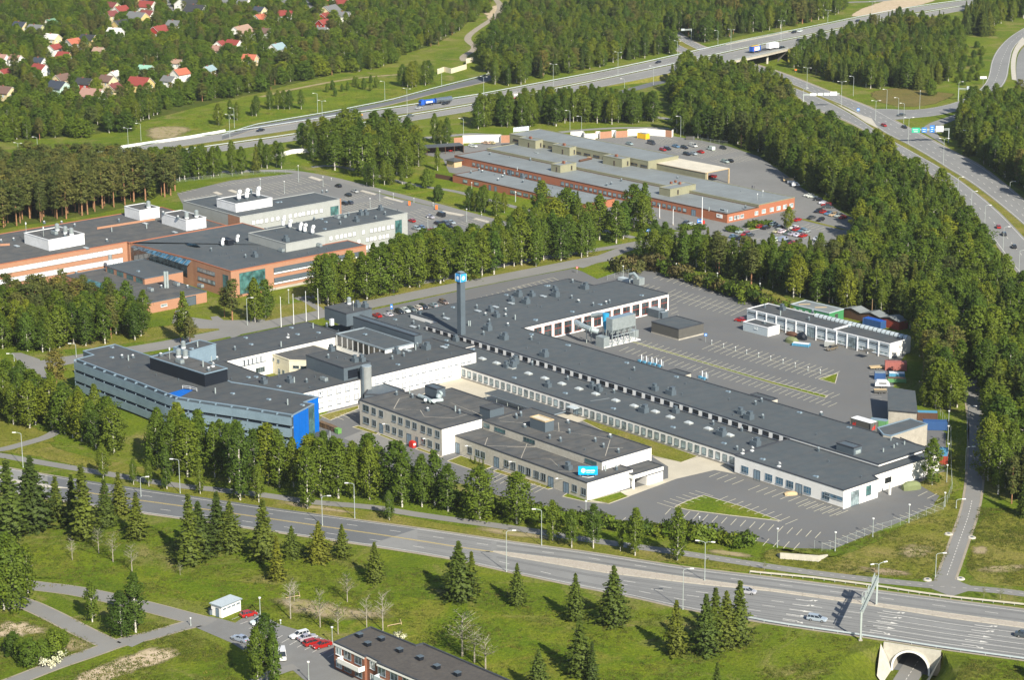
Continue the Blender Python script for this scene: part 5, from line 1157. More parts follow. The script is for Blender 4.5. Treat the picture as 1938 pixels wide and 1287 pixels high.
K2p=[uv(ua,v21-2),uv(u21,v21-2),uv(u21,v22),uv(u22,v22),uv(u22+4,v21+34),uv(ub1-.1,v21+34),uv(ub1-.1,kv1+1),uv(ua+18,kv1+1),uv(ua,kv1+8)]
K2p=[uv(ua,v21),uv(u21,v21),uv(u21,v22),uv(u22,v22),uv(u22,v22-12),uv(ub1-.1,v22-12),uv(ub1-.1,kv1+.1),uv(uk,kv1+.1)]
block(bk_,K2p,0,ZK-.03,'brick_orange','roof_felt','brick_red')
ww_,ss_=K2p[0],K2p[1];windows(bk_,ww_,ss_,6.3,11,1.4,[.35],'grey');windows(bk_,ww_,ss_,3.0,11,1.4,[.35],'grey');windows(bk_,ww_,ss_,2.8,3.4,5.2,[.86],'green')
s,e=K2p[1],K2p[2]
def fe_(x,z=7):return(Vector(P(*z4(x,905-.19*(x-288)),z)[:2]).dot(V0)-v21)/(v22-v21)
g0,g1_=fe_(340),fe_(580);gw=(g1_-g0)*(v22-v21);windows(bk_,s,e,1.0,round(gw,1),7.6,[(g0+g1_)/2],'green')
h0,h1=fe_(658),fe_(1478)
for zc in(6.6,2.9):
 a_,b_=sec(s,e,h0,h1);band(bk_,a_,b_,zc,zc+1.5,'metal_dark',.45,'sunshade',.4);windows(bk_,s,e,zc-.85,3.6,.8,nrange(11,h0+.03,h1-.03),'blind')
a_,b_=sec(s,e,g1_,1.0);band(bk_,a_,b_,0,.9,'concrete_raw',.06,'plinth')
mb=MB();g_a,g_b=P(*z3(1225,500),9.6),P(*z3(1755,645),9.6);g_c,g_d=P(*z3(1715,690),8.2),P(*z3(1190,520),8.2)
n_=14
for k in range(n_):
 f0_,f1_=k/n_+.006,(k+1)/n_-.006;mb.face([g_d.lerp(g_c,f0_),g_d.lerp(g_c,f1_),g_a.lerp(g_b,f1_),g_a.lerp(g_b,f0_)],'glass_blue')
mb.face([g_d-Vector((0,0,.1)),g_c-Vector((0,0,.1)),g_b-Vector((0,0,.1)),g_a-Vector((0,0,.1))],'metal_trim')
z_=Vector((0,0,-4.5));mb.face([g_d+z_,g_c+z_,g_c,g_d],'glass');mb.build('atrium_glazing',bk_,fix=False)
K4=[Vector(P(x,y,6.0)[:2])for x,y in(z3(935,695),z3(1325,808),z3(1735,760))]
k4=rect(z3(935,695),z3(1325,808),z3(1735,760),6.0);block(bk_,k4,0,6.0,'brick_orange','roof_felt','metal_dark')
windows(bk_,k4[0],k4[1],2.2,4.4,3.3,[.13,.38,.63,.87],'green')
k5=rect(z3(640,770),z3(1345,1035),z3(1935,940),3.9);block(bk_,k5,0,3.9,'brick_orange','roof_old','metal_dark')
windows(bk_,k5[1],k5[2],1.5,2.6,.9,[.28],'white');windows(bk_,k5[1],k5[2],.1,4.5,3.2,[.72],'shade')
vents(bk_,[(1010,640,'tank'),(1265,740,'low')],6.0,z3)
vents(bk_,[(1155,940,'tank'),(1480,890,'fan'),(1620,870,'acc'),(1720,890,'fan'),(1840,885,'acc'),(1380,920,'acc'),(700,760,'fan')],3.9,z3)
fp=P(*z3(1515,890),3.9);mb=MB()
for d in(0,.9):mb.cyl((fp.x+d,fp.y,3.7),(fp.x+d,fp.y,9.6),.42,.42,'duct_silver',10)
mb.build('flue',bk_)
mb=MB();a,b,c,d=[P(*z3(x,y),4.6)for x,y in((740,790),(1040,885),(1000,908),(745,815))];mb.face([a,b,c+Vector((0,0,-.6)),d+Vector((0,0,-.6))],'glass_green');mb.build('rooflight',bk_,fix=False)
vents(bk_,[(95,650,'small'),(410,710,'small'),(500,705,'box'),(200,605,'hood'),(335,575,'hood'),(740,655,'acc'),(1085,610,'acc'),(175,690,'stub'),(240,680,'stub'),(380,655,'stub'),(465,640,'stub'),(525,630,'stub'),(270,715,'stub'),(460,775,'stub'),(497,772,'stub'),(565,695,'stub'),(895,690,'stub'),(1082,655,'stub'),(985,670,'stub'),(1160,632,'stub')],ZK,z4)
pent(bk_,z4(195,530),z4(250,552),z4(310,545),9.8,12.0,'metal_black','metal_black')
mb=MB();a,b,c,d=[P(*z3(x,y),10.0)for x,y in((1690,480),(1720,505),(1840,520),(1800,495))];tp=P(*z3(1730,482),11.2);tq=P(*z3(1810,500),11.2)
mb.face([a,b,tp],'glass_blue');mb.face([b,c,tq,tp],'glass_blue');mb.face([c,d,tq],'glass_blue');mb.face([d,a,tp,tq],'glass_blue');mb.build('rooflight',bk_,fix=False)
gy=thing('grey_laboratory','grey metal-clad three-storey wing with strips of white-blind windows beside the row of tall birches','building',P(680,450),YAW)
pent(gy,z4(385,495),z4(780,585),z4(1145,520),9.6,13.0,'metal_grey','roof_felt','metal_grey')
gB=Vector(P(747.4,413.3,11)[:2]);gA=Vector(P(598.8,441,11)[:2]);gu=(gA.dot(U0)+gB.dot(U0))/2;gn=Vector(P(771,402,11)[:2]);gb=Vector(P(722.6,390.6,11)[:2]);gl_=gA.dot(V0)
g4=[uv(gb.dot(U0),gl_-9),uv(gu,gl_-9),uv(gu,gB.dot(V0)),uv(gn.dot(U0),gB.dot(V0)),uv(gn.dot(U0),gn.dot(V0)),uv(gb.dot(U0),gn.dot(V0))]
block(gy,g4,0,11,'metal_grey','roof_felt','metal_grey')
LG=gB.dot(V0)-gl_+9
def fg(x,y,z):return(Vector(P(*z4(x,y),z)[:2]).dot(V0)-(gl_-9))/LG
for zc,xl in((7.2,[(1170,530),(1220,518),(1262,510),(1302,505),(1345,498),(1383,490),(1470,475),(1540,460),(1575,453),(1615,446),(1650,440),(1692,430),(1733,424)]),(4.0,[(1470,570),(1545,555),(1580,548),(1617,542),(1660,532),(1695,525),(1733,520)]),(1.0,[(1545,645),(1580,640),(1617,632),(1655,625)])):
 windows(gy,g4[1],g4[2],zc,1.55,1.7,[fg(x,y,zc+.8)for x,y in xl],'blind')  # white of these windows is the colour of their blinds
windows(gy,g4[3],g4[4],.5,4.5,8.2,[.5],'green')
vents(gy,[(755,425,'hood'),(818,440,'hood'),(915,470,'hood'),(955,480,'hood'),(1025,495,'hood'),(785,560,'box'),(690,470,'stub'),(620,450,'stub')],13.0,z4,s=1.1)
vents(gy,[(1040,365,'small'),(1105,358,'low'),(1250,350,'acc'),(1310,342,'acc'),(1355,325,'small'),(1470,320,'box'),(1515,318,'box'),(1430,380,'box'),(1605,355,'small'),(1650,275,'box'),(1690,315,'small'),(1280,405,'small'),(1135,450,'low'),(1805,280,'stub'),(880,395,'stub'),(1145,385,'low')],11,z4)
g5=thing('grey_laboratory','grey metal-clad rear wing with a white penthouse carrying three white air hoods','building',P(550,420),YAW)
hA=Vector(P(451,409,11)[:2]);hB=Vector(P(623.6,381.3,11)[:2]);hu=(hA.dot(U0)+hB.dot(U0))/2;hN=Vector(P(645,376,11)[:2]);hb_=Vector(P(613,360,11)[:2]);hl=Vector(P(344,377.5,11)[:2])
g5p=[uv(hl.dot(U0)-2,hA.dot(V0)),uv(hu,hA.dot(V0)),uv(hu,hB.dot(V0)),uv(hN.dot(U0),hB.dot(V0)),uv(hN.dot(U0),hN.dot(V0)),uv(hb_.dot(U0),hN.dot(V0)),uv(hb_.dot(U0),hA.dot(V0)+16),uv(hl.dot(U0)-2,hA.dot(V0)+16)]
block(g5,g5p,0,11,'metal_grey','roof_felt','metal_grey')
LH=hB.dot(V0)-hA.dot(V0)
windows(g5,g5p[1],g5p[2],6.9,1.6,1.7,[(Vector(P(*z4(x,y),7.8)[:2]).dot(V0)-hA.dot(V0))/LH for x,y in((482,390),(528,385),(565,380),(605,370),(655,360),(702,350),(770,342),(822,332),(868,322),(908,315),(945,310),(985,302),(1025,296),(1060,290),(1103,280))],'blind')
band(g5,*sec(g5p[0],g5p[1],.8,1.0),0,10.8,'brick_orange',.06,'brick_panel');band(g5,g5p[4]-V0*.6,g5p[4],0,11.2,'brick_orange',.2,'brick_fin')
windows(g5,g5p[3],g5p[4],.5,4.0,8.0,[.5],'green')
pent(g5,z4(128,175),z4(320,220),z4(662,165),10.8,14.2,'metal_white','roof_felt','metal_white')
vents(g5,[(350,185,'hood'),(422,172,'hood'),(525,155,'hood'),(460,120,'small')],14.2,z4,s=1.35)
vents(g5,[(1155,110,'fan'),(1115,118,'small'),(1000,145,'stub'),(700,205,'low'),(730,202,'low')],11,z4)
vents(g5,[(1700,300,'low')],9,z3)if False else None
fs=thing('brick_depot','long red brick depot with pale steel roof, raised khaki hall and four khaki roof houses','building',P(1150,360),YAW)
YF=None
F1=[Vector(P(x,y,3.9)[:2])for x,y in((860,293.3),(1376.5,404.3))]
yf=math.atan2((F1[0]-F1[1]).y,(F1[0]-F1[1]).x);UF,VF=GU(yf)
def fuv(u,v):return UF*u+VF*v
A=F1[0];B=F1[1];v_m=Vector(P(*z6(1145,925),4.1)[:2]).dot(VF);v_e=Vector(P(1488,372.3,4.3)[:2]).dot(VF)
m1=[A,B,fuv(B.dot(UF),v_m),fuv(A.dot(UF),v_m)];block(fs,m1,0,3.9,'brick_red','roof_steel','shed_brown')
m2=[fuv(A.dot(UF)-1,v_m+.05),fuv(B.dot(UF),v_m+.05),fuv(B.dot(UF),v_e),fuv(A.dot(UF)-1,v_e)];block(fs,m2,0,4.9,'brick_red','roof_steel','khaki_metal');band(fs,m2[0],m2[1],3.7,4.75,'khaki_metal',.06,'step_band')
LF=(B-A).length
windows(fs,m1[0],m1[1],1.0,2.0,1.4,[t for t in nrange(46,.08,.86)if not .34<t<.42],'grey');windows(fs,m1[0],m1[1],.05,2.4,2.6,[.225,.89],'door')
windows(fs,m1[1],m1[2],.9,2.0,1.5,[.11,.27,.33,.47,.93],'white');windows(fs,m2[1],m2[2],1.0,2.3,1.6,[.14,.36,.55,.73,.91],'white')
up=[Vector(P(x,y,8.2)[:2])for x,y in(z5(705,253),z5(1935,498),z6(300,465))]
ua1=up[0];ub_=Vector(P(*z6(125,508),8.2)[:2]);ue_=Vector(P(*z5(1470,305),8.2)[:2]);vv=(ua1.dot(VF)+ub_.dot(VF))/2
m3=[fuv(ua1.dot(UF),vv),fuv(ub_.dot(UF),vv),fuv(ub_.dot(UF),ue_.dot(VF)),fuv(ua1.dot(UF),ue_.dot(VF))];block(fs,m3,0,8.2,'khaki_metal','roof_steel','khaki_metal')
windows(fs,m3[0],m3[1],5.2,4.2,1.0,nrange(15,.05,.97),'brown')
cn=rect(z6(128,510),z6(655,614),z6(885,573),6.6,'own')
block(fs,[cn[0],cn[1],cn[1]+(cn[2]-cn[1])*.06,cn[0]+(cn[3]-cn[0])*.06],0,6.4,'khaki_metal','khaki_metal')
mb=MB();mb.prism(cn,6.3,6.65,'timber_pale','roof_cream',bot=True);mb.build('canopy_roof',fs);EXC.append([tuple(p)for p in cn])
for p in(cn[2],cn[3],cn[2].lerp(cn[3],.5),cn[1].lerp(cn[2],.1)):mb=MB();mb.box((p.x-.3,p.y-.3,0),(.5,.5,6.3),'timber_pale',yf);mb.build('canopy_post',fs)
for A_,B_,C_,z0,zt in(((785,288),(937,320),(1013,310),4.6,8.5),((1090,350),(1250,382),(1325,374),4.6,8.5),((1565,450),(1730,487),(1808,474),4.6,8.5),((1075,530),(1165,547),(1290,516),3.6,7.0)):
 r_=pent(fs,z5(*A_),z5(*B_),z5(*C_),z0,zt,'khaki_metal','roof_steel','khaki_metal',yf);windows(fs,r_[1],r_[2],z0+.6,.9,1.9,[.7],'brown');windows(fs,r_[0],r_[1],z0+.4,.9,2.0,[.6],'brown')
 p=(r_[0]+r_[2])/2;mb=MB();mb.box((p.x,p.y,zt-.1),(1.3,.8,1.0),'brick_brown',yf);mb.build('chimney',fs)
r_=pent(fs,z6(235,742),z6(332,764),z6(537,712),3.6,7.0,'khaki_metal','roof_steel','khaki_metal',yf);windows(fs,r_[1],r_[2],4.2,.9,1.9,[.3],'brown')
for x,y in((340,712),(380,700),(420,715)):p=P(*z6(x,y),7);mb=MB();mb.box((p.x,p.y,6.9),(.9,.8,.9),'brick_brown',yf);mb.build('chimney',fs)
vents(fs,[(520,445,'small'),(890,500,'small'),(490,410,'stub'),(1590,730,'small'),(1632,718,'small'),(1725,688,'small'),(770,590,'pipe'),(1190,700,'stub'),(700,470,'stub')],3.9,z5)
vents(fs,[(1022,935,'small'),(687,960,'pipe'),(975,790,'stub'),(400,668,'small'),(1130,870,'mast'),(1180,840,'mast')],4.5,z6)
mb=MB();mb.bar(P(*z5(930,425),4.9),P(*z5(960,432),4.9),1,.3,'galvanised');a,b=P(*z5(1340,505),5.2),P(*z5(1450,480),5.2);mb.cyl(a,b,.55,.55,'shed_brown',8);a,b=P(*z5(1370,490),5.4),P(*z5(1430,475),5.4);mb.box((b.x,b.y,4.8),(1.5,1.2,1.0),'timber_pale',yf);mb.build('roof_duct',fs)
mb=MB();a,b=P(*z5(735,245),8.2),P(*z5(880,230),8.2)
for k in range(6):
 p=a.lerp(b,k/6);q=a.lerp(b,(k+.9)/6);mb.face([p+Vector((0,0,.3)),q+Vector((0,0,.3)),q+Vector((0,.5,2.3)),p+Vector((0,.5,2.3))],'metal_paleblue');mb.bar(p,p+Vector((0,1,2.2)),.12,.12,'steel_pole')
mb.build('roof_screen',fs)
sgn=P(*z6(820,965),4.2);aF=math.atan2(-UF.y,-UF.x);mb=MB();mb.box((sgn.x,sgn.y,4.1),(4.4,.2,1.0),'metal_paleblue',aF)
for k in range(5):p=sgn-UF.to_3d()*(-1.5+k*.45)-VF.to_3d()*.13;mb.box((p.x,p.y,4.4),(.3,.06,.45),'metal_black',aF)
mb.build('roof_sign',fs)
p=m1[0].lerp(m1[1],.975)-VF*.08;mb=MB();mb.box((p.x,p.y,1.6),(3.2,.12,1.5),'sign_white',aF);p2=p-VF*.08+UF*.4;mb.box((p2.x,p2.y,2.3),(1.2,.05,.35),'metal_black',aF);mb.build('name_board',fs)
an=thing('brick_annex','low red brick annex with pale steel roof standing in front of the depot','building',P(980,350),yf)
n1=Vector(P(856.7,329.6,3.4)[:2]);n2=Vector(P(1105,386,3.4)[:2]);n3=Vector(P(902.6,317.4,3.4)[:2])
anp=[n1,fuv(n2.dot(UF),n1.dot(VF)),fuv(n2.dot(UF),n3.dot(VF)),fuv(n1.dot(UF),n3.dot(VF))];block(an,anp,0,3.4,'brick_red','roof_steel','shed_brown')
windows(an,anp[0],anp[1],1.0,3.0,1.3,[.10,.19,.47,.52,.57,.62,.75,.80,.88,.93],'grey');windows(an,anp[0],anp[1],.05,1.4,2.4,[.295,.34],'door')
vents(an,[(345,615,'small'),(420,590,'small'),(450,605,'fan'),(595,680,'fan'),(637,650,'fan'),(652,630,'fan'),(820,660,'box'),(822,700,'small'),(563,632,'stub'),(1095,752,'stub'),(1287,825,'box')],3.4,z5)
og=thing('open_garage','dark flat-roofed open garage with red vehicles inside, beside the white yard wall','garage',P(835,290),0)
o1,o2,o3=P(*T(1,0,(1205,1085))[0],3.6),P(*T(1,0,(1540,1062))[0],3.6),P(*T(1,0,(1250,1050))[0],3.6)
dd=(o2-o1).normalized();bk3=Vector((-dd.y,dd.x,0))*6.5;mb=MB();mb.prism([Vector(p[:2])for p in(o1,o2,o2+bk3,o1+bk3)],3.3,3.65,'fascia','roof_felt',bot=True);mb.build('roof',og)
mb=MB();mb.face([(*(o1+bk3)[:2],0),(*(o2+bk3)[:2],0),(*(o2+bk3)[:2],3.3),(*(o1+bk3)[:2],3.3)],'shed_brown');mb.face([(*o2[:2],0),(*(o2+bk3)[:2],0),(*(o2+bk3)[:2],3.3),(*o2[:2],3.3)],'shed_grey');mb.build('wall',og,fix=False)
for k in range(6):p=o1.lerp(o2,k/5);mb=MB();mb.box((p.x,p.y,0),(.25,.25,3.3),'shed_brown');mb.build('post',og)
kd=thing('small_kiosk','small dark-roofed pavilion at the west corner of the brick depot','kiosk',P(*z5(190,530)),yf)
kr=rect(z5(120,490),z5(190,512),z5(262,492),3.0,yf);mb=MB();mb.prism(kr,2.8,3.0,'fascia','fascia',bot=True);c_k=sum((Vector(p)for p in kr),Vector((0,0)))/4
for i in range(4):mb.face([(*kr[i],3.0),(*kr[(i+1)%4],3.0),(*c_k,4.1)],'roof_dark')
mb.build('roof',kd);mb=MB();mb.prism(offset(kr,-.7),0,2.8,'timber_pale');mb.build('wall',kd)
def barrier(label,top,h,m='render_white',brick=None,z=0.0,th=.35,name='boundary_wall'):
 b=MB()
 for i,(p,q)in enumerate(zip(top,top[1:])):
  p,q=P(*p,h),P(*q,h);c=(p+q)/2;d=q-p;mm='brick_orange' if brick and i in brick else m
  b.box((c.x,c.y,0),(d.length+.1,th,h),mm,math.atan2(d.y,d.x))
 EXC.append([tuple(P(*p)[:2])for p in top]+[(P(*p).x,P(*p).y+1.5)for p in top[::-1]])
 return b.solo(name,label,'wall')
barrier('long white boundary wall with brick panels behind the west yard of the depot',[z5(190,292),z5(270,288),z5(272,272),z5(620,262),z5(622,270),z5(700,268)],3.6,brick=(0,4))
barrier('white stepped boundary wall with brick panels round the north yard of the depot',[z5(1260,237),z5(1375,232),z5(1390,255),z5(1485,252),z5(1487,235),z5(1527,232),z5(1530,240),z5(1635,230),z5(1637,222),z5(1673,222),z5(1676,232),z5(1780,225),z5(1785,215),z6(118,207),z6(290,222),z6(345,228),z6(358,216)],3.2,brick=(3,6,10,14))
barrier('low white concrete barrier along the far side of the motorway at the left',[(217,277),(284,267),(361,256),(426,244.5)],1.3)
barrier('cream concrete noise barrier on the grassy slope left of the birches, bent at one end',[T(1,0,(1350,505))[0],T(1,0,(1395,488))[0],T(1,0,(1450,500))[0],T(1,0,(1560,468))[0],T(1,0,(1560,428))[0],T(1,0,(1613,415))[0]],2.8,'cream_render')
barrier('short white wall by the road bridge behind the poplars',[T(1,0,(125,1140))[0],T(1,0,(280,1095))[0],T(1,0,(460,1080))[0]],2.0)
EXC.pop()
se=thing('garage_block','long low pale garage block with ribbon windows and a ribbed skylight vault','building',P(1560,640),0)
E1=rect((1414,583.7),(1684,650.8),(1718,638),5.0,'own')
block(se,E1,0,5.0,'metal_paleblue','roof_dark','metal_white')
ye=math.atan2((E1[0]-E1[1]).y,(E1[0]-E1[1]).x);UE,VE=GU(ye)
n_b=14
for k in range(n_b):
 if k<3:windows(se,E1[0],E1[1],3.6,3.4,.55,[(k+.5)/n_b],'slit')
 elif k in(6,10):windows(se,E1[0],E1[1],.1,3.0,3.9,[(k+.5)/n_b],'bigdoor')
 else:windows(se,E1[0],E1[1],3.7,3.4,.5,[(k+.5)/n_b],'slit');windows(se,E1[0],E1[1],1.0,3.4,1.1,[(k+.5)/n_b],'white')
for k in(4,8,9,13):a_,b_=sec(E1[0],E1[1],k/n_b,k/n_b+.004)
mb=MB()
for k in range(1,n_b):p=E1[0].lerp(E1[1],k/n_b)-VE*.12;mb.box((p.x,p.y,0),(.3,.3,4.8),'metal_white',ye)
mb.build('pilaster',se);band(se,E1[0],E1[1],0,.6,'plinth',.05,'plinth');band(se,E1[1],E1[2],.4,4.85,'render_white',.06,'end_wall')
mb=MB();p,q=E1[0].lerp(E1[1],.62),E1[3].lerp(E1[2],.62);mb.bar((*p,5.1),(*q,5.1),.4,.5,'metal_white');mb.build('roof_upstand',se)
mb=MB();sk0=Vector(P(*z7(810,180),5)[:2]);t0=(sk0-E1[3]).dot(E1[2]-E1[3])/(E1[2]-E1[3]).length**2;p,q=E1[3].lerp(E1[2],t0)-VE*1.0,E1[2]-VE*1.0
k8=[(math.cos(a),math.sin(a))for a in nrange(9,0,math.pi)];ns_=22
for i in range(ns_):
 a,b=p.lerp(q,i/ns_+.004),p.lerp(q,(i+1)/ns_-.004)
 for(c1_,s1),(c2_,s2_)in zip(k8,k8[1:]):mb.face([(*(a+VE*c1_*1.1),4.9+s1*1.0),(*(b+VE*c1_*1.1),4.9+s1*1.0),(*(b+VE*c2_*1.1),4.9+s2_*1.0),(*(a+VE*c2_*1.1),4.9+s2_*1.0)],'metal_paleblue')
for e in(p,q):mb.face([(*(e+VE*c*1.1),4.9+s_*1.0)for c,s_ in k8],'metal_white')
mb.build('skylight_vault',se)
an2=rect(z7(145,230),z7(355,292),z7(480,268),3.1,ye);block(se,an2,0,3.1,'metal_paleblue','roof_dark','metal_white');band(se,an2[1],an2[2],0,2.95,'render_white',.05,'end_wall');windows(se,an2[0],an2[1],1.6,1.4,.8,[.52],'white')
vents(se,[(325,105,'small'),(490,125,'box'),(730,220,'small'),(765,155,'small'),(470,175,'pipe'),(1092,275,'low')],5.0,z7);vents(se,[(323,250,'fan')],3.1,z7)
mb=MB();p=P(*z7(1275,500),2.8);mb.box((p.x,p.y,2.7),(3.2,2.6,.15),'shed_grey',ye);mb.build('door_canopy',se)
gs=thing('green_shed','green boarded shed with a pale corrugated roof behind the garage block','shed',P(1545,590),0)
g_=rect(z7(565,72),z7(918,155),z7(1052,118),3.6,'own');block(gs,g_,0,3.6,'shed_green','roof_steel','metal_paleblue');windows(gs,g_[0],g_[1],1.2,1.3,1.2,nrange(6,.1,.9),'white');windows(gs,g_[1],g_[2],.1,1.6,2.4,[.5],'brown')
mb=MB();
for x,y in((690,72),(840,100)):p=P(*z7(x,y),3.6);mb.box((p.x,p.y,3.42),(4.0,1.0,.06),'timber_pale',ye+.9)
mb.build('roof_patch',gs)
zs=[z7(1040,108),z7(1130,138),z7(1210,150),z7(1300,178),z7(1390,190),z7(1470,222),z7(1560,232),z7(1620,262)]
for i in range(0,6,2):
 lb=['brown boarded shed with pale zigzag roof next to the green shed','dark brown shed with pale gable roof between two others behind the garage block','red-brown shed with pale gable roof at the tree line behind the garage block'][i//2]
 sh_=thing('storage_shed',lb,'shed',P(*zs[i+1]),0,'sheds behind the garage block')
 a,b,c=[Vector(P(*q,3.2)[:2])for q in zs[i:i+3]];n_=Vector((-(c-a).y,(c-a).x)).normalized()*4.5
 if n_.y<0:n_=-n_
 mb=MB();mb.prism(ccw([a,c,c+n_,a+n_]),0,2.8,['shed_brown','shed_brown','shed_red'][i//2]);mb.build('wall',sh_)
 m=(a+c)/2;mb=MB()
 for p,q,zp,zq in((a,m,2.8,3.8),(m,c,3.8,2.8)):mb.face([(*(p-n_*.08),zp),(*(q-n_*.08),zq),(*(q+n_*1.05),zq),(*(p+n_*1.05),zp)],'roof_steel');mb.face([(*(p-n_*.08),zp+.12),(*(q-n_*.08),zq+.12),(*(q+n_*1.05),zq+.12),(*(p+n_*1.05),zp+.12)],'roof_steel')
 mb.build('roof',sh_,fix=False);mb=MB();mb.face([(*a,2.8),(*c,2.8),(*m,3.78)],'shed_brown');mb.build('gable',sh_,fix=False)
d1=thing('cycle_store','dark brown boarded box building with a flat grey roof alone on the car park asphalt','building',P(1275,625),0)
d_=rect(t21(1058,1116),t21(1258,1172),t21(1392,1114),4.0,'own');block(d1,d_,.5,4.0,'shed_grey','roof_felt','fascia');band(d1,d_[1],d_[2],.0,.5,'concrete_raw',.03,'plinth');band(d1,d_[0],d_[1],.0,.5,'concrete_raw',.03,'plinth')
d2=thing('salt_store','shed with a plain sloping dark roof casting a wide shadow beside the containers','shed',P(1705,780),0)
pl=[P(*z7(x,y),z)for x,y,z in((1462,1040,5.2),(1722,1063,5.2),(1700,875,6.0),(1458,838,6.0))];mb=MB();lo=[Vector((p.x,p.y,0))for p in pl]
for i in range(4):mb.face([lo[i],lo[(i+1)%4],pl[(i+1)%4],pl[i]],'concrete_raw')
mb.build('wall',d2);mb=MB();c=sum(pl,Vector())/4;rf=[c+(p-c)*1.05 for p in pl];mb.face(rf,'roof_felt');mb.face([p-Vector((0,0,.25))for p in rf[::-1]],'roof_felt')
for i in range(4):mb.face([rf[i]-Vector((0,0,.25)),rf[(i+1)%4]-Vector((0,0,.25)),rf[(i+1)%4],rf[i]],'fascia')
mb.build('roof',d2);EXC.append([tuple(p[:2])for p in lo])
def container(A,B,C,h,m,top,label,name='shipping_container',cat='container',ribs=True,yaw='own',z0=.15):
 r_=rect(A,B,C,h,yaw);root=thing(name,label,cat,(*((r_[0]+r_[2])/2),0),math.atan2((r_[0]-r_[1]).y,(r_[0]-r_[1]).x))
 mb=MB();mb.prism(r_,z0,h,m,top,bot=True)
 if ribs:
  for i in range(4):
   a,b=r_[i],r_[(i+1)%4];d=b-a;n=Vector((d.y,-d.x)).normalized();k=max(2,int(d.length/.5))
   for j in range(k):c=a+d*(j+.5)/k+n*.03;mb.box((c.x,c.y,z0+.1),(.22,.06,h-z0-.25),m,math.atan2(d.y,d.x))
 mb.build('body',root);mb=MB()
 for p in r_:mb.box((p.x,p.y,0),(.25,.25,h+.02),m)
 mb.build('corner_post',root)
 a,b=r_[1],r_[2];mb=MB();d=b-a;n=Vector((d.y,-d.x)).normalized()
 for t in(.3,.7):c=a+d*t+n*.1;mb.cyl((c.x,c.y,z0+.2),(c.x,c.y,h-.2),.04,.04,'steel_pole',5)
 mb.build('door_bar',root);EXC.append([tuple(p)for p in r_]);return root,r_
ct,r_=container(z7(1112,1118),z7(1300,1172),z7(1356,1150),3.0,'shed_grey','metal_white','grey swap body with white roof and red flame emblems beside the workshop roof','swap_body','container',False)
mb=MB();d=(r_[1]-r_[0]).normalized();n=Vector((d.y,-d.x))
for t,base,L_ in((.12,0,1),(1.0,1,1)):
 if base==0:o_=r_[0]+d*.6+n*.04;dx=d
 else:dx=(r_[2]-r_[1]).normalized();o_=r_[1]+dx*.4+Vector((dx.y,-dx.x))*.04
 mb.face([(*(o_),.8),(*(o_+dx*1.5),.9),(*(o_+dx*1.5),2.3),(*(o_+dx*.9),1.7),(*(o_+dx*.5),2.0)],'bright_red')
mb.build('flame_emblem',ct,fix=False)
container(z7(1440,575),z7(1425,600),z7(1612,612),2.8,'container_red','container_red','faded red shipping container at the end of the garage block',yaw='own')if False else None
def cbox(px,L_,W_,h,ang,m,top,label,name='shipping_container',cat='container',**k):
 c=P(*px);U=Vector((math.cos(ang),math.sin(ang)));V=Vector((-U.y,U.x));c=Vector(c[:2])
 root=thing(name,label,cat,(c.x,c.y,0),ang);r_=[c-U*L_/2-V*W_/2,c+U*L_/2-V*W_/2,c+U*L_/2+V*W_/2,c-U*L_/2+V*W_/2]
 mb=MB();mb.prism(r_,.12,h,m,top,bot=True)
 for i in range(4):
  a,b=r_[i],r_[(i+1)%4];d=b-a;n=Vector((d.y,-d.x)).normalized();kk=max(2,int(d.length/.5))
  for j in range(kk):q=a+d*(j+.5)/kk+n*.03;mb.box((q.x,q.y,.2),(.22,.06,h-.35),m,math.atan2(d.y,d.x))
 mb.build('body',root);mb=MB()
 for p in r_:mb.box((p.x,p.y,0),(.22,.22,h+.03),m)
 mb.build('corner_post',root);EXC.append([tuple(p)for p in r_]);return root,r_
an_=-.12
cbox((1695,700),6.5,2.5,2.7,an_,'container_red','container_red','faded red shipping container with an orange tarp at the end of the garage block')
cbox((1697,714.5),4.6,2.3,1.6,an_,'container_sky','metal_white','sky blue skip with white bags on top, behind a pale green one','skip','skip')
cbox((1697,723),5.4,2.3,1.3,an_,'container_green','bin_brown','pale green open skip in front of the sky blue one','skip','skip')
cbox((1665,717),3.1,2.2,2.1,an_,'container_blue','galvanised','blue skip with a grey cover standing alone in a parking bay','skip','skip')
cbox(z7(1815,1135),5.6,2.4,2.4,an_,'shed_brown','container_sky','brown cabin with a light blue roof behind the dark blue container','site_cabin','cabin')
cbox(z7(1885,1225),6.6,2.5,2.6,an_,'container_blue','container_blue','dark blue ribbed shipping container beside the beige extension')
cbox(z7(1375,1195),5,2.4,2.0,an_-.3,'container_green','metal_bluegrey','low green and grey container behind the swap body with flames')
cbox(t32(1345,900),2.4,8,2.6,an_-.1,'shed_red','container_sky','red cabin with light blue roof beyond the white end wall','site_cabin','cabin')
cbox(z7(1330,285),7.5,2.6,2.7,ye+math.pi,'container_blue','truck_blue','blue covered lorry box parked behind the garage block','swap_body')
cbox(z6(85,300),5.5,2.5,2.7,0.75+math.pi/2,'container_yellow','roof_steel','bright yellow container with grey top in the north yard of the depot')
cbox(t21(1085,1078),6.5,3,2.8,YAW,'metal_dark','metal_trim','dark grey equipment container against the workshop hall columns')
cbox(t21(1135,1090),3,2.5,2.2,YAW,'metal_dark','metal_trim','small dark grey equipment box next to the larger one by the hall columns','equipment_box','box')
cbox(z6(515,308),4,1.8,1.4,0,'shed_grey','shed_grey','grey skip at the edge of the trees in the north yard','skip','skip')
cbox(t32(885,1175)if False else z7(660,460),5.4,2.0,1.0,ye+math.pi+.4,'container_sky','metal_white','blue open skip with white sacks in front of the garage block','skip','skip')
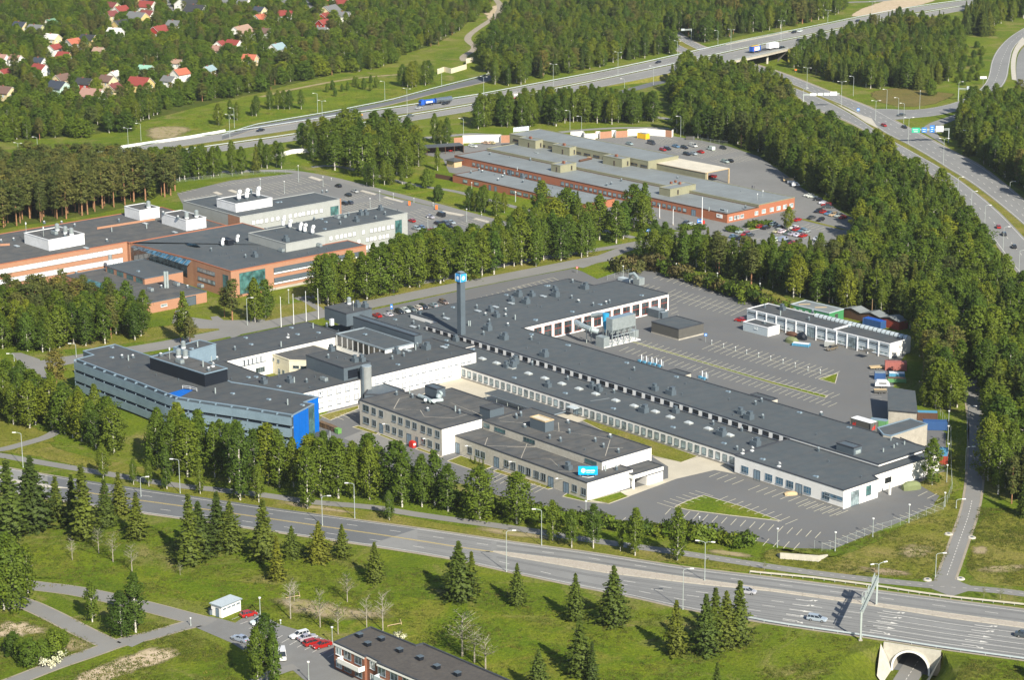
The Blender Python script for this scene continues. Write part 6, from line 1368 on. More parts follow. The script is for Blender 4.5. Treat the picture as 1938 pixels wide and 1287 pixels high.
fl_=thing('dust_filter_plant','silver dust extraction plant on steel legs with a blue cyclone hopper, in the yard corner','filter plant',P(1170,640),YAW)
zf=lambda x,y:(1100+x/12.867,560+y/12.867)
fb_=rect(zf(640,520),zf(760,570),zf(1310,430),9.2,None)
mb=MB();mb.prism(fb_,5.2,9.2,'galvanised','metal_bluegrey',bot=True);mb.build('filter_housing',fl_)
mb=MB();d=fb_[2]-fb_[1];n=Vector((d.y,-d.x)).normalized()
for k in range(8):
 p=fb_[1]+d*(k+.5)/8+n*0;c=p-n*((fb_[0]-fb_[1]).length/2)
 mb.cyl((c.x,c.y,5.2),(c.x,c.y,3.6),.8,.15,'galvanised',8)
mb.build('hopper',fl_)
for k in range(5):
 for s in(0,1):
  a=(fb_[1]if s==0 else fb_[0])+d*k/4;mb=MB();mb.box((a.x,a.y,0),(.22,.22,5.2),'galvanised',YAW);mb.build('leg',fl_)
mb=MB()
for k in range(4):
 a=fb_[1]+d*k/4;b=fb_[1]+d*(k+1)/4;mb.bar((*a,.3),(*b,4.8),.12,.12,'galvanised');mb.bar((*a,3.4),(*b,3.4),.12,.12,'metal_paleblue')
mb.build('bracing',fl_)
cy=Vector(P(*zf(595,880),3)[:2]);mb=MB();mb.cyl((cy.x,cy.y,9.3),(cy.x,cy.y,6.6),1.1,1.1,'cyclone_blue',16);mb.cyl((cy.x,cy.y,6.6),(cy.x,cy.y,2.8),1.1,.2,'cyclone_blue',16);mb.build('cyclone',fl_)
mb=MB()
for k in range(4):a=k*math.pi/2+.6;mb.bar((cy.x+1.2*math.cos(a),cy.y+1.2*math.sin(a),0),(cy.x+1.1*math.cos(a),cy.y+1.1*math.sin(a),7),.14,.14,'galvanised')
mb.build('cyclone_frame',fl_)
mb=MB();dp=[P(*zf(-130,640),5.6),P(*zf(0,720),5.6),P(*zf(250,820),5.6),P(*zf(420,870),5.0)]
for a,b in zip(dp,dp[1:]):mb.cyl(a,b,.9,.9,'duct_silver',14)
dq=[P(*zf(270,480),6.6),P(*zf(450,450),7.6),P(*zf(640,470),8.2)]
for a,b in zip(dq,dq[1:]):mb.cyl(a,b,.8,.8,'duct_silver',14)
mb.build('duct',fl_)
mb=MB();s1=Vector(P(*zf(520,1230))[:2]);mb.box((s1.x,s1.y,0),(3.8,2.6,3.4),'galvanised',YAW);s2=Vector(P(*zf(1280,1020))[:2]);mb.box((s2.x,s2.y+1,0),(2.4,2.2,2.4),'galvanised',YAW);mb.build('control_cabin',fl_)
mb=MB();pl_=[P(*zf(x,y),.2)for x,y in((300,1180),(560,1260),(1450,1060),(1150,960))];mb.prism(ccw(pl_),0.02,.22,'render_white');mb.build('base_slab',fl_)
EXC.append([tuple(p[:2])for p in pl_])
for x in(240,130):p=P(*zf(x,1150));mb=MB();mb.cyl((p.x,p.y,0),(p.x,p.y,5),.14,.14,'steel_pole',8);mb.cyl((p.x,p.y,5),(p.x,p.y,5.4),.4,.3,'metal_white',8);mb.build('duct_support',fl_)
rv=thing('extraction_unit','silver extraction unit with a curved duct at the north corner of the workshop hall','extraction unit',P(*t21(940,850)),YAW)
mb=MB();p=P(*t21(965,845));mb.box((p.x,p.y,0),(3.2,2.6,2.6),'galvanised',YAW);q=P(*t21(870,820));mb.box((q.x,q.y,0),(6,2.4,1.0),'metal_paleblue',YAW);mb.build('housing',rv)
mb=MB();pts=[P(*t21(900,800),1.5),P(*t21(905,770),4.0),P(*t21(930,765),4.5),P(*t21(960,800),3.4)]
for a,b in zip(pts,pts[1:]):mb.cyl(a,b,.55,.55,'duct_silver',10)
mb.build('duct',rv)
ap=thing('brick_apartments','brown brick apartment block with dark brown felt roof and white balconies at the bottom edge','building',P(780,1270),0)
ZA=6.2;apx=[t12(0,0)]*0+[(x,y)for x,y in T(1,3,(588,1000),(660,1032),(812,1105),(830,1098),(922,1146),(905,1152),(1250,1300),(1700,1500),(2150,1400),(1820,1255),(1245,1008),(1190,1022),(860,888))]
app=[Vector(P(x,y,ZA)[:2])for x,y in apx];app=app if area(app)>0 else app[::-1]
block(ap,app,0,ZA,'brick_brown','roof_brown','fascia',.3,.25)
w0=[Vector(P(x,y,ZA)[:2])for x,y in T(1,3,(588,1000),(812,1105))];w1=[Vector(P(x,y,ZA)[:2])for x,y in T(1,3,(830,1098),(922,1146))];w2=[Vector(P(x,y,ZA)[:2])for x,y in T(1,3,(905,1152),(1250,1300))]
for e_ in(w0,w1,w2):band(ap,*e_,ZA-.75,ZA-.32,'render_white',.14,'fascia_board',.12)
for z_ in(.7,3.6):
 windows(ap,*w0,z_,2.0,1.7,[.16],'white');windows(ap,*w1,z_,1.8,1.7,[.45],'white');windows(ap,*w0,z_,2.4,1.9,[.45,.8],'dark');windows(ap,*w2,z_,2.4,1.9,nrange(4,.1,.9),'dark')
for wx,f0_,f1_,m in((w0,.30,1.0,'render_white'),(w2,.05,.6,'metal_paleblue')):
 for z_ in(2.9,):
  a,b=sec(*wx,f0_,f1_);d=(b-a).normalized();n=Vector((d.y,-d.x));mb=MB();c=(a+b)/2+n*.8;mb.box((c.x,c.y,z_-.15),((b-a).length,1.6,.15),'render_white',math.atan2(d.y,d.x))
  c=(a+b)/2+n*1.6;mb.box((c.x,c.y,z_),((b-a).length,.08,1.0),m,math.atan2(d.y,d.x))
  for e in(a,b):c=e+n*.8;mb.box((c.x,c.y,z_),(.08,1.6,1.0),m,math.atan2(d.y,d.x))
  mb.build('balcony',ap)
mb=MB()
for x,y in((778,958),(938,985),(838,1022),(1072,1068),(1222,1125),(1345,1190),(1497,1242)):p=P(*T(1,3,(x,y))[0],ZA);mb=MB();mb.box((p.x,p.y,ZA-.2),(1.1,1.1,.75),'metal_black',.7);mb.box((p.x,p.y,ZA+.55),(1.3,1.3,.08),'metal_dark',.7);mb.build('roof_vent',ap)
for q,s in(([(1100,1150),(1260,1130),(1370,1150),(1330,1190),(1230,1215)],3),([(760,960),(900,1000),(880,1030),(800,1010)],4)):
 r_=random.Random(s);mb=MB();mb.face([P(*T(1,3,k)[0],ZA)+Vector((0,0,-.38))for k in q],'roof_patched');mb.build('roof_stain',ap,fix=False)
bs_=thing('white_shed','small white shed with a pale grey roof beside the car park at lower left','shed',P(428,1165),0)
b_=rect(T(0,3,(1548,722))[0],T(0,3,(1625,748))[0],T(0,3,(1778,695))[0],2.7,'own');mb=MB();mb.prism(b_,0,2.7,'render_white');mb.build('wall',bs_)
mb=MB();mb.prism(offset(b_,.3),2.7,2.95,'metal_trim','metal_paleblue',bot=True);mb.build('roof',bs_);windows(bs_,b_[1],b_[2],1.9,1.1,.3,nrange(4,.14,.86),'slit');windows(bs_,b_[0],b_[1],.05,1.0,2.1,[.6],'door');EXC.append([tuple(p)for p in b_])
bin_=MB();p=P(*T(0,3,(1550,800))[0]);bin_.box((p.x,p.y,.1),(1.1,1.0,1.2),'metal_dark',.5);bin_.box((p.x,p.y,1.3),(1.2,1.1,.1),'metal_black',.5);bin_.solo('waste_bin','dark grey waste bin beside the white shed','bin')
ut=thing('underpass','concrete underpass portal with a round arch below the near road at the lower right','tunnel',(UM.x,UM.y,0),math.atan2(ue.y,ue.x))
mb=MB();R=3.9;zb=PD;cz=PD+1.0;arch=[(R*math.cos(a),cz+R*math.sin(a))for a in nrange(25,0,math.pi)]
arch=[(R,zb)]+arch+[(-R,zb)]
outl=[(PW-.5,zb)]+[(PW-.5,-.05)]*0+[(PW*math.cos(a)*1.0,0)for a in()]
HWD=6.4;top=[(s_[0]*HWD/R,.35)for s_ in arch]
for(x0_,z0_),(x1_,z1_),(a0_,b0_),(a1_,b1_)in zip(arch,arch[1:],top,top[1:]):
 mb.face([upt(x0_,.35,z0_),upt(x1_,.35,z1_),upt(a1_,.35,b1_ if abs(x1_)<R-.01 else zb if z1_==zb else b1_),upt(a0_,.35,b0_ if not(z0_==zb)else zb)],'concrete_panel')
mb.face([upt(-HWD,.35,.35),upt(HWD,.35,.35),upt(HWD,-.25,.35),upt(-HWD,-.25,.35)],'concrete_panel');mb.build('headwall',ut,fix=False)
mb=MB();R2_=R+.45;rg=[(math.cos(a),math.sin(a))for a in nrange(25,0,math.pi)]
for(c1_,s1),(c2_,s2_)in zip(rg,rg[1:]):
 mb.face([upt(R*c1_,1.1,cz+R*s1),upt(R*c2_,1.1,cz+R*s2_),upt(R2_*c2_,1.1,cz+R2_*s2_),upt(R2_*c1_,1.1,cz+R2_*s1)],'render_white')
 mb.face([upt(R2_*c1_,1.1,cz+R2_*s1),upt(R2_*c2_,1.1,cz+R2_*s2_),upt(R2_*c2_,.3,cz+R2_*s2_),upt(R2_*c1_,.3,cz+R2_*s1)],'concrete_panel')
 mb.face([upt(R*c1_,1.1,cz+R*s1),upt(R*c2_,1.1,cz+R*s2_),upt(R*c2_,-36,cz+R*s2_),upt(R*c1_,-36,cz+R*s1)],'concrete_raw')
for s in(-1,1):mb.face([upt(R*s,1.1,zb),upt(R*s,1.1,cz),upt(R*s,-36,cz),upt(R*s,-36,zb)],'concrete_raw');mb.face([upt(R*s,1.1,zb),upt(R2_*s,1.1,zb),upt(R2_*s,1.1,cz),upt(R*s,1.1,cz)],'render_white')
mb.face([upt(-R,-36,zb),upt(R,-36,zb),upt(R,-36,cz+R),upt(-R,-36,cz+R)],'window_dark');mb.face([upt(-R,.5,zb+.02),upt(R,.5,zb+.02),upt(R,-36,zb+.02),upt(-R,-36,zb+.02)],'asphalt_dark');mb.build('arch_lining',ut,fix=False)  # near-black end sheet stands in for the darkness inside the tunnel
mb=MB()
for s in(-1,1):
 mb.face([upt(s*(R+.3),.5,PD+.06),upt(s*(R+.3),9,PD+.06),upt(s*(R+1.7),8.5,PD+1.5),upt(s*(HWD+.6),.5,.1)],'concrete_panel')
mb.build('wing_slope',ut,fix=False)
br_=thing('road_bridge','concrete motorway bridge deck on round piers over the ring road','bridge',P(1415,118),0)
mb=MB();i0=[i for i in range(len(SA))if 1340<Q(SB[i])[0]<1500]
for i in i0[:-1]:
 for(a,b)in((NA,SB),):
  q=[a[i],b[i],b[i+1],a[i+1]];lo=[p-Vector((0,0,1.15))for p in q];q=[p-Vector((0,0,.03))for p in q]
  mb.face(q,'concrete_raw');mb.face(lo[::-1],'concrete_raw')
  for j,k in((0,3),(1,2)):mb.face([lo[j],lo[k],q[k],q[j]],'kerb_stone')
mb.build('deck',br_)
mb=MB()
for i in i0[:-1]:
 for a in(NA,SB):
  for zr in(.6,1.0):mb.bar(a[i]+Vector((0,0,zr)),a[i+1]+Vector((0,0,zr)),.12,.12,'steel_pole')
  mb.bar(a[i],a[i]+Vector((0,0,1.0)),.1,.1,'steel_pole');mb.bar(a[i]+Vector((0,0,.1)),a[i+1]+Vector((0,0,.1)),.5,.25,'verge_concrete')
mb.build('railing',br_)
for x in(1380,1422,1446):
 i=min(i0,key=lambda k:abs(Q(SB[k])[0]-x))
 for t in(.08,.36,.64,.92):p=SB[i].lerp(NA[i],t);mb=MB();mb.cyl((p.x,p.y,0),(p.x,p.y,p.z-1.1),.7,.7,'verge_concrete',12);mb.build('pier',br_)
mb=MB()
for i,s in((i0[0],1),(i0[-1],-1)):
 a,b=SB[i],NA[i];t=(SB[i0[-1]]-SB[i0[0]]).normalized()*s;mb.face([Vector((a.x,a.y,a.z-1.0)),Vector((b.x,b.y,b.z-1.0)),Vector((b.x,b.y,0))+t*11,Vector((a.x,a.y,0))+t*11],'verge_concrete')
mb.build('abutment_slope',br_,fix=False)
HC={'red':(0.25,0.05,0.04),'navy':(0.045,0.055,0.075),'grey':(0.16,0.165,0.165),'green':(0.13,0.24,0.15),'white':(0.6,0.6,0.56),'orange':(0.42,0.13,0.075),'black':(0.04,0.042,0.045),'brown':(0.16,0.10,0.08),'pink':(0.34,0.20,0.16),'mint':(0.25,0.45,0.35),'maroon':(0.19,0.055,0.05),'tan':(0.34,0.23,0.17),'blue':(0.26,0.36,0.38)}
WC={'cream':(0.66,0.55,0.33),'lime':(0.48,0.50,0.26),'white':(0.78,0.77,0.72),'redwall':(0.36,0.04,0.03),'yellow':(0.62,0.47,0.20),'mintwall':(0.45,0.6,0.52),'greywall':(0.4,0.4,0.38)}
for k,v in HC.items():plain('tile_'+k,v,0.7)
for k,v in WC.items():plain('wall_'+k,v,0.8)
HOUSES=[(0,0,150,190,'navy','cream',9,0),(0,0,265,215,'grey','lime',10,0),(0,0,370,170,'green','white',9,1),(0,0,385,280,'white','cream',9,0),(0,0,400,355,'red','white',8,1),(0,0,472,410,'red','yellow',8,0),(0,0,535,315,'orange','greywall',9,1),(0,0,650,290,'black','yellow',10,0),(0,0,845,235,'white','white',9,0),(0,0,725,370,'tan','cream',6,0),(0,0,295,505,'red','white',9,0),(0,0,455,580,'brown','cream',9,1),(0,0,430,640,'navy','mintwall',11,0),(0,0,625,610,'black','redwall',9,0),(0,0,680,700,'pink','white',12,0),(0,0,790,590,'brown','cream',9,0),(0,0,832,650,'maroon','cream',9,1),(0,0,838,550,'white','white',7,1),(0,0,1030,615,'red','yellow',12,0),(0,0,1070,510,'mint','mintwall',8,0),(0,0,1245,590,'grey','white',8,0),(0,0,1322,540,'orange','white',9,1),(0,0,1168,230,'red','redwall',12,1),(0,0,1010,135,'grey','yellow',14,0),(0,0,885,75,'red','white',10,1),(0,0,815,110,'maroon','cream',9,1),(0,0,825,45,'maroon','lime',9,0),(0,0,1080,45,'red','white',12,0),(0,0,1085,105,'maroon','white',9,0),(0,0,1045,5,'navy','yellow',9,1),(0,0,1280,180,'grey','cream',9,0),(0,0,1440,80,'black','white',14,0),(0,0,1370,25,'black','white',14,1),(0,0,1770,240,'tan','white',15,1),(0,0,1600,365,'pink','cream',8,0),(0,0,1715,325,'red','white',9,0),(0,0,1615,325,'red','white',7,1),(0,0,1835,430,'orange','cream',8,0),(0,0,1530,515,'blue','cream',8,1),(0,0,12,425,'pink','white',7,0),(0,0,118,430,'pink','white',7,0),(0,0,40,675,'brown','cream',10,0),(0,0,1905,135,'orange','white',9,1),(0,0,885,180,'black','yellow',10,1),(0,0,1300,460,'tan','white',6,0),(0,0,290,450,'navy','white',7,0),(0,0,1660,10,'grey','white',8,0),(0,0,1790,15,'grey','white',8,0),(0,0,30,540,'red','cream',8,1),(1,0,520,125,'red','redwall',9,1),(1,0,512,170,'red','redwall',8,1),(1,0,60,135,'orange','white',8,0),(1,0,240,110,'red','white',10,0),(1,0,172,355,'blue','white',10,1),(1,0,665,115,'grey','white',9,0),(1,0,650,25,'red','white',9,0),(1,0,85,235,'brown','white',8,0),(1,0,560,85,'grey','cream',14,1),(1,0,505,225,'grey','white',7,0),(1,0,240,15,'grey','white',8,0),(1,0,45,75,'navy','cream',8,0),(1,0,545,10,'orange','white',8,0)]
cnt={}
for(c,r,x,y,rf_,wl,L_,o_)in HOUSES:
 px=T(c,r,(x,y))[0];g=P(px[0],px[1],4.0);an0=YAW+(0.35 if o_==0 else 0.35+math.pi/2)+rnd.uniform(-.15,.15);W_=L_*.78
 key=(rf_,wl);cnt[key]=cnt.get(key,0)+1
 near=' left of the white barn-like gable' if False else ''
 h=thing('house','','house',(g.x,g.y,0),an0)
 h['_k']=str(key);h['_x']=px[0]
 U=Vector((math.cos(an0),math.sin(an0)));V=Vector((-U.y,U.x));g2=Vector(g[:2])
 q=[g2-U*L_/2-V*W_/2,g2+U*L_/2-V*W_/2,g2+U*L_/2+V*W_/2,g2-U*L_/2+V*W_/2];q=ccw(q);hw=4.2;hr=hw+W_*.38
 mb=MB();mb.prism(q,0,hw,'wall_'+wl,notop=True);e1_,e2__=g2-U*L_/2,g2+U*L_/2
 for e,s in((e1_,1),(e2__,1)):mb.face([(*(e-V*W_/2),hw),(*(e+V*W_/2),hw),(*e,hr)],'wall_'+wl)
 mb.build('wall',h)
 mb=MB();ov=.45;a,b=g2-U*(L_/2+ov),g2+U*(L_/2+ov);dz=ov*.72
 for s in(-1,1):
  o1_,o2_=a+V*s*(W_/2+ov),b+V*s*(W_/2+ov);mb.face([(*o1_,hw-dz),(*o2_,hw-dz),(*b,hr+.02),(*a,hr+.02)],'tile_'+rf_);mb.face([(*o1_,hw-dz+.18),(*o2_,hw-dz+.18),(*b,hr+.22),(*a,hr+.22)],'tile_'+rf_)
  for m_,n_ in((a,o1_),(b,o2_)):mb.face([(*m_,hr+.02),(*n_,hw-dz),(*n_,hw-dz+.18),(*m_,hr+.22)],'wall_white')
 mb.build('roof',h,fix=False)
 mb=MB();cc=g2+U*L_*.15;mb.box((cc.x,cc.y,hr-1.0),(.7,.7,1.7),'brick_brown',an0);mb.build('chimney',h)
 for i in range(4):
  d=q[(i+1)%4]-q[i]
  if Vector((d.y,-d.x)).y<0:windows(h,q[i],q[(i+1)%4],2.2,1.2,1.2,[.28,.72],'house')
 EXC.append([tuple(p)for p in offset(q,1.5)])
 k=g2.normalized();sdv=Vector((k.y,-k.x))
 EXC.append([tuple(g2+sdv*L_*.5),tuple(g2-sdv*L_*.5),tuple(g2-sdv*L_*.45-k*26),tuple(g2+sdv*L_*.45-k*26)])
gh={}
for o in list(COL.objects):
 if o.name.split('.')[0]=='house' and o.parent is None:gh.setdefault(o['_k'],[]).append(o)
RN={'redwall':'red','mintwall':'mint green','greywall':'grey','lime':'lime'};RN2={'pink':'pale pink','tan':'tan','mint':'pale mint','blue':'pale blue','navy':'dark blue'}
for k,L_ in gh.items():
 a,b=eval(k);L_.sort(key=lambda o:o['_x'])
 for o,od in zip(L_,ordinals(len(L_))):
  o['label']='%s-walled house with a %s roof in the wooded suburb%s'%(RN.get(b,b),RN2.get(a,a),(', %s'%od)if od else '');o['group']='houses in the wooded suburb';del o['_k'];del o['_x']
CC={'w':(.78,.78,.76),'s':(.42,.46,.48),'k':(.018,.022,.03),'r':(.42,.015,.012),'b':(.12,.22,.34),'B':(.35,.43,.48),'g':(.12,.16,.15),'y':(.75,.42,.02),'n':(.20,.16,.12),'d':(.06,.07,.085),'c':(.55,.45,.28)}
CN={'w':'white','s':'silver grey','k':'black','r':'red','b':'blue','B':'pale blue','g':'dark green','y':'yellow','n':'brown','d':'dark grey','c':'beige'}
def loft(mb,st,m):
 """st: list of rings of equal length"""
 for a,b in zip(st,st[1:]):
  n=len(a)
  for i in range(n):j=(i+1)%n;mb.face([a[i],a[j],b[j],b[i]],m)
 mb.face(st[0][::-1],m);mb.face(st[-1],m)
CARM={}
def car_meshes(kind):
 if kind in CARM:return CARM[kind]
 if kind=='van':S=[(-2.45,.45,1.0,.80),(-2.42,.30,1.15,.86),(-1.4,.25,1.15,.9),(1.2,.25,1.12,.9),(2.1,.28,.95,.86),(2.45,.4,.7,.76)];cab=(-2.40,1.75,-2.33,.95,1.12,1.95,.80,.72)
 elif kind=='wagon':S=[(-2.3,.45,.8,.74),(-2.25,.32,.92,.82),(-1.2,.22,.95,.86),(.9,.22,.94,.86),(1.95,.26,.80,.82),(2.3,.36,.62,.70)];cab=(-2.22,1.05,-1.95,.25,.93,1.46,.76,.58)
 elif kind=='hatch':S=[(-1.95,.45,.85,.72),(-1.9,.32,.95,.80),(-1.0,.22,.97,.83),(.8,.22,.94,.83),(1.7,.26,.82,.78),(2.0,.36,.62,.68)];cab=(-1.88,1.0,-1.45,.15,.95,1.46,.74,.56)
 else:S=[(-2.25,.45,.85,.74),(-2.2,.32,.98,.82),(-1.3,.22,1.0,.86),(.9,.22,.94,.86),(1.9,.26,.82,.82),(2.25,.36,.62,.70)];cab=(-1.75,1.0,-1.05,.15,.96,1.42,.76,.57)
 b=MB();rings=[[(x,-w_*.95,zb),(x,w_*.95,zb),(x,w_,(zb+zt)/2),(x,w_*.93,zt),(x,0,zt+.03),(x,-w_*.93,zt),(x,-w_,(zb+zt)/2)]for x,zb,zt,w_ in S]
 loft(b,rings,'car_paint');x0,x1,r0,r1,zb,zt,wb,wr=cab
 body=b
 body.box(((r0+r1)/2,0,zt-.03),(r1-r0+.06,wr*2+.04,.05),'car_paint')
 for xx,rx in((x0+.05,r0),(x1-.05,r1),(x0*.35+x1*.65-.25,r0*.3+r1*.7-.2),(x0*.75+x1*.25,r0*.75+r1*.25)):
  for s in(-1,1):body.bar((xx,s*(wb+.01),zb-.04),(rx,s*(wr+.01),zt-.01),.07,.07,'car_paint')
 if kind=='van':body.prism([Vector(p)for p in((x0,-.86),(.15,-.86),(.15,.86),(x0,.86))],zb-.02,zt-.02,'car_paint')
 g=MB();lo=[(x0,-wb,zb-.03),(x1,-wb,zb-.03),(x1,wb,zb-.03),(x0,wb,zb-.03)];hi=[(r0,-wr,zt-.04),(r1,-wr,zt-.04),(r1,wr,zt-.04),(r0,wr,zt-.04)]
 for i in range(4):j=(i+1)%4;g.face([lo[i],lo[j],hi[j],hi[i]],'car_glass')
 wh=MB();wh.cyl((0,-.11,0),(0,.11,0),.32,.32,'rubber',12);wh.cyl((0,-.12,0),(0,-.125,0),.19,.19,'rim',8);wh.cyl((0,.12,0),(0,.125,0),.19,.19,'rim',8)
 hl=MB()
 for s in(-1,):hl.box((0,0,0),(.12,.34,.14),'headlight_glass')
 tl=MB();tl.box((0,0,0),(.08,.3,.2),'tail_light')
 one=MB();one.v=list(body.v);one.f=list(body.f);one.mi=list(body.mi);one.ms=list(body.ms)
 off=len(one.v)
 def add(o,d=(0,0,0)):
  off=len(one.v);one.v+=[(v[0]+d[0],v[1]+d[1],v[2]+d[2])for v in o.v];one.f+=[tuple(i+off for i in f)for f in o.f];one.mi+=[one._m(o.ms[k])for k in o.mi]
 add(g);wx=S[-2][0]-.55
 for x in(-wx+.1,wx-.05):
  for s in(-1,1):add(wh,(x,s*.8,.32))
 CARM[kind]=dict(body=body.mesh('car_body',smooth=False),glass=g.mesh('car_windows'),wheel=wh.mesh('wheel'),head=hl.mesh('headlight'),tail=tl.mesh('tail_light'),one=one.mesh('car'),wx=wx,S=S)
 return CARM[kind]
CARS=[]
def car(px,hd,col,kind='sedan',z=0.0,zone='',name='parked_car'):
 p=P(px[0],px[1],z);q=P(px[0]+hd[0]*6,px[1]+hd[1]*6,z);a=math.atan2(q.y-p.y,q.x-p.x);mm=car_meshes(kind);col3=tuple(min(1,max(0,v*rnd.uniform(.9,1.1)))for v in CC[col])+(1,)
 cat='van' if kind=='van' else 'car';name=name.replace('car','van')if kind=='van' else name
 if p.y<800:
  r=thing(name,'x',cat,(p.x,p.y,z+.05),a)
  W=lambda x,y,zz:MW[r]@Matrix.Translation((x,y,zz))
  inst('car_body',mm['body'],r,W(0,0,0),col3);inst('car_windows',mm['glass'],r,W(0,0,0))
  for x in(-mm['wx']+.1,mm['wx']-.05):
   for s in(-1,1):inst('wheel',mm['wheel'],r,W(x,s*.8,.32))
  for s in(-1,1):inst('headlight',mm['head'],r,W(mm['S'][-1][0]-.06,s*.52,.55));inst('tail_light',mm['tail'],r,W(mm['S'][0][0],s*.55,.65))
 else:
  r=inst(name,mm['one'],None,wmat(p.x,p.y,z+.05,a),col3);r['label']='x';r['category']=cat
 CARS.append((r,col,kind,zone,px[0]));return r
def cars(x0,y0,sc,hd,zone,lst,name='parked_car',z=0.0):
 for c in lst:
  x,y,col=c[:3];k=c[3]if len(c)>3 else rnd.choice(['sedan','hatch','wagon','sedan']);h=hd if rnd.random()<.6 else(-hd[0],-hd[1])
  if name=='car':h=hd
  car((x0+x/sc,y0+y/sc+.8),h,col,k,z,zone,name)
cars(1360,340,6.92,(1,.04),'by the grass strip east of the depot',[(1180,215,'w'),(1235,232,'w'),(1305,268,'k'),(1385,315,'w'),(1415,340,'r'),(1440,365,'d')])
cars(1360,340,6.92,(1,-.28),'in the row nearest the spruces by the depot',[(1305,420,'k'),(1375,432,'r'),(1440,450,'b'),(1500,468,'c'),(1565,480,'s'),(1632,505,'r')])
cars(1360,340,6.92,(1,-.3),'in the staff car park before the depot',[(1220,508,'d'),(1337,535,'k'),(1035,537,'r'),(550,625,'r','wagon'),(625,640,'k'),(725,590,'B','wagon'),(805,635,'k'),(765,685,'c'),(835,690,'w'),(985,640,'w'),(1025,660,'r'),(1095,675,'b'),(1150,688,'s'),(905,710,'g'),(965,720,'s'),(1040,735,'w'),(1110,745,'r'),(280,690,'s'),(350,725,'r'),(415,738,'d'),(195,755,'b'),(250,775,'k'),(310,785,'k'),(370,800,'k'),(725,780,'b'),(765,800,'w'),(850,800,'B','van'),(905,835,'k'),(970,845,'r'),(1055,860,'s'),(1300,785,'w'),(1325,810,'w'),(1545,845,'w')])
cars(1180,240,7.454,(1,.28),'in the north yard of the depot',[(555,330,'r','hatch'),(620,315,'k'),(740,283,'b'),(860,300,'k'),(985,275,'w','van'),(1230,320,'w','van'),(895,392,'k','wagon'),(985,387,'s'),(1085,362,'r'),(1405,305,'k'),(1435,497,'s','wagon'),(1500,488,'k'),(395,240,'d','van'),(85,245,'B')])
cars(680,560,10.77,(1,.40),'in the angled bays behind the workshop hall',[(590,412,'w','sedan'),(820,348,'k','wagon'),(945,318,'w','sedan'),(1070,298,'g'),(1185,266,'w','wagon'),(1310,248,'k','wagon'),(1510,212,'B','sedan'),(1720,150,'n','wagon'),(360,425,'r')])
cars(620,330,5.7,(1,.32),'in the rear car park',[(115,132,'k'),(295,190,'s'),(222,230,'k'),(180,320,'k'),(240,314,'d'),(908,510,'r'),(1110,468,'s','sedan'),(1222,448,'k','van'),(965,594,'s'),(1005,580,'b'),(1195,538,'k'),(1260,528,'d'),(1335,528,'s'),(1240,580,'r'),(1310,572,'k'),(1120,612,'r'),(1155,598,'s')])
cars(0,957,3.876,(1,-.24),'in the small car park by the white shed',[(1825,812,'r','hatch'),(1900,866,'w','hatch')])
cars(0,957,3.876,(1,.32),'parked at the kerb below the white shed',[(1762,992,'B','sedan')])
cars(480,957,3.876,(1,-.26),'in the bays beside the apartment block',[(337,966,'w','wagon'),(396,985,'s','sedan'),(437,1020,'r','wagon'),(502,1040,'r','sedan')])
cars(480,957,3.876,(.22,1),'half hidden behind the weeping birch',[(208,1120,'w','van')])
cars(0,360,4.845,(1,-.12),'beside the brick institute behind the pines',[(1668,1135,'w','wagon')])
cars(1380,560,4.845,(1,.15),'in the shade at the end of the garage block',[(100,232,'r','hatch')])
cars(1380,560,4.845,(1,-.25),'old pickup parked before the garage block',[(937,492,'n','wagon')])
cars(1200,200,4.845,(1,-.3),'behind the bushes by the depot entrance',[(470,1085,'d'),(527,1100,'w')])
cars(820,200,4.845,(1,.2),'in the open garage of the depot',[(140,415,'r','hatch'),(220,400,'r','hatch')])
cars(820,200,4.845,(1,.15),'between the depot and its brick annex',[(1052,700,'w','van'),(370,548,'w')])
cars(820,200,4.845,(1,.15),'by the white yard wall of the depot',[(365,375,'w'),(480,345,'c'),(530,345,'c')])
cars(1200,200,4.845,(1,.1),'under the cream canopy of the depot',[(712,655,'r')])
cars(960,957,3.876,(1,.13),'driving on the near road behind the spruces',[(1765,645,'s','hatch')],'car')
cars(1438,957,3.876,(1,.15),'driving on the near road beside the sign gantry shadow',[(420,845,'s','wagon')],'car')
cars(1438,957,3.876,(1,.14),'driving on the near road at the right edge',[(1945,965,'d','sedan')],'car')
mw='driving on the far motorway'
for c,lst in((0,[]),(480,[(50,962,'k','sedan'),(1210,797,'s','sedan'),(770,853,'y','sedan'),(1408,765,'k','sedan')]),(960,[(1108,462,'k','hatch')]),(1438,[(293,232,'w','hatch'),(250,240,'k','hatch'),(717,157,'k','hatch')])):
 for x,y,cl,k in lst:px=(c+x/3.876,y/3.876);car(px,(-1,.19),cl,k,mz(px[0])+.05,mw+', far side','car')
for c,lst in((480,[(365,992,'w','van'),(430,983,'s','sedan'),(1150,855,'g','sedan'),(1630,775,'s','wagon')]),(960,[(275,668,'s','sedan')]),(1438,[(165,352,'k','sedan'),(290,298,'d','sedan')])):
 for x,y,cl,k in lst:px=(c+x/3.876,y/3.876);car(px,(1,-.19),cl,k,mz(px[0])+.05,mw+', near side','car')
for x,y,cl,h,zn in((960+1140/3.876,570/3.876,'b',(1,-.25),'on the slip road beside the motorway'),(960+580/3.876,88/3.876,'s',(1,.3),'on the distant road above the forest'),(1438+910/3.876,925/3.876,'r',(1,.45),'on the ring road junction'),(1438+1060/3.876,938/3.876,'k',(1,.5),'on the ring road junction'),(1438+1035/3.876,850/3.876,'d',(-1,.1),'waiting at the ring road junction')):
 car((x,y),h,cl,'sedan',0,zn,'car')
cars(1438,320,3.876,(-.55,-1),'driving on the ring road',[(1750,430,'r','hatch'),(1790,482,'k','wagon'),(1865,575,'k','sedan')],'car')
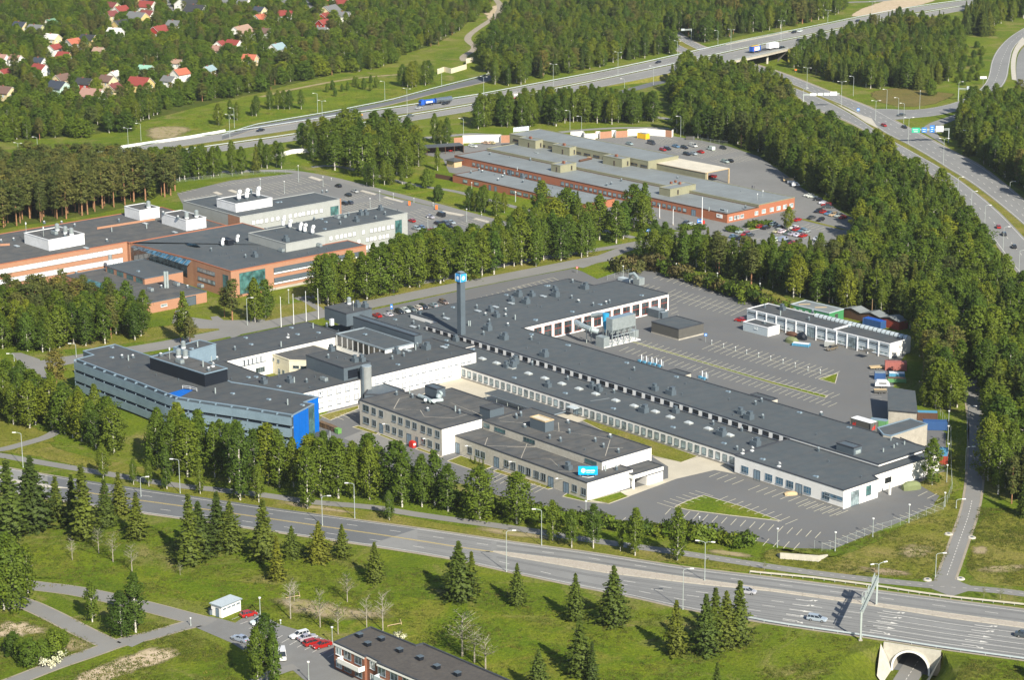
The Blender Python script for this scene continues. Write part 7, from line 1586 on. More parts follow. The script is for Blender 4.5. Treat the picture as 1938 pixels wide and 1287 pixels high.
grp={}
for r,col,kind,zone,x in CARS:grp.setdefault((col,kind=='van',zone),[]).append((x,r))
for(col,v,zone),L_ in grp.items():
 L_.sort(key=lambda t:t[0])
 for(x,r),od in zip(L_,ordinals(len(L_))):
  base=('%s %s %s'%(CN[col],'van' if v else 'car',zone))if 'pickup' not in zone else 'old brown pickup parked before the garage block'
  r['label']=base+((', %s'%od)if od else '');r['group']='vehicles '+zone if len(L_)>0 else ''
def seg_root(name,label,cat,a,b,z=0.0):
 a,b=P(*a,z),P(*b,z);d=(b-a);return thing(name,label,cat,((a.x+b.x)/2,(a.y+b.y)/2,z),math.atan2(d.y,d.x)),d.length
def lpart(root,name,fn):
 mb=MB();fn(mb);mb.v=[tuple(MW[root]@Vector(v))for v in mb.v];return mb.build(name,root)
def wheels(root,xs,y=1.05,r=.5):
 for x in xs:
  for s in(-1,1):lpart(root,'wheel',lambda m:(m.cyl((x,s*y-.15,r),(x,s*y+.15,r),r,r,'rubber',12),m.cyl((x,s*(y+.16),r),(x,s*(y+.165),r),r*.5,r*.5,'rim',8)))
tk,L_=seg_root('tanker_lorry','blue tanker lorry pulling a long shiny steel tank trailer on the motorway','lorry',T(1,0,(1450,748))[0],T(1,0,(1220,778))[0],.07)
h=L_/2
lpart(tk,'cab',lambda m:(m.box((h-1.1,0,.6),(2.2,2.4,2.3),'truck_blue'),m.box((h-.05,0,1.7),(.12,2.0,.8),'car_glass'),m.box((h-1.3,0,2.9),(1.6,2.2,.5),'truck_blue')))
lpart(tk,'tank',lambda m:(m.cyl((h-2.7,0,1.95),(h-8.8,0,1.95),1.2,1.2,'truck_blue',18),m.box((h-5.2,1.17,1.5),(4.2,.12,.8),'sign_white'),m.box((h-5.2,-1.17,1.5),(4.2,.12,.8),'sign_white')))
lpart(tk,'trailer_tank',lambda m:(m.cyl((h-9.8,0,2.05),(-h,0,2.05),1.3,1.3,'tank_steel',20),m.cyl((h-9.8,0,2.05),(h-9.7,0,2.05),1.32,1.2,'truck_blue',20)))
lpart(tk,'chassis',lambda m:(m.box((h-5,0,.6),(8,1.0,.3),'grille'),m.box((-h+4,0,.6),(7.5,1.0,.3),'grille')))
wheels(tk,[h-1.2,h-6.3,h-7.6,-h+1.5,-h+2.8,-h+7])
zb_=6.6
lo_,L_=seg_root('articulated_lorry','long lorry with a blue and white trailer behind a white box, on the bridge','lorry',(1421,100),(1471,91),zb_)
h=L_/2
lpart(lo_,'rear_trailer',lambda m:(m.box((-h+3.9,0,1.0),(7.6,2.5,2.9),'truck_blue',top='container_yellow'),m.box((-h+4.4,-1.27,1.35),(3.9,.06,2.0),'sign_white'),m.box((-h+1.9,-1.27,1.2),(.8,.06,2.4),'bright_red'),m.box((-h+1.9,-1.3,2.1),(.8,.04,.35),'sign_white'),m.box((-h+1.9,-1.3,1.2),(.25,.04,2.4),'sign_white'),m.box((-h+4.4,1.27,1.35),(3.9,.06,2.0),'sign_white')))
lpart(lo_,'front_box',lambda m:m.box((h-5.6,0,1.0),(7.2,2.5,3.0),'metal_white'))
lpart(lo_,'cab',lambda m:(m.box((h-1.0,0,.6),(2.0,2.4,2.7),'metal_white'),m.box((h+.02,0,1.7),(.1,2.0,.9),'car_glass'),m.box((h-1.2,0,3.3),(1.4,2.2,.5),'metal_white')))
lpart(lo_,'chassis',lambda m:m.box((0,0,.6),(L_-2,1.0,.35),'grille'));wheels(lo_,[h-1.2,h-6.8,h-8.0,-h+1.6,-h+5.8,-h+7.0])
gl2,L_=seg_root('box_lorry','grey box lorry with a white panel and red cab on the motorway','lorry',T(1,0,(1850,742))[0],T(2,0,(115,712))[0],.07)
h=L_/2
lpart(gl2,'box',lambda m:(m.box((-1.2,0,1.0),(L_-2.6,2.5,2.8),'curtain_grey'),m.box((-.4,-1.27,2.2),(3.0,.06,.9),'sign_white'),m.box((-1.2,-1.27,1.0),(L_-2.6,.05,.25),'bright_red')))
lpart(gl2,'cab',lambda m:(m.box((h-1.0,0,.6),(2.0,2.4,2.5),'bright_red'),m.box((h,0,1.6),(.1,2.0,.9),'car_glass')));lpart(gl2,'chassis',lambda m:m.box((0,0,.6),(L_-2,1.0,.35),'grille'));wheels(gl2,[h-1.2,h-5,-h+1.6,-h+2.9])
def trailer(px,hd,name,label,L_,W_,H_,m,top=None,rounded=False):
 p=P(*px);q=P(px[0]+hd[0]*6,px[1]+hd[1]*6);r=thing(name,label,'trailer',p,math.atan2(q.y-p.y,q.x-p.x))
 if rounded:
  def f(mb):
   prof=[(-L_/2,.6),(-L_/2+.1,H_*.8),(-L_/2+.6,H_),(L_/2-1.1,H_),(L_/2-.2,H_*.6),(L_/2,.6)]
   st=[[(x,y,z)for x,z in prof]for y in(-W_/2,W_/2)];n=len(prof)
   for i in range(n):j=(i+1)%n;mb.face([st[0][i],st[0][j],st[1][j],st[1][i]],m)
   mb.face(st[0],m);mb.face(st[1][::-1],m);mb.box((0,-W_/2-.01,1.3),(L_*.5,.03,.4),'car_glass');mb.box((0,W_/2+.01,1.3),(L_*.5,.03,.4),'car_glass')
  lpart(r,'body',f)
 else:lpart(r,'body',lambda mb:mb.box((0,0,.5),(L_,W_,H_-.5),m,top=top))
 lpart(r,'drawbar',lambda mb:mb.bar((L_/2,0,.5),(L_/2+1.2,0,.5),.1,.1,'steel_pole'));wheels(r,[-.35,.35]if L_>3.5 else[0],W_/2+.05,.3);return r
trailer(z7(1405,838),(1,.02),'caravan','rounded white caravan trailer parked by the tall dark shed',4.6,2.1,2.2,'metal_white',rounded=True)
trailer(z7(1355,668),(1,-.05),'flat_trailer','beige flatbed trailer in a bay next to the red container',4.8,2.0,.85,'timber_pale')
trailer(z7(1385,893),(1,0),'flat_trailer','dark trailer with pale load in the shadow of the tall shed',3.8,1.9,1.2,'shed_grey','timber_pale')
trailer(z7(920,475),(1,.1),'box_trailer','grey box trailer with a white roof in front of the garage block',3.0,1.8,2.2,'metal_grey','metal_white')
trailer(z6(1482,742),(1,-.02),'covered_trailer','small white covered trailer at the edge of the yard grass',3.6,1.8,1.9,'metal_white',rounded=True)
for k,(x,y,c,t)in enumerate(((1400,695,'timber_pale','beige'),(1440,715,'metal_white','white'),(1430,692,'timber_pale','second beige'))):trailer(z6(x,y),(1,-.02),'loaded_trailer','%s loaded trailer in the row beside the small white covered one'%t,3.2,1.7,1.3,c)
def bin_(px,m,label,s=1.0,a=YAW):
 p=P(*px);mb=MB();mb.box((p.x,p.y,.12),(1.3*s,1.0*s,1.0*s),m,a);q=[Vector(v)for v in((0,0),)];mb.box((p.x,p.y,.12+s),(1.4*s,1.1*s,.15),m,a)
 for dx in(-.5,.5):mb.cyl((p.x+dx*s,p.y-.3,.12),(p.x+dx*s,p.y-.2,.12),.12,.12,'rubber',8)
 mb.solo('waste_bin',label,'bin','waste bins beside the blue end wall')
for k,(x,y,m,l)in enumerate(((500,650,'bin_brown','brown waste bin nearest the blue end wall'),(530,662,'bin_brown','second brown waste bin from the blue end wall'),(560,672,'bin_brown','third brown waste bin from the blue end wall'),(590,685,'bin_brown','brown waste bin next to the green one'),(620,700,'bin_green','bright green waste bin at the end of the bin row'))):bin_(t12(x,y),m,l,1.25)
p=P(*z8(683,615));mb=MB();mb.box((p.x,p.y,.1),(1.7,1.3,1.5),'bright_red',YAW);mb.box((p.x,p.y,1.6),(1.3,.9,.3),'bright_red',YAW);q=p-V0.to_3d()*0-U0.to_3d()*.9;mb.box((q.x-.02,q.y-.05,.8),(.04,.7,.6),'sign_white',YAW);mb.solo('equipment_cart','bright red equipment cart outside the concrete workshop doors','cart')
rk=thing('lean_to_roof','low grey lean-to roof between the blue end wall and the yard','canopy',P(*t12(505,700)),YAW)
pl4=[P(*t12(x,y),3)for x,y in((455,690),(560,675),(545,712),(460,740))];mb=MB();mb.prism(ccw([Vector(p[:2])for p in pl4]),2.8,3.0,'metal_trim','roof_dark',bot=True);mb.build('roof',rk)
for p in pl4:mb=MB();mb.cyl((p.x,p.y,0),(p.x,p.y,2.8),.08,.08,'steel_pole',6);mb.build('post',rk)
def heap(px,L_,W_,H_,m,label,name='covered_load',a=.3,cat='load'):
 p=P(*px);U=Vector((math.cos(a),math.sin(a)));V=Vector((-U.y,U.x));mb=MB();st=[]
 for t in nrange(6,-1,1):
  c=Vector(p[:2])+U*t*L_/2;k=1-.35*abs(t)**3;st.append([(*(c+V*W_/2*s*k),z*H_*k)for s,z in((-1,0),(-1,.6),(-.55,.95),(0,1.02),(.55,.92),(1,.6),(1,0))])
 loft(mb,st,m);return mb.solo(name,label,cat)
heap(t32(1110,1110),5,2.4,2.3,'tarp_green','green tarpaulin-covered load by the white end wall of the service hall')
heap(t32(225,1150),3.4,2.0,.9,'timber_pale','pale stack of boards outside the service hall doors','timber_stack',.2,'stack')
heap(z7(575,430),4.6,2.6,2.0,'tarp_green','olive tarpaulin-covered load next to the blue skip',a=ye)
heap(z7(665,400),3.4,2.2,2.4,'metal_black','black covered load behind the blue skip at the garage block',a=ye)
heap(z7(575,365),4.0,2.0,1.4,'shed_brown','rusty brown scrap heap beside the garage block annex','scrap_heap',ye,'heap')
for k,(x,y)in enumerate(((985,175),(1020,185),(1060,193),(1095,200),(1130,212),(1430,295),(1458,305))):
 p=P(*t22(x,y));mb=MB();mb.cyl((p.x,p.y,0),(p.x,p.y,2.4),.16,.16,'metal_white',8);mb.cyl((p.x+.5,p.y,0),(p.x+.5,p.y,1.8),.12,.12,'metal_paleblue',8);mb.box((p.x-.6,p.y,0),(1.1,.8,.7),'container_sky',YAW);mb.box((p.x+.2,p.y-.5,0),(.9,.6,.4),'metal_dark',YAW);mb.solo('ventilation_intake','white and blue intake pipes behind the workshop hall, %s'%ORD[k],'intake','intake pipes behind the workshop hall')
def person(px,top,trousers,label):
 p=P(*px);me=bpy.data.meshes.new('person');J=[(0,0,.95),(0,0,1.2),(0,0,1.42),(0,0,1.52),(0,0,1.68),(-.12,0,.88),(-.13,.03,.48),(-.14,-.02,.06),(-.14,-.14,.04),(.12,0,.88),(.13,-.03,.48),(.14,.04,.06),(.14,-.08,.04),(-.2,0,1.38),(-.26,-.02,1.1),(-.27,-.08,.86),(.2,0,1.38),(.26,-.02,1.1),(.27,-.08,.86)]
 E_=[(0,1),(1,2),(2,3),(3,4),(0,5),(5,6),(6,7),(7,8),(0,9),(9,10),(10,11),(11,12),(2,13),(13,14),(14,15),(2,16),(16,17),(17,18)];Rr=[.15,.15,.15,.06,.11,.1,.07,.05,.04,.1,.07,.05,.04,.07,.05,.035,.07,.05,.035]
 me.from_pydata(J,E_,[]);o=bpy.data.objects.new('person',me);COL.objects.link(o);o.location=p;o.location.z+=.05
 md=o.modifiers.new('skin','SKIN')
 for v,r_ in zip(me.skin_vertices[0].data,Rr):v.radius=(r_,r_)
 me.skin_vertices[0].data[0].use_root=True;sb_=o.modifiers.new('sub','SUBSURF');sb_.levels=1;sb_.render_levels=1;me.materials.append(M(top));tag(o,label,'person')
plain('cloth_dark',(.03,.035,.05),.9);plain('cloth_grey',(.12,.12,.13),.9)
person(z6(1083,765),'cloth_dark','','standing person in dark clothes in the depot yard, the left of two');person(z6(1102,766),'cloth_grey','','standing person in dark grey clothes in the depot yard, the right of two')
LM={}
def lamp_meshes(kind,h):
 key=(kind,round(h,1))
 if key in LM:return LM[key]
 p=MB();hd=MB()
 p.cyl((0,0,0),(0,0,h-.3),.11,.07,'steel_pole',7);p.cyl((0,0,0),(0,0,.4),.16,.14,'steel_pole',7)
 arms={'one':[1],'two':[1,-1],'top':[]}[kind]
 for s in arms:
  pts=[(0,0,h-.5),(s*.25,0,h-.15),(s*.9,0,h),(s*1.5,0,h+.05)]
  for a,b in zip(pts,pts[1:]):p.cyl(a,b,.06,.06,'steel_pole',5)
  hd.box((s*1.9,0,h-.02),(.95,.34,.17),'lamp_head')
 if kind=='top':hd.cyl((0,0,h-.25),(0,0,h),.16 if h<3 else .26,.2 if h<3 else .3,'lamp_head',8)
 LM[key]=(p.mesh('pole'),hd.mesh('lamp_head'));return LM[key]
def lamp(base,top,kind='one',d=(-1,0),z=0.0,h=None):
 p=P(*base,z);
 if h is None:
  lo,hi=0,40
  for _ in range(25):
   m=(lo+hi)/2
   if Q((p.x,p.y,z+m))[1]>top[1]:lo=m
   else:hi=m
  h=lo
 h=round(max(1.0,min(16,h))*2)/2;q=P(base[0]+d[0]*6,base[1]+d[1]*6,z);r=thing('street_lamp','x','street lamp',(p.x,p.y,z),math.atan2(q.y-p.y,q.x-p.x));a,b=lamp_meshes(kind,h)
 inst('pole',a,r,MW[r].copy());inst('lamp_head',b,r,MW[r].copy());EXC_L.append((p.x,p.y));return r
EXC_L=[]
def lamps(lst,label,group,c=None,r=None,f=None):
 rs=[]
 for L_ in lst:
  b,t=L_[0],L_[1];kind=L_[2]if len(L_)>2 else 'one';d=L_[3]if len(L_)>3 else(-1,0);z=0.0
  if f:b,t=f(*b),f(*t)
  else:b,t=T(c,r,b)[0],T(c,r,t)[0]
  if len(L_)>4:z=mz(b[0])
  rs.append((b[0],lamp(b,t,kind,d,z)))
 return rs
def label_row(rs,label,group):
 rs.sort(key=lambda t:t[0])
 for(x,r),od in zip(rs,ordinals(len(rs))):r['label']=(label+', '+od)if od else label;r['group']=group
near=lamps([((170,950),(155,700)),((1322,1140),(1310,885)),((1035,1165),(1040,1020),'one',(1,0))],'','',0,2)
near+=lamps([((505,150),(500,-70),'one',(1,0)),((742,95),(740,-168)),((1855,488),(1855,190),'one',(1,0))],'','',1,3)
near+=lamps([((252,295),(258,22)),((1288,765),(1295,468),'one',(1,0)),((1448,557),(1455,262),'two',(1,.1))],'','',2,3)
near+=lamps([((748,722),(752,640),'one',(1,0)),((868,570),(866,425),'two',(1,-.2))],'','',3,3)
label_row(near,'tall galvanised lamp post beside the near road','lamp posts along the near road')
lot=lamps([((128,308),(135,168),'top'),((552,335),(550,195),'top'),((828,232),(826,92),'top'),((1093,128),(1095,-10),'top')],'','',3,3)
lot+=lamps([((1410,150),(1413,82),'top')],'','',2,3);lot+=lamps([((1355,975),(1355,860),'top'),((1410,1000),(1410,968),'top')],'','',1,2)
lot+=lamps([((577,1275),(577,1190),'top')],'','',2,2);lot+=lamps([((1355,1240),(1357,1138),'top'),((1370,1060),(1370,928),'top'),((1380,900),(1382,770),'top'),((1378,780),(1380,648),'top'),((1383,655),(1385,538),'top')],'','',3,2)
label_row(lot,'slim lamp post with a small white head round the south car park','lamp posts round the south car park')
label_row(lamps([((850,788),(850,708),'top'),((1238,788),(1237,687),'top'),((1540,860),(1540,760),'top'),((1852,938),(1852,835),'top')],'','',2,1),'lamp post on the grass edge above the north-east car park','lamp posts above the north-east car park')
label_row(lamps([((x,y),(x,y-44),'top')for x,y in((-160,447),(-52,478),(57,507),(160,536),(270,562),(380,592),(493,625),(605,657),(722,692),(835,717))],'','',f=z7),'short bollard light on the centre line of the parking bays','bollard lights between the parking bays')
label_row(lamps([((1522,672),(1524,498),'one',(1,0)),((1507,965),(1510,795),'one',(1,0)),((1440,1250),(1445,1180),'one',(1,0))],'','',3,2)+lamps([((1288,525),(1290,350),'one',(1,0))],'','',3,3),'lamp post along the cycle path at the forest edge','lamp posts along the forest cycle path')
mwl=lamps([((945,1150),(940,940),'two',(1,.1),1),((1687,1020),(1682,840),'two',(1,.1),1),((135,1125),(135,1045),'two',(1,.1),1)],'','',0,0)+lamps([((505,905),(500,740),'two',(1,.1),1),((1127,842),(1122,650),'two',(1,.1),1),((1688,697),(1688,560),'two',(1,.1),1)],'','',1,0)+lamps([((338,650),(338,465),'two',(1,.1),1),((812,557),(812,378),'two',(1,.1),1),((1247,452),(1248,297),'two',(1,.1),1),((1640,372),(1642,215),'two',(1,.1),1)],'','',2,0)+lamps([((155,302),(158,145),'two',(1,.1),1),((498,165),(498,75),'two',(1,.1),1),((820,152),(823,12),'two',(1,.1),1)],'','',3,0)
label_row(mwl,'double-armed lamp post in the motorway median','double lamp posts in the motorway median')
mws=lamps([((1720,937),(1716,790)),((1035,1032),(1032,900)),((275,1080),(273,1005))],'','',0,0)+lamps([((470,832),(470,685)),((963,732),(960,592)),((1380,632),(1380,502)),((670,1052),(665,915)),((1540,1002),(1537,865)),((1700,470),(1702,405))],'','',1,0)+lamps([((1072,622),(1068,480)),((860,642),(855,577)),((1545,335),(1545,222)),((460,950),(462,808)),((545,962),(544,850)),((1272,1002),(1272,847)),((1233,180),(1230,125)),((465,90),(464,30)),((1075,90),(1075,35))],'','',2,0)
label_row(mws,'single-armed lamp post beside the motorway','single lamp posts beside the motorway')
rr_=lamps([((345,657),(347,492),'two',(1,.1)),((318,792),(323,640),'one',(1,0)),((597,772),(599,595),'two',(1,0)),((685,702),(684,560)),((848,882),(852,735),'two',(1,0)),((930,795),(928,655)),((1015,837),(1017,715)),((1055,902),(1052,752)),((1172,797),(1187,660),'top'),((1455,737),(1462,598),'one',(1,0)),((1088,1052),(1092,862),'two',(1,0)),((1345,1207),(1352,1015),'two',(1,0)),((1522,1127),(1523,955)),((1790,1275),(1788,1170))],'','',3,0)+lamps([((1450,212),(1452,60),'one',(1,0)),((1550,302),(1552,157),'one',(1,0)),((1648,437),(1653,260),'one',(1,0)),((1783,602),(1790,422),'one',(1,0)),((1900,742),(1903,600),'one',(1,0)),((1835,140),(1838,92),'one',(1,0))],'','',3,1)
label_row(rr_,'lamp post beside the ring road and its junction','lamp posts along the ring road')
cp=lamps([((330,95),(331,-30),'top'),((227,180),(226,88),'top'),((510,128),(510,50),'top'),((926,235),(926,160),'top'),((1025,220),(1025,175),'top'),((855,282),(856,215),'top'),((1278,430),(1280,345),'top'),((1563,388),(1563,290),'top'),((570,80),(570,62),'top'),((1176,245),(1176,210),'top'),((1317,270),(1317,243),'top'),((1673,345),(1673,325),'top'),((50,135),(50,70),'top')],'','',1,1)
label_row(cp,'thin dark lamp post in the rear car park','lamp posts in the rear car park')
stl=lamps([((1815,1145),(1825,940),'one',(1,0))],'','',0,1)+lamps([((185,535),(190,362),'one',(1,0)),((1093,487),(1093,402),'top'),((398,315),(399,240),'top'),((62,235),(63,165),'top')],'','',2,1)+lamps([((105,170),(100,112)),((560,140),(558,40))],'','',0,2)+lamps([((1600,155),(1598,92),'top'),((1920,240),(1920,165),'top'),((258,985),(258,878),'top')],'','',1,1)
label_row(stl,'lamp post along the street north of the workshops','lamp posts along the back street')
bl_=lamps([((1910,825),(1906,680),'top'),((1400,885),(1405,820),'top')],'','',0,3)+lamps([((48,795),(45,680),'top'),((578,1015),(574,897),'top'),((405,1290),(403,1148),'top'),((198,870),(200,842),'top')],'','',1,3)
label_row(bl_,'lamp post by the car park of the apartment block','lamp posts by the apartment car park')
nw_=lamps([((700,218),(700,100),'top'),((42,60),(40,10),'top'),((178,60),(180,5),'top')],'','',1,0)
label_row(nw_,'pale pole standing among the suburb trees','poles in the suburb')
for k,((x,y),(x2,y2))in enumerate((((203,1162),(193,940)),((295,1142),(290,920)),((387,1122),(380,900)),((476,1102),(468,880)))):
 b,t=T(1,1,(x,y))[0],T(1,1,(x2,y2))[0];p=P(*b);h=hgt(b,t);mb=MB();mb.cyl((p.x,p.y,0),(p.x,p.y,h),.13,.07,'metal_white',8);mb.cyl((p.x,p.y,h),(p.x,p.y,h+.2),.14,.05,'metal_white',8);mb.box((p.x,p.y,0),(.5,.5,.25),'concrete_raw');mb.solo('flagpole','white flagpole on the street beside the office, %s'%(ORD[k]if k<3 else 'rightmost'),'flagpole','white flagpoles by the street',smooth=False)
for k,(b,t,h_)in enumerate((((1428,418),(1432,205),0),((1216,410),(1218,290),0),((1117,360),(1118,260),0))):
 b,t=t21(*b),t21(*t);p=P(*b);h=hgt(b,t);mb=MB();mb.cyl((p.x,p.y,0),(p.x,p.y,h),.22 if k==0 else .15,.12,'metal_white',8);mb.cyl((p.x,p.y,0),(p.x,p.y,.5),.35,.3,'concrete_raw',8);mb.solo('flagpole',['tall white mast at the corner of the brick depot','white flagpole in the depot forecourt, right of the shortest','shortest white flagpole in the depot forecourt'][k],'flagpole')
gn_=thing('sign_gantry','grey steel sign gantry spanning the near road, seen from behind, by the silver car','gantry',P(1629,1208),0)
g1p,g2p=P(*T(3,3,(738,992))[0]),P(*T(3,3,(855,733))[0]);hG=6.7
for p in(g1p,g2p):mb=MB();mb.box((p.x,p.y,0),(.4,.4,hG),'steel_pole');mb.box((p.x,p.y,0),(.8,.8,.3),'concrete_raw');mb.build('gantry_leg',gn_)
mb=MB()
for dx in(0,.5):mb.bar(g1p+Vector((dx-.25,0,hG-.1)),g2p+Vector((dx-.25,0,hG-.1)),.22,.3,'steel_pole');mb.bar(g1p+Vector((dx-.25,0,hG+.6)),g2p+Vector((dx-.25,0,hG+.6)),.16,.16,'steel_pole')
for k in range(17):a=g1p.lerp(g2p,k/16)+Vector((0,0,hG));mb.bar(a+Vector((-.25,0,0)),a+Vector((.25,0,.6)),.08,.08,'steel_pole');mb.bar(a+Vector((0,0,0)),a+Vector((0,0,.6)),.08,.08,'steel_pole')
mb.build('crossbeam',gn_)
gd=(g2p-g1p).normalized();gnr=Vector((-gd.y,gd.x,0))
for t in(.22,.38,.54,.80,.9):p=g1p.lerp(g2p,t);mb=MB();mb.box((p.x-.45*abs(gnr.x),p.y,hG-.1),(1.9,.12,1.9),'steel_pole',math.atan2(gd.y,gd.x));mb.build('sign_panel',gn_)
def gantry(label,base,beam_end,hb,panels,panel_z=0.0,z=0.0):
 a,b=P(*base),None;h=hgt(base,beam_end[0]);h=hb or h;e=P(*beam_end[1],h);g=thing('sign_gantry',label,'gantry',a,0)
 mb=MB();mb.box((a.x,a.y,0),(.4,.4,h+.2),'steel_pole');mb.build('gantry_leg',g);mb=MB();mb.bar((a.x,a.y,h),e,.35,.35,'steel_pole');mb.bar((a.x,a.y,h-.6),e-Vector((0,0,.6)),.2,.2,'steel_pole');mb.build('crossbeam',g)
 for x0,x1,zt,zb2,m,marks in panels:
  p=P(x0,beam_end[1][1],h);q=P(x1,beam_end[1][1],h);c=Vector((a.x,a.y,h)).lerp(e,(((x0+x1)/2)-base[0])/(beam_end[1][0]-base[0]));wd=(q-p).length;mb=MB();mb.box((c.x,c.y-.35,h-zb2),(wd,.12,zt+zb2),m)
  pn_=mb.build('sign_panel',g);mb=MB();r_=random.Random(int(x0))
  for k in range(marks):
   zz2=h-zb2+.25+(zt+zb2-.5)*(k+.2)/marks;ln=wd*r_.uniform(.4,.7);mb.box((c.x-wd*.08*r_.uniform(0,1),c.y-.43,zz2),(ln,.03,.22),'sign_white' if m!='sign_white' else 'metal_black')
  if marks:o=mb.build('lettering',g)
 return g
zg=lambda x,y:(1700+x/17.62,225+y/17.62)
gantry('sign gantry with green, blue and white direction panels over the ring road',zg(1670,790),(zg(1690,320),zg(450,345)),None,[(zg(445,0)[0],zg(720,0)[0],.9,1.5,'sign_green',2),(zg(770,0)[0],zg(940,0)[0],.9,1.5,'sign_blue',2),(zg(1035,0)[0],zg(1195,0)[0],1.9,1.5,'sign_blue',3),(zg(1235,0)[0],zg(1485,0)[0],1.6,1.3,'sign_white',3)])
gantry('sign gantry with pale grey panel backs across the upper ring road',T(3,0,(318,795))[0],(T(3,0,(318,690))[0],T(3,0,(585,682))[0]),None,[(1438+365/3.876,1438+412/3.876,.5,.8,'metal_white',0),(1438+425/3.876,1438+458/3.876,.5,.8,'metal_white',0),(1438+470/3.876,1438+508/3.876,.5,.8,'metal_white',0),(1438+515/3.876,1438+565/3.876,1.0,1.0,'metal_white',0)])
gantry('small sign gantry with a grey panel over the link road',T(3,0,(1455,735))[0],(T(3,0,(1455,645))[0],T(3,0,(1635,655))[0]),None,[(1438+1515/3.876,1438+1540/3.876,1.4,.3,'metal_paleblue',0),(1438+1560/3.876,1438+1590/3.876,.4,.3,'metal_white',0)])
gantry('sign gantry at the forest edge beyond the motorway',T(2,0,(1350,290))[0],(T(2,0,(1350,210))[0],T(2,0,(1275,215))[0]),None,[(960+1275/3.876,960+1300/3.876,.6,.6,'metal_paleblue',0)])
def sign(px,h,m,label,w=.9,hh=.9,rz=0.0,kind='road sign',name='road_sign',dot=None):
 p=P(*px);r=thing(name,label,kind,p,rz);mb=MB();mb.cyl((p.x,p.y,0),(p.x,p.y,h),.05,.05,'steel_pole',6);mb.build('post',r);mb=MB();mb.box((p.x,p.y-.07,h-hh),(w,.06,hh),m,rz)
 mb.build('panel',r)
 if dot:mb=MB();mb.box((p.x,p.y-.12,h-hh*.62),(w*.6,.03,hh*.25),dot,rz);mb.build('sign_mark',r)
sign(T(3,1,(1578,430))[0],4.2,'metal_white','pair of white sign backs on two posts at the grass edge of the ring road',3.0,1.8)
sign(T(3,0,(1637,625))[0],5,'sign_white','white sign on two posts on the grass by the link road',3.6,1.3)
sign(T(2,1,(512,765))[0],2.6,'bright_red','red and white no-entry sign by the back street',.8,.8,dot='sign_white')
sign(T(2,1,(1035,520))[0],4.4,'sign_blue','blue square sign among the birches near the depot fence',1.6,1.0,dot='sign_white')
sign(z2(200,455),3.4,'sign_blue','blue parking sign on a post by the angled bays',.8,1.7,dot='sign_white')
sign(T(2,1,(1455,1270))[0],3.0,'sign_blue','blue sign on a post in the east car park',.9,.9,dot='sign_white')
sign(T(2,1,(1412,412))[0],2.6,'sign_blue','blue sign at the foot of the tall white mast',2.0,1.6,dot='sign_white');sign(T(2,1,(1440,412))[0],2.0,'bright_red','red sign at the foot of the tall white mast',1.0,1.5)
sign(T(3,0,(1780,1000))[0],2.2,'sign_blue','small blue sign on the verge right of the direction gantry',1.0,1.0)if False else None
sign(T(3,0,(263,535))[0],2.4,'signal_orange','small orange sign on the grass below the bridge',1.2,.9)
sign(T(3,0,(720,850))[0],4.0,'sign_blue','round-topped blue sign on the traffic island of the ring road',1.4,1.4,dot='sign_white')
sign(T(1,1,(1143,268))[0],2.0,'signal_orange','orange post box at the car park island, the left of two',.9,1.8);sign(T(1,1,(1342,298))[0],2.0,'signal_orange','orange post box at the car park island, the right of two',1.0,1.8)
sign(z2(1900,75),2.4,'bright_red','red round sign on the street corner above the workshop roof',.8,.8)if False else None
for k,(b,t)in enumerate((((1197,285),(1200,125)),((1199,425),(1202,312)))):
 b,t=t32(*b),t32(*t);p=P(*b);h=hgt(b,t);r=thing('utility_pole','wooden power pole with insulator crossarm in the grass, the %s of two'%('farther','nearer')[k],'utility pole',p);mb=MB();mb.cyl((p.x,p.y,0),(p.x,p.y,h),.16,.11,'wood',7);mb.build('pole',r);mb=MB();mb.bar((p.x-1.5,p.y,h-.4),(p.x+1.5,p.y,h-.4),.14,.14,'wood')
 for d in(-1.4,0,1.4):mb.cyl((p.x+d,p.y,h-.35),(p.x+d,p.y,h),.09,.07,'metal_white',6)
 mb.build('crossarm',r)
for k,(b,t)in enumerate((((507,990),(508,880)),((822,1070),(825,955)))):
 b,t=(1438+b[0]/3.876,320+b[1]/3.876),(1438+t[0]/3.876,320+t[1]/3.876);p=P(*b);h=hgt(b,t);mb=MB();mb.cyl((p.x,p.y,0),(p.x,p.y,h),.15,.1,'wood',7);mb.cyl((p.x,p.y,h),(p.x,p.y,h+.15),.12,.05,'metal_dark',7);mb.solo('wooden_pole','bare wooden pole behind the sheds, the %s one'%('left','right')[k],'pole')
def rail(label,pts,z=0.0,h=.75,m='metal_paleblue',step=4.0,panel=.32,name='guard_rail',dz=0.0):
 pts=[Vector(p)for p in pts];r=thing(name,label,'guard rail',pts[0],0);mb=MB();pm=MB()
 for a,b in zip(pts,pts[1:]):
  if(b-a).length<.1:continue
  mb.bar(a+Vector((0,0,h-.15)),b+Vector((0,0,h-.15)),.09,panel,m);k=max(1,int((b-a).length/step))
  for j in range(k):c=a.lerp(b,j/k);pm.box((c.x,c.y+.08,c.z),(.12,.12,h-.1),'steel_pole')
 mb.build('rail',r);o=pm.build('posts',r);o['kind']='stuff' if False else 'part';del o['kind']
def pxl(L_,n,dz=0.0):return[w3(p,dz)for p in chain(L_,n)]
rail('steel guard rail along the near edge of the near road above the underpass',pxl([(1400,1169)]+sh([q for q in RL if q[0]>1430],1.0),30))
rail('steel guard rail between the near road and the cycle path at the right',pxl([T(2,3,(1780,500))[0],T(3,3,(0,508))[0],T(3,3,(400,545))[0],T(3,3,(840,603))[0],T(3,3,(1140,650))[0],T(3,3,(1440,690))[0],T(3,3,(1938,742))[0],(2080,1168)],34),m='verge_concrete',panel=.4)
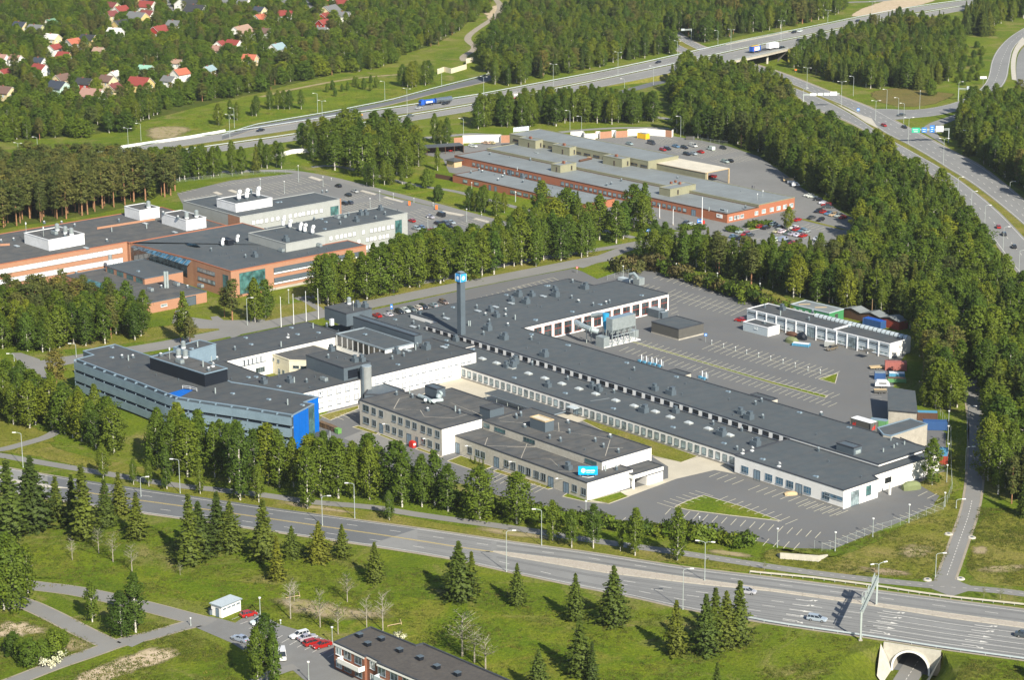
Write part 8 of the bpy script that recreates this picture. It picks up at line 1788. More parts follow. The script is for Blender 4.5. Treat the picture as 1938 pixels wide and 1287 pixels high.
rail('guard rail along the far edge of the motorway',[p+Vector((0,.6,0))for p in NA[::2]]);rail('guard rail in the motorway median, nearer side',[p+Vector((0,.4,0))for p in SA[::2]])
rail('guard rail along the slip road',pxl(sh(RA,-.8),24))
DEFS['mesh_wire']=lambda m:wire(m)
def wire(m):
 nt,b=nodes(m);out=nt.nodes['Material Output'];b.inputs['Base Color'].default_value=(.38,.42,.42,1);tr=nt.nodes.new('ShaderNodeBsdfTransparent');mx=nt.nodes.new('ShaderNodeMixShader');mx.inputs[0].default_value=.07
 nt.links.new(tr.outputs[0],mx.inputs[1]);nt.links.new(b.outputs[0],mx.inputs[2]);nt.links.new(mx.outputs[0],out.inputs[0])
def fence(label,px,h=2.0,step=3.0,m='mesh_wire',name='wire_fence',pm='steel_pole'):
 pts=[P(*p)for p in px];r=thing(name,label,'fence',pts[0],0);mb=MB()
 for a,b in zip(pts,pts[1:]):
  mb.face([a,b,b+Vector((0,0,h)),a+Vector((0,0,h))],m);mb.bar(a+Vector((0,0,h)),b+Vector((0,0,h)),.03,.03,pm)
 mb.build('fence_panel',r,fix=False);n=0
 for a,b in zip(pts,pts[1:]):
  k=max(1,int((b-a).length/step))
  for j in range(k):
   if n<90:c=a.lerp(b,j/k);pb_=MB();pb_.cyl((c.x,c.y,0),(c.x,c.y,h+.1),.035,.035,pm,5);pb_.build('post',r,fix=False);n+=1
fence('chain-link fence along the south-east edge of the car park',T(3,3,(400,315),(455,335),(515,330),(705,252),(830,205),(1095,128),(1345,30))+[t32(1360,1240),t32(1415,1110)])
fence('chain-link fence with posts beside the forest cycle path',[t32(1410,1110),t32(1402,960),t32(1400,700),t32(1310,545)])
fence('green wire fence beside the shrubs above the north-east car park',T(2,1,(735,815),(840,785))+T(2,1,(985,745),(1140,725)),1.8)
fence('dark timber fence at the west end of the brick annex',[z5(20,660),z5(178,690)],1.9,2,'shed_brown','timber_fence','shed_brown')
fence('wire fence along the north side of the rear car park',[(335,345),(400,338),(480,330),(560,326)],1.6,4)
fence('dark wire fence in front of the trees of the depot yard',[z6(545,318),z6(700,345),z6(860,362)],2.0,4,'mesh_wire')
rw=thing('retaining_wall','pale concrete retaining wall with splayed wings on the grass bank','wall',P(1515,1058),0)
wp=[P(*T(3,3,q)[0])for q in((125,365),(148,392),(430,415),(500,372))]
mb=MB()
for a,b,h0_,h1_ in((wp[0],wp[1],.4,1.5),(wp[1],wp[2],1.5,1.6),(wp[2],wp[3],1.6,.4)):
 n=Vector((-(b-a).y,(b-a).x,0)).normalized()*.3;mb.face([a,b,b+Vector((0,0,h1_)),a+Vector((0,0,h0_))],'concrete_panel');mb.face([a+Vector((0,0,h0_)),b+Vector((0,0,h1_)),b+n+Vector((0,0,h1_)),a+n+Vector((0,0,h0_))],'verge_concrete');mb.face([a+n,b+n,b+n+Vector((0,0,h1_)),a+n+Vector((0,0,h0_))],'concrete_panel')
mb.build('wall',rw,fix=False)
for k,(x,y)in enumerate(((1385,212),(1555,238),(1230,547),(1472,540))):
 p=P(*T(3,3,(x,y))[0]);mb=MB();mb.cyl((p.x,p.y,0),(p.x,p.y,.25),1.1,.9,'verge_concrete',14);mb.cyl((p.x,p.y,.25),(p.x,p.y,.3),.4,.4,'metal_dark',10);mb.solo('manhole_cover','round concrete manhole ring beside the cycle path, %s'%['upper left','upper right','lower left','lower right'][k],'manhole')
for k,(x,y)in enumerate(((240,690),(985,895))):
 p=P(*T(1,3,(x,y))[0]);mb=MB();mb.bar(p+Vector((0,0,.4)),p+Vector((3,1.5,.4)),.12,.12,'timber_pale');mb.bar(p+Vector((3,1.5,.4)),p+Vector((2.6,3.6,.4)),.12,.12,'timber_pale')
 for d in(Vector((0,0,0)),Vector((3,1.5,0)),Vector((2.6,3.6,0))):mb.bar(p+d,p+d+Vector((0,0,.5)),.12,.12,'timber_pale')
 mb.solo('log_rail','low wooden log rail under the bare trees in the meadow, the %s one'%('left','right')[k],'rail')
def leafmesh(name,centers,sizes,mat,seed,flat=0.0,down=0.0):
 r=np.random.RandomState(seed);n=len(centers);c=np.array(centers);s=np.array(sizes)[:,None]
 nrm=r.normal(size=(n,3));nrm[:,2]=nrm[:,2]*(1-flat)+flat*2;nrm/=np.linalg.norm(nrm,axis=1)[:,None]
 t=np.cross(nrm,r.normal(size=(n,3)));t/=np.linalg.norm(t,axis=1)[:,None];b=np.cross(nrm,t)
 if down:t=t*(1-down)+np.array([0,0,-1.0])*down;t/=np.linalg.norm(t,axis=1)[:,None];b=np.cross(nrm,t);b/=np.linalg.norm(b,axis=1)[:,None]+1e-6
 asp=r.uniform(.6,1.0,(n,1))
 v=np.stack([c-t*s-b*s*asp*.5,c-t*s*.2+b*s*asp*.9,c+t*s*1.1+b*s*asp*.1,c+t*s*.1-b*s*asp*.9],axis=1).reshape(-1,3)
 me=bpy.data.meshes.new(name);me.vertices.add(n*4);me.vertices.foreach_set('co',v.ravel());me.loops.add(n*4);me.loops.foreach_set('vertex_index',np.arange(n*4));me.polygons.add(n);me.polygons.foreach_set('loop_start',np.arange(n)*4);me.polygons.foreach_set('loop_total',np.full(n,4))
 at=me.attributes.new('lv','FLOAT','FACE');at.data.foreach_set('value',r.uniform(0,1,n));me.materials.append(M(mat));me.update();me.validate();return me
def trunkmesh(h,r0,mat,limbs,seed,lean=.0):
 r=random.Random(seed);mb=MB();pts=[];n=5
 for i in range(n+1):t=i/n;pts.append(Vector((lean*t*t+r.uniform(-.08,.08)*t,r.uniform(-.08,.08)*t,h*t)))
 for i in range(n):mb.cyl(pts[i],pts[i+1],r0*(1-.8*i/n),r0*(1-.8*(i+1)/n),mat,6,False)
 for(z,L_,a,up_)in limbs:
  p=Vector((0,0,z));d=Vector((math.cos(a),math.sin(a),up_)).normalized();m=p+d*L_*.5+Vector((0,0,.0));mb.cyl(p,m,r0*.3,r0*.2,mat,4,False);mb.cyl(m,p+d*L_+Vector((0,0,L_*.1)),r0*.2,.02,mat,4,False)
 return mb.mesh('trunk')
VAR={}
def birch(seed,H=16.0,W=2.6,full=1.0,bare=.14,ncl=64,per=50,mat='leaf_birch',bark='bark_birch',ls=.27,drop=.25):
 r=random.Random(seed);C_,S_=[],[];limbs=[]
 for k in range(ncl):
  t=(k+.5)/ncl;z=H*(bare+(1-bare)*t);env=W*(math.sin(math.pi*min(1,(t*.9+.08))**.80)**.62)*(1.0 if t<.72 else 1-(t-.72)*.9)*r.uniform(.8,1.15)
  a=k*2.399+r.uniform(-.5,.5);rad=env*r.uniform(.35,1.0)*(1 if r.random()>.12 else 1.22);cx_,cy_=rad*math.cos(a),rad*math.sin(a)
  sr=W*r.uniform(.22,.42)*(.6 if t>.85 else 1);m_=int(per*full*r.uniform(.7,1.3))
  for j in range(m_):
   u=r.gauss(0,.5),r.gauss(0,.5),r.gauss(0,.5);C_.append((cx_+u[0]*sr,cy_+u[1]*sr,min(H*1.01,z+u[2]*sr*1.25-drop*sr*(u[0]**2+u[1]**2))));S_.append(ls*r.uniform(.6,1.25))
  if k%3==0:limbs.append((max(.5,z-rad*.9),rad*1.3,a,.8))
 return leafmesh('crown',C_,S_,mat,seed,down=.35),trunkmesh(H*.93,.2 if mat!='leaf_bush' else .1,bark,limbs,seed,r.uniform(-.3,.3))
def spruce(seed,H=15.0,W=3.0,dens=1.0,mat='leaf_spruce',ls=.30):
 r=random.Random(seed);C_,S_=[],[];z=H*.03;
 while z<H*.985:
  t=z/H;R_=W*(1-t)**.85*(.75+.25*min(1,t*6));nb=max(4,int(4+R_*2.3));a0=r.uniform(0,6.28);R_*=r.uniform(.78,1.15)
  for k in range(nb):
   a=a0+k*6.283/nb+r.uniform(-.2,.2);L_=R_*r.uniform(.55,1.25);m_=int(max(3,L_*6.5*dens))
   for j in range(m_):
    f=(j+r.random())/m_;f=f**.8;wdt=.16+.42*L_*.35*(1-f*.7);sa=r.gauss(0,.5)*wdt
    x=L_*f;C_.append((x*math.cos(a)-sa*math.sin(a),x*math.sin(a)+sa*math.cos(a),z-.32*x*.9+.10*x*x/max(1,L_)+r.gauss(0,.08)));S_.append(ls*r.uniform(.7,1.3)*(1 if f<.8 else .75))
  z+=max(.32,.62*(1-t*.55))*r.uniform(.85,1.15)
 C_.append((0,0,H));S_.append(.15)
 return leafmesh('crown',C_,S_,mat,seed,flat=.25),trunkmesh(H*.96,.19,'bark_brown',[],seed)
def pine(seed,H=17.0,W=2.8,bare=.45,ncl=44,per=54,ls=.28):
 r=random.Random(seed);C_,S_=[],[];limbs=[]
 for k in range(ncl):
  t=(k+.5)/ncl;z=H*(bare+(1-bare)*t);env=W*(.55+.6*t if t<.35 else .76*math.cos((t-.35)/.65*math.pi/2*.86)**.6+.05);a=k*2.399+r.uniform(-.6,.6);rad=env*r.uniform(.3,1.0);sr=W*r.uniform(.25,.38)
  for j in range(int(per*r.uniform(.7,1.3))):u=r.gauss(0,.5),r.gauss(0,.5),r.gauss(0,.5);C_.append((rad*math.cos(a)+u[0]*sr,rad*math.sin(a)+u[1]*sr,z+u[2]*sr*.6));S_.append(ls*r.uniform(.6,1.2))
  if k%3==0:limbs.append((z-.4*rad,rad,a,.4))
 return leafmesh('crown',C_,S_,'leaf_pine',seed),trunkmesh(H*.95,.22,'bark_pine',limbs,seed,r.uniform(-.3,.3))
def bush(seed,H=2.2,W=1.6,mat='leaf_bush',n=18,per=34,ls=.2):
 r=random.Random(seed);C_,S_=[],[]
 for k in range(n):
  a=r.uniform(0,6.28);q=r.random()**.6;z=H*r.uniform(.2,.85);rad=W*q*math.sqrt(max(.1,1-(z/H-.3)**2));sr=W*.35
  for j in range(per):C_.append((rad*math.cos(a)+r.gauss(0,.5)*sr,rad*math.sin(a)+r.gauss(0,.5)*sr,max(.05,z+r.gauss(0,.5)*sr*.8)));S_.append(ls*r.uniform(.6,1.3))
 return leafmesh('crown',C_,S_,mat,seed),trunkmesh(H*.7,.06,'bark_brown',[(.2,H*.5,a,1.2)for a in(0,2,4)],seed)
def bare(seed,H=8.0,W=2.2,leaves=0):
 r=random.Random(seed);mb=MB();tips=[]
 mb.cyl((0,0,0),(0,0,H*.5),.14,.1,'bark_grey',6,False);mb.cyl((0,0,H*.5),(.1,0,H*.95),.1,.02,'bark_grey',5,False)
 for k in range(26):
  z=H*r.uniform(.28,.9);a=k*2.4;L_=W*(1.15-z/H*.6)*r.uniform(.7,1.1);p=Vector((0,0,z));q=p+Vector((math.cos(a)*L_,math.sin(a)*L_,L_*.75));mb.cyl(p,q,.045,.015,'bark_grey',4,False);tips.append(q)
  for j in range(4):s_=p.lerp(q,r.uniform(.3,.9));e=s_+Vector((r.gauss(0,.5),r.gauss(0,.5),r.uniform(.2,.8)))*.9;mb.cyl(s_,e,.02,.008,'bark_grey',3,False);tips.append(e)
 tr=mb.mesh('trunk');C_,S_=[],[]
 for q in tips:
  for j in range(leaves):C_.append(tuple(q+Vector((r.gauss(0,.35),r.gauss(0,.35),r.gauss(0,.3)))));S_.append(.14)
 return(leafmesh('crown',C_,S_,'leaf_birch',seed)if leaves else None),tr
VAR['birch_tree']=[birch(100+i,16,(2.1,2.5,3.0,2.3,2.8,2.0,3.3,2.6)[i],bare=(.12,.16,.2,.1,.14,.18,.1,.24)[i],full=(1,1,1,.8,1,.7,1.1,.9)[i],ls=(.27,.27,.27,.27,.27,.27,.3,.27)[i])for i in range(8)]
VAR['spruce_tree']=[spruce(200+i,15,(2.5,2.9,3.3,2.2)[i])for i in range(4)]
VAR['pine_tree']=[pine(300+i,17,(2.7,3.1,2.9,3.3)[i],(.30,.38,.26,.34)[i])for i in range(4)]
VAR['shrub']=[bush(400+i,(2.2,2.6,1.8)[i],(1.6,1.9,1.5)[i])for i in range(3)]
VAR['broadleaf_tree']=[birch(500+i,9,2.7,1.2,.12,48,40,'leaf_bush','bark_brown',.32,.1)for i in range(3)]
VAR['dark_shrub']=[bush(450,2.4,1.8,'leaf_red')]
VAR['sparse_tree']=[bare(600+i,8,2.3,3)for i in range(3)]
VAR['bare_tree']=[bare(620+i,8,2.4,0)for i in range(3)]
VAR['flowering_shrub']=[bush(470,1.3,1.3,'blossom',10,30,.12)]
BH={'birch_tree':16,'spruce_tree':15,'pine_tree':17,'shrub':2.2,'broadleaf_tree':9,'dark_shrub':2.4,'sparse_tree':8,'bare_tree':8,'flowering_shrub':1.3}
CATN={'birch_tree':'tree','spruce_tree':'tree','pine_tree':'tree','shrub':'shrub','broadleaf_tree':'tree','dark_shrub':'shrub','sparse_tree':'tree','bare_tree':'tree','flowering_shrub':'shrub'}
def tree(kind,x,y,h,label,group=None,wx=1.0,vi=None,rz=None):
 vs=VAR[kind];vi=rnd.randrange(len(vs))if vi is None else vi;s=h/BH[kind];rz=rnd.uniform(0,6.28)if rz is None else rz
 r=thing(kind,label,CATN[kind],(x,y,0),0,group);cr,tr=vs[vi]
 sx=s*wx;wm=Matrix.Translation((x,y,0))@Matrix.Rotation(rz,4,'Z')@Matrix.Diagonal((sx,sx,s,1))
 inst('trunk',tr,r,wm)
 if cr:inst('crown',cr,r,wm)
 return r
def tpx(kind,base,top,label,group=None,wx=1.0,vi=None,z=0.0):
 p=P(*base);h=hgt(base,top)if isinstance(top,tuple)else top
 NEAR.append((p.x,p.y));return tree(kind,p.x,p.y,h,label,group,wx,vi)
NEAR=[]
def row(kind,lst,label,group,wx=1.0):
 lst=sorted(lst,key=lambda q:q[0][0])
 for(b,t),od in zip([q[:2]for q in lst],ordinals(len(lst))):tpx(kind,b,t,label+((', '+od)if od else ''),group,wx if len(lst[0])<3 else lst[0][2])
row('spruce_tree',[((20,1019),(20,868)),((64,1001),(66,862)),((108,985),(105,900)),((139,992),(141,898)),((160,1020),(158,880)),((201,997),(198,905)),((227,975),(223,893)),((260,1021),(262,930)),((361,1068),(357,935)),((378,1052),(375,948)),((413,1041),(400,930)),((437,1043),(440,948)),((500,1062),(508,943)),((525,1098),(524,1013)),((553,1056),(553,995)),((604,1064),(605,986)),((648,1056),(649,992)),((710,1102),(709,1026)),((893,1128),(895,1044)),((869,1136),(865,1024))],'spruce on the left half of the meadow below the near road','spruces on the meadow, left half',1.85)
row('spruce_tree',[((979,1146),(978,1066)),((1089,1175),(1094,1085)),((1161,1182),(1166,1070)),((1279,1240),(1280,1136)),((1335,1239),(1338,1124)),((1352,1231),(1356,1110)),((1373,1224),(1370,1118)),((1398,1220),(1397,1097)),((1097,1280),(1100,1165)),((1019,1315),(1017,1228)),((1356,1340),(1358,1254)),((1120,1290),(1125,1215))],'spruce on the right half of the slope below the near road','spruces on the meadow, right half',1.65)
row('birch_tree',[((8,1155),(10,1040)),((18,1152),(25,1010)),((28,1154),(40,1020)),((53,1123),(56,1030)),((-20,1150),(-15,1030))],'birch in the clump at the left edge of the meadow','birch clump at the left edge',1.2)
row('birch_tree',[((175,1178),(179,1100)),((230,1204),(227,1121)),((257,1198),(266,1086))],'birch of the group of three between the two footpaths','three birches between the footpaths',1.35)
tpx('birch_tree',(505,1288),(505,1164),'weeping birch beside the apartment car park, right of the other birch','birches by the apartment car park',1.2);tpx('birch_tree',(488,1296),(490,1190),'lower birch left of the weeping birch by the apartment car park','birches by the apartment car park',1.1);tpx('birch_tree',(520,1300),(520,1200),'birch at the right of the clump by the apartment car park','birches by the apartment car park',1)
tpx('birch_tree',(350,652),(375,553),'slender birch by the street in front of the brick institute',None,.95);tpx('pine_tree',(342,648),(340,590),'bushy dark pine at the foot of the slender birch by the street',None,1.4);tpx('pine_tree',(360,656),(362,600),'dark bushy pine right beside the slender birch by the street',None,1.4)
tpx('birch_tree',(483,610),(490,525),'birch before the brick institute corner',None,1.3);tpx('pine_tree',(440,606),(445,530),'dark pine before the brick institute corner',None,1.5);tpx('birch_tree',(503,603),(508,530),'rightmost birch before the brick institute corner',None,1.2);tpx('pine_tree',(425,600),(425,545),'leftmost dark pine before the brick institute corner',None,1.3)
tpx('pine_tree',(108,748),(105,665),'old pine by the street junction at the left',None,1.5)
tpx('broadleaf_tree',(808,355.5),(808,320),'round dark green tree on the grass between the car park and the brick annex',None,1.1,0);tpx('broadleaf_tree',(829,381),(829,350),'lower round tree on the grass beside the depot footpath',None,1.1,1);tpx('shrub',(776,358),(776,345),'small bush left of the round dark green tree')
tpx('birch_tree',(1760 if False else T(3,2,(1262,1078))[0][0],T(3,2,(1262,1078))[0][1]),T(3,2,(1240,740))[0],'tall thin birch in front of the white end wall of the service hall',None,1.5,3)
row('birch_tree',[(T(3,2,(1395,530))[0],T(3,2,(1390,180))[0]),(T(3,2,(1447,510))[0],T(3,2,(1450,230))[0]),(T(3,2,(1290,520))[0],T(3,2,(1300,250))[0]),(T(3,2,(1210,500))[0],T(3,2,(1215,330))[0])],'large birch between the containers and the forest cycle path','birches beside the containers',1.5)
row('birch_tree',[((195.6,908),(192,840)),((253,918),(252,870)),((282,921),(280,872)),((316,926),(316,842)),((379,935),(374,872)),((454.6,947),(450,800)),((490,951),(488,880)),((582,963),(575,845)),((737,985),(738,930))],'roadside birch on the verge between footpath and near road','young birches on the road verge',1.0)
row('birch_tree',[((1046,1024),(1046,948)),((1082,1037),(1080,965)),((1123,1038),(1125,955)),((1174,1043),(1175,1000)),((1202,1052),(1202,963)),((1282,1061),(1283,962,1.3))],'birch standing between the cycle path and the near road','birches between the cycle path and the road',1.15)
row('birch_tree',[((908,983),(908,885)),((978,992),(980,895)),((848,968),(845,880))],'big leafy birch at the right end of the tall birch row','big birches at the end of the row',1.6)
row('spruce_tree',[(z8(1215,745),z8(1230,695)),(z8(1255,770),z8(1270,690)),(z8(1330,790),z8(1320,705)),(z8(1295,780),z8(1290,715))],'small spruce on the grass island before the concrete workshop','small spruces before the workshop',1.3)
row('bare_tree',[((550,1172),(550,1098)),((557,1138),(556,1100)),((694,1188),(694,1130)),((724.6,1194),(726,1120)),((137,1061),(133,1020))],'leafless grey tree on the meadow','leafless trees on the meadow')
row('sparse_tree',[((606,1188),(607,1118)),((640,1201),(640,1140)),((657.5,1140),(657,1085)),((187,1048),(187,998)),((214,1064),(214,1010)),((250,1084),(250,1030)),((341,1089),(340,1065)),((1447,1080),(1447,1062)),((1660,1085),(1660,1068)),((1862,1132),(1862,1113)),((1893,1135),(1893,1115))],'thin half-bare young tree on the grass','half-bare young trees')
row('sparse_tree',[((875,1243),(872,1158)),((919,1267),(918,1205)),((898,1255),(895,1190))],'airy spreading tree behind the apartment block','airy trees behind the apartment block',1.5)
row('broadleaf_tree',[((25,1242),5.5,1.2),((57,1262),6.5),((103,1243),6.5),((120,1225),4),((40,1250),5),((80,1255),5.5)],'leafy bushy tree by the broken path at the lower left','bushy trees at the lower left')
row('flowering_shrub',[((83,1262),2.2),((112,1252),2.4),((100,1258),1.8),((756,1208),1.6)],'white-flowering bush on the grass','white-flowering bushes')
hp=chain([(800,945),(860,955),(940,968),(1010,985),(1060,990),(1110,994),(1160,1003),(1220,1012),(1270,1016),(1320,1022),(1370,1030),(1408,1036)],46);hl=[((x+rnd.uniform(-3,3),y+rnd.uniform(-1.5,1)),rnd.uniform(2.6,4.2))for x,y in hp]
for b,t in hl:p=P(*b);tree('shrub',p.x,p.y,t,'bush of the long green hedge along the south car park','hedge bushes along the south car park',1.05)
for(x,y)in[(1176,514),(1190,512),(1205,516),(1196,506),(1214,510)]+[(1225+k*11.5,505+k*3.9+rnd.uniform(-2,2))for k in range(24)]:p=P(x,y);tree('dark_shrub' if rnd.random()<.35 else 'shrub',p.x,p.y,rnd.uniform(3.5,6),'bush in the shrubbery above the north-east car park','shrubbery above the north-east car park',1.0)
for(x,y)in[(z6(1060+k*30,1120-k*5))for k in range(7)]+[z6(440+k*30,1135)for k in range(7)]+[z6(880+k*25,1150+k*4)for k in range(4)]:p=P(x,y);tree('shrub',p.x,p.y,rnd.uniform(1.8,2.6),'low clipped bush by the depot car park entrance','clipped bushes by the depot car park',1.2)
for(x,y)in T(1,0,(540,675),(580,660),(600,705),(650,670),(690,660),(760,640),(810,655),(860,665),(900,640),(860,610),(740,620)):p=P(x,y);tree('broadleaf_tree',p.x,p.y,rnd.uniform(4,6.5),'large bush on the slope above the motorway','bushes on the motorway slope',.75)
row('birch_tree',[(T(1,0,(x,800))[0],T(1,0,(x,660))[0])for x in(120,180,225,265,350)]+[(T(0,0,(1605,915))[0],T(0,0,(1610,760))[0]),(T(0,0,(1690,870))[0],T(0,0,(1690,730))[0]),(T(0,0,(1740,880))[0],T(0,0,(1745,745))[0]),(T(0,0,(1880,850))[0],T(0,0,(1880,700))[0]),(T(0,0,(1850,850))[0],T(0,0,(1850,760))[0])],'tree of the scattered group on the grass above the motorway','scattered trees above the motorway',1.2)
row('birch_tree',[(T(1,1,(x,y))[0],T(1,1,(x,y-h))[0])for x,y,h in((880,130,200),(960,115,180),(1000,115,150),(1090,110,140),(830,120,160),(1585,300,170),(1625,310,150),(1670,318,190),(1695,318,200),(1780,345,180),(1840,320,150))],'birch of the group on the grass beside the depot footpath','birches beside the depot footpath',1.25)
row('birch_tree',[(T(1,0,(x,y))[0],T(1,0,(x,y-h))[0])for x,y,h in((1330,1050,220),(1375,1060,180),(1420,1060,200),(1350,1250,170))],'poplar-like birch beside the open garage of the depot','birches beside the open garage',1.1)
row('birch_tree',[(T(1,0,(x,y))[0],T(1,0,(x,y-h))[0])for x,y,h in((1095,630,160),(1130,640,150),(1165,640,190),(1190,635,190),(1260,625,180),(1285,612,170))],'white-stemmed birch below the noise barrier','birches below the noise barrier',1.2)
tpx('birch_tree',z6(1415,1140),z6(1415,925),'single birch standing among the parked cars before the depot',None,1.4)
tpx('birch_tree',T(3,1,(205,445))[0],T(3,1,(205,290))[0],'second birch at the edge of the depot car park rows',None,1.2)if False else None
tpx('broadleaf_tree',T(2,0,(1210,400))[0],8.0,'bright yellow-green tree at the forest edge by the motorway',None,.9,0);tpx('broadleaf_tree',T(3,0,(1255,700))[0],9.0,'bright green round tree beyond the ring road junction',None,1.1,1)
tpx('broadleaf_tree',T(3,3,(1090,-560))[0],8.0,'leafy tree',None,1)if False else None
EXW=[np.array([(p[0],p[1])for p in e])for e in EXC]
def inside(poly,X,Y):
 c=np.zeros(len(X),bool);n=len(poly);j=n-1
 for i in range(n):
  xi,yi=poly[i];xj,yj=poly[j]
  k=((yi>Y)!=(yj>Y))&(X<(xj-xi)*(Y-yi)/((yj-yi)or 1e-9)+xi);c^=k;j=i
 return c
EXB=[(e[:,0].min()-2,e[:,0].max()+2,e[:,1].min()-2,e[:,1].max()+2,e)for e in EXW]
WOODS=[]
def wood(label,px,sp,mix_,h0,h1,seed,wx=1.3,clear=1.2,nolim=False):
 rs=np.random.RandomState(seed);w_=np.array([tuple(P(x,y)[:2])for x,y in px]);x0,y0=w_.min(0);x1,y1=w_.max(0)
 gx,gy=np.meshgrid(np.arange(x0,x1,sp),np.arange(y0,y1,sp));X=(gx+(np.arange(gx.shape[0])[:,None]%2)*sp*.5+rs.uniform(-.38,.38,gx.shape)*sp).ravel();Y=(gy+rs.uniform(-.38,.38,gx.shape)*sp).ravel()
 ok=inside(w_,X,Y)
 for a,b,c,d,e in EXB:
  m=ok&(X>a)&(X<b)&(Y>c)&(Y<d)
  if m.any():
   idx=np.where(m)[0];hit=inside(e,X[idx],Y[idx])
   for q in((clear,0),(-clear,0),(0,clear),(0,-clear)):hit|=inside(e,X[idx]+q[0],Y[idx]+q[1])
   ok[idx[hit]]=False
 X,Y=X[ok],Y[ok];kinds=list(mix_);pr=np.array([mix_[k]for k in kinds],float);pr/=pr.sum()
 nz=(np.sin(X*.11+seed)+np.sin(Y*.09+seed*2)+np.sin((X+Y)*.05))/6+.5;u=np.clip(nz*.6+rs.uniform(0,1,len(X))*.6-.1,0,.999);cum=np.cumsum(pr);ki=np.searchsorted(cum,u);ki=np.clip(ki,0,len(kinds)-1)
 for x,y,k in zip(X,Y,ki):WOODS.append((kinds[k],float(x),float(y),float(h0+(h1-h0)*rs.beta(1.6,1.3))*(1.0 if kinds[k]in('birch_tree','spruce_tree','pine_tree')else .85 if 'suburb' in label else .55),label,wx*float(rs.uniform(.75,1.35)),float(rs.uniform(0,6.28))))
B,S_,N_='birch_tree','spruce_tree','pine_tree';L9='broadleaf_tree'
wood('in the tall birch row before the blue office and concrete workshop',[(285,866),(320,864),(400,884),(500,902),(600,920),(700,936),(800,946),(830,955),(825,968),(760,963),(640,950),(540,930),(440,915),(340,902),(290,885)],4.6,{B:1},13.5,17.0,1,1.25)
wood('in the wood at the left between the street and the footpath',[(-520,788),(0,768),(80,772),(110,790),(150,806),(190,824),(222,844),(243,856),(235,866),(200,862),(130,833),(60,812),(0,802),(-520,820)],4.4,{B:.85,N_:.15},10.5,15,2,1.35)
wood('in the belt between the brick institute and the street',[(-520,638),(0,596),(60,588),(130,586),(200,598),(250,610),(296,628),(290,640),(200,652),(130,664),(90,668),(40,664),(0,668),(-520,710)],5.0,{N_:.4,B:.6},10,15,3,1.35)
wood('in the wood at the left corner beyond the street',[(-100,720),(0,705),(20,712),(-10,745),(-100,760)],5.5,{N_:.5,B:.5},12,15,4)
wood('in the pine forest behind the brick institute',[(-520,372),(0,346),(120,342),(200,346),(250,352),(330,356),(335,368),(262,388),(214,399),(155,411),(62,424),(0,437),(-520,485)],5.2,{N_:.8,B:.1,S_:.1},15,19,5)
wood('in the birch row between the rear car park and the motorway',[(280,332),(400,322),(535,314),(548,320),(480,329),(380,338),(330,346),(290,344)],4.6,{B:.8,S_:.1,N_:.1},11,15,6)
wood('in the grove between the rear car park and the depot',[(560,285),(600,272),(680,270),(760,280),(810,300),(800,330),(770,345),(705,342),(660,330),(600,312),(570,300)],8.6,{B:.8,S_:.2},12,19,7,1.4)
wood('in the double birch avenue along the back street',[(600,586),(720,582),(860,553),(975,527),(1140,491),(1120,478),(1060,480),(960,500),(830,528),(740,545),(640,560),(600,572)],5.0,{B:1},14,18,8)
wood('in the bright thicket right of the grey laboratory',[(745,490),(775,470),(850,462),(935,462),(930,480),(860,492),(800,505),(760,510)],5.2,{L9:1},13,17,9,1.3)
wood('in the grove between the rear car park and the back street',[(935,455),(985,440),(1030,445),(1100,470),(1060,478),(960,498),(860,518),(760,535),(700,550),(640,560),(680,535),(760,512),(860,495),(930,482)],6.4,{B:.85,N_:.15},10,15,10)
wood('in the grove in front of the depot',[(985,415),(1010,418),(1080,425),(1150,425),(1215,420),(1225,440),(1265,435),(1260,452),(1190,470),(1160,485),(1110,470),(1040,455),(990,440)],9.5,{B:.9,S_:.1},13,18,11)
wood('in the forest belt between the north-east car park and the depot',[(1205,488),(1250,488),(1300,492),(1370,506),(1450,516),(1560,512),(1605,500),(1640,560),(1700,606),(1640,588),(1560,578),(1497,571),(1460,549),(1300,508),(1230,497)],5.0,{B:.6,S_:.15,N_:.25},11,15,12)
wood('in the dense forest along the ring road',[(1268,172),(1300,150),(1330,146),(1400,166),(1450,178),(1484,194),(1505,238),(1546,262),(1603,290),(1665,306),(1709,348),(1760,384),(1795,402),(1838,456),(1880,524),(1912,566),(1938,600),(2080,740),(2230,960),(2200,1010),(1930,962),(1872,955),(1863,880),(1869,770),(1838,690),(1812,640),(1800,620),(1770,640),(1745,640),(1700,606),(1640,560),(1610,500),(1622,470),(1628,425),(1590,396),(1515,346),(1437,290),(1383,272),(1288,257),(1275,250),(1272,200)],5.6,{B:.62,S_:.23,N_:.15},10,18,13,1.35)
wood('in the shady wood between the containers and the cycle path',[(1742,642),(1775,640),(1800,650),(1818,700),(1826,770),(1790,770),(1760,752),(1748,700)],5.0,{B:.6,N_:.4},12,16,14)
wood('in the strip of trees between the motorway and the depot wall',[(890,238),(905,228),(960,222),(1040,214),(1080,210),(1140,216),(1200,218),(1240,220),(1245,232),(1190,236),(1100,234),(1040,241),(960,241),(900,244)],5.4,{B:.8,S_:.2},12,16,15)
wood('in the wood inside the road interchange',[(1500,128),(1512,95),(1545,74),(1605,62),(1690,53),(1780,56),(1818,76),(1822,100),(1800,128),(1795,158),(1740,170),(1640,168),(1560,153)],6.2,{S_:.4,B:.4,N_:.2},9,15,16,1.35)
wood('in the forest right of the ring road',[(1806,255),(1815,232),(1832,216),(1870,212),(1938,206),(2500,190),(2500,700),(2160,470),(1938,376),(1900,345),(1860,312),(1825,290)],5.8,{B:.6,S_:.3,N_:.1},10,17,17,1.35)
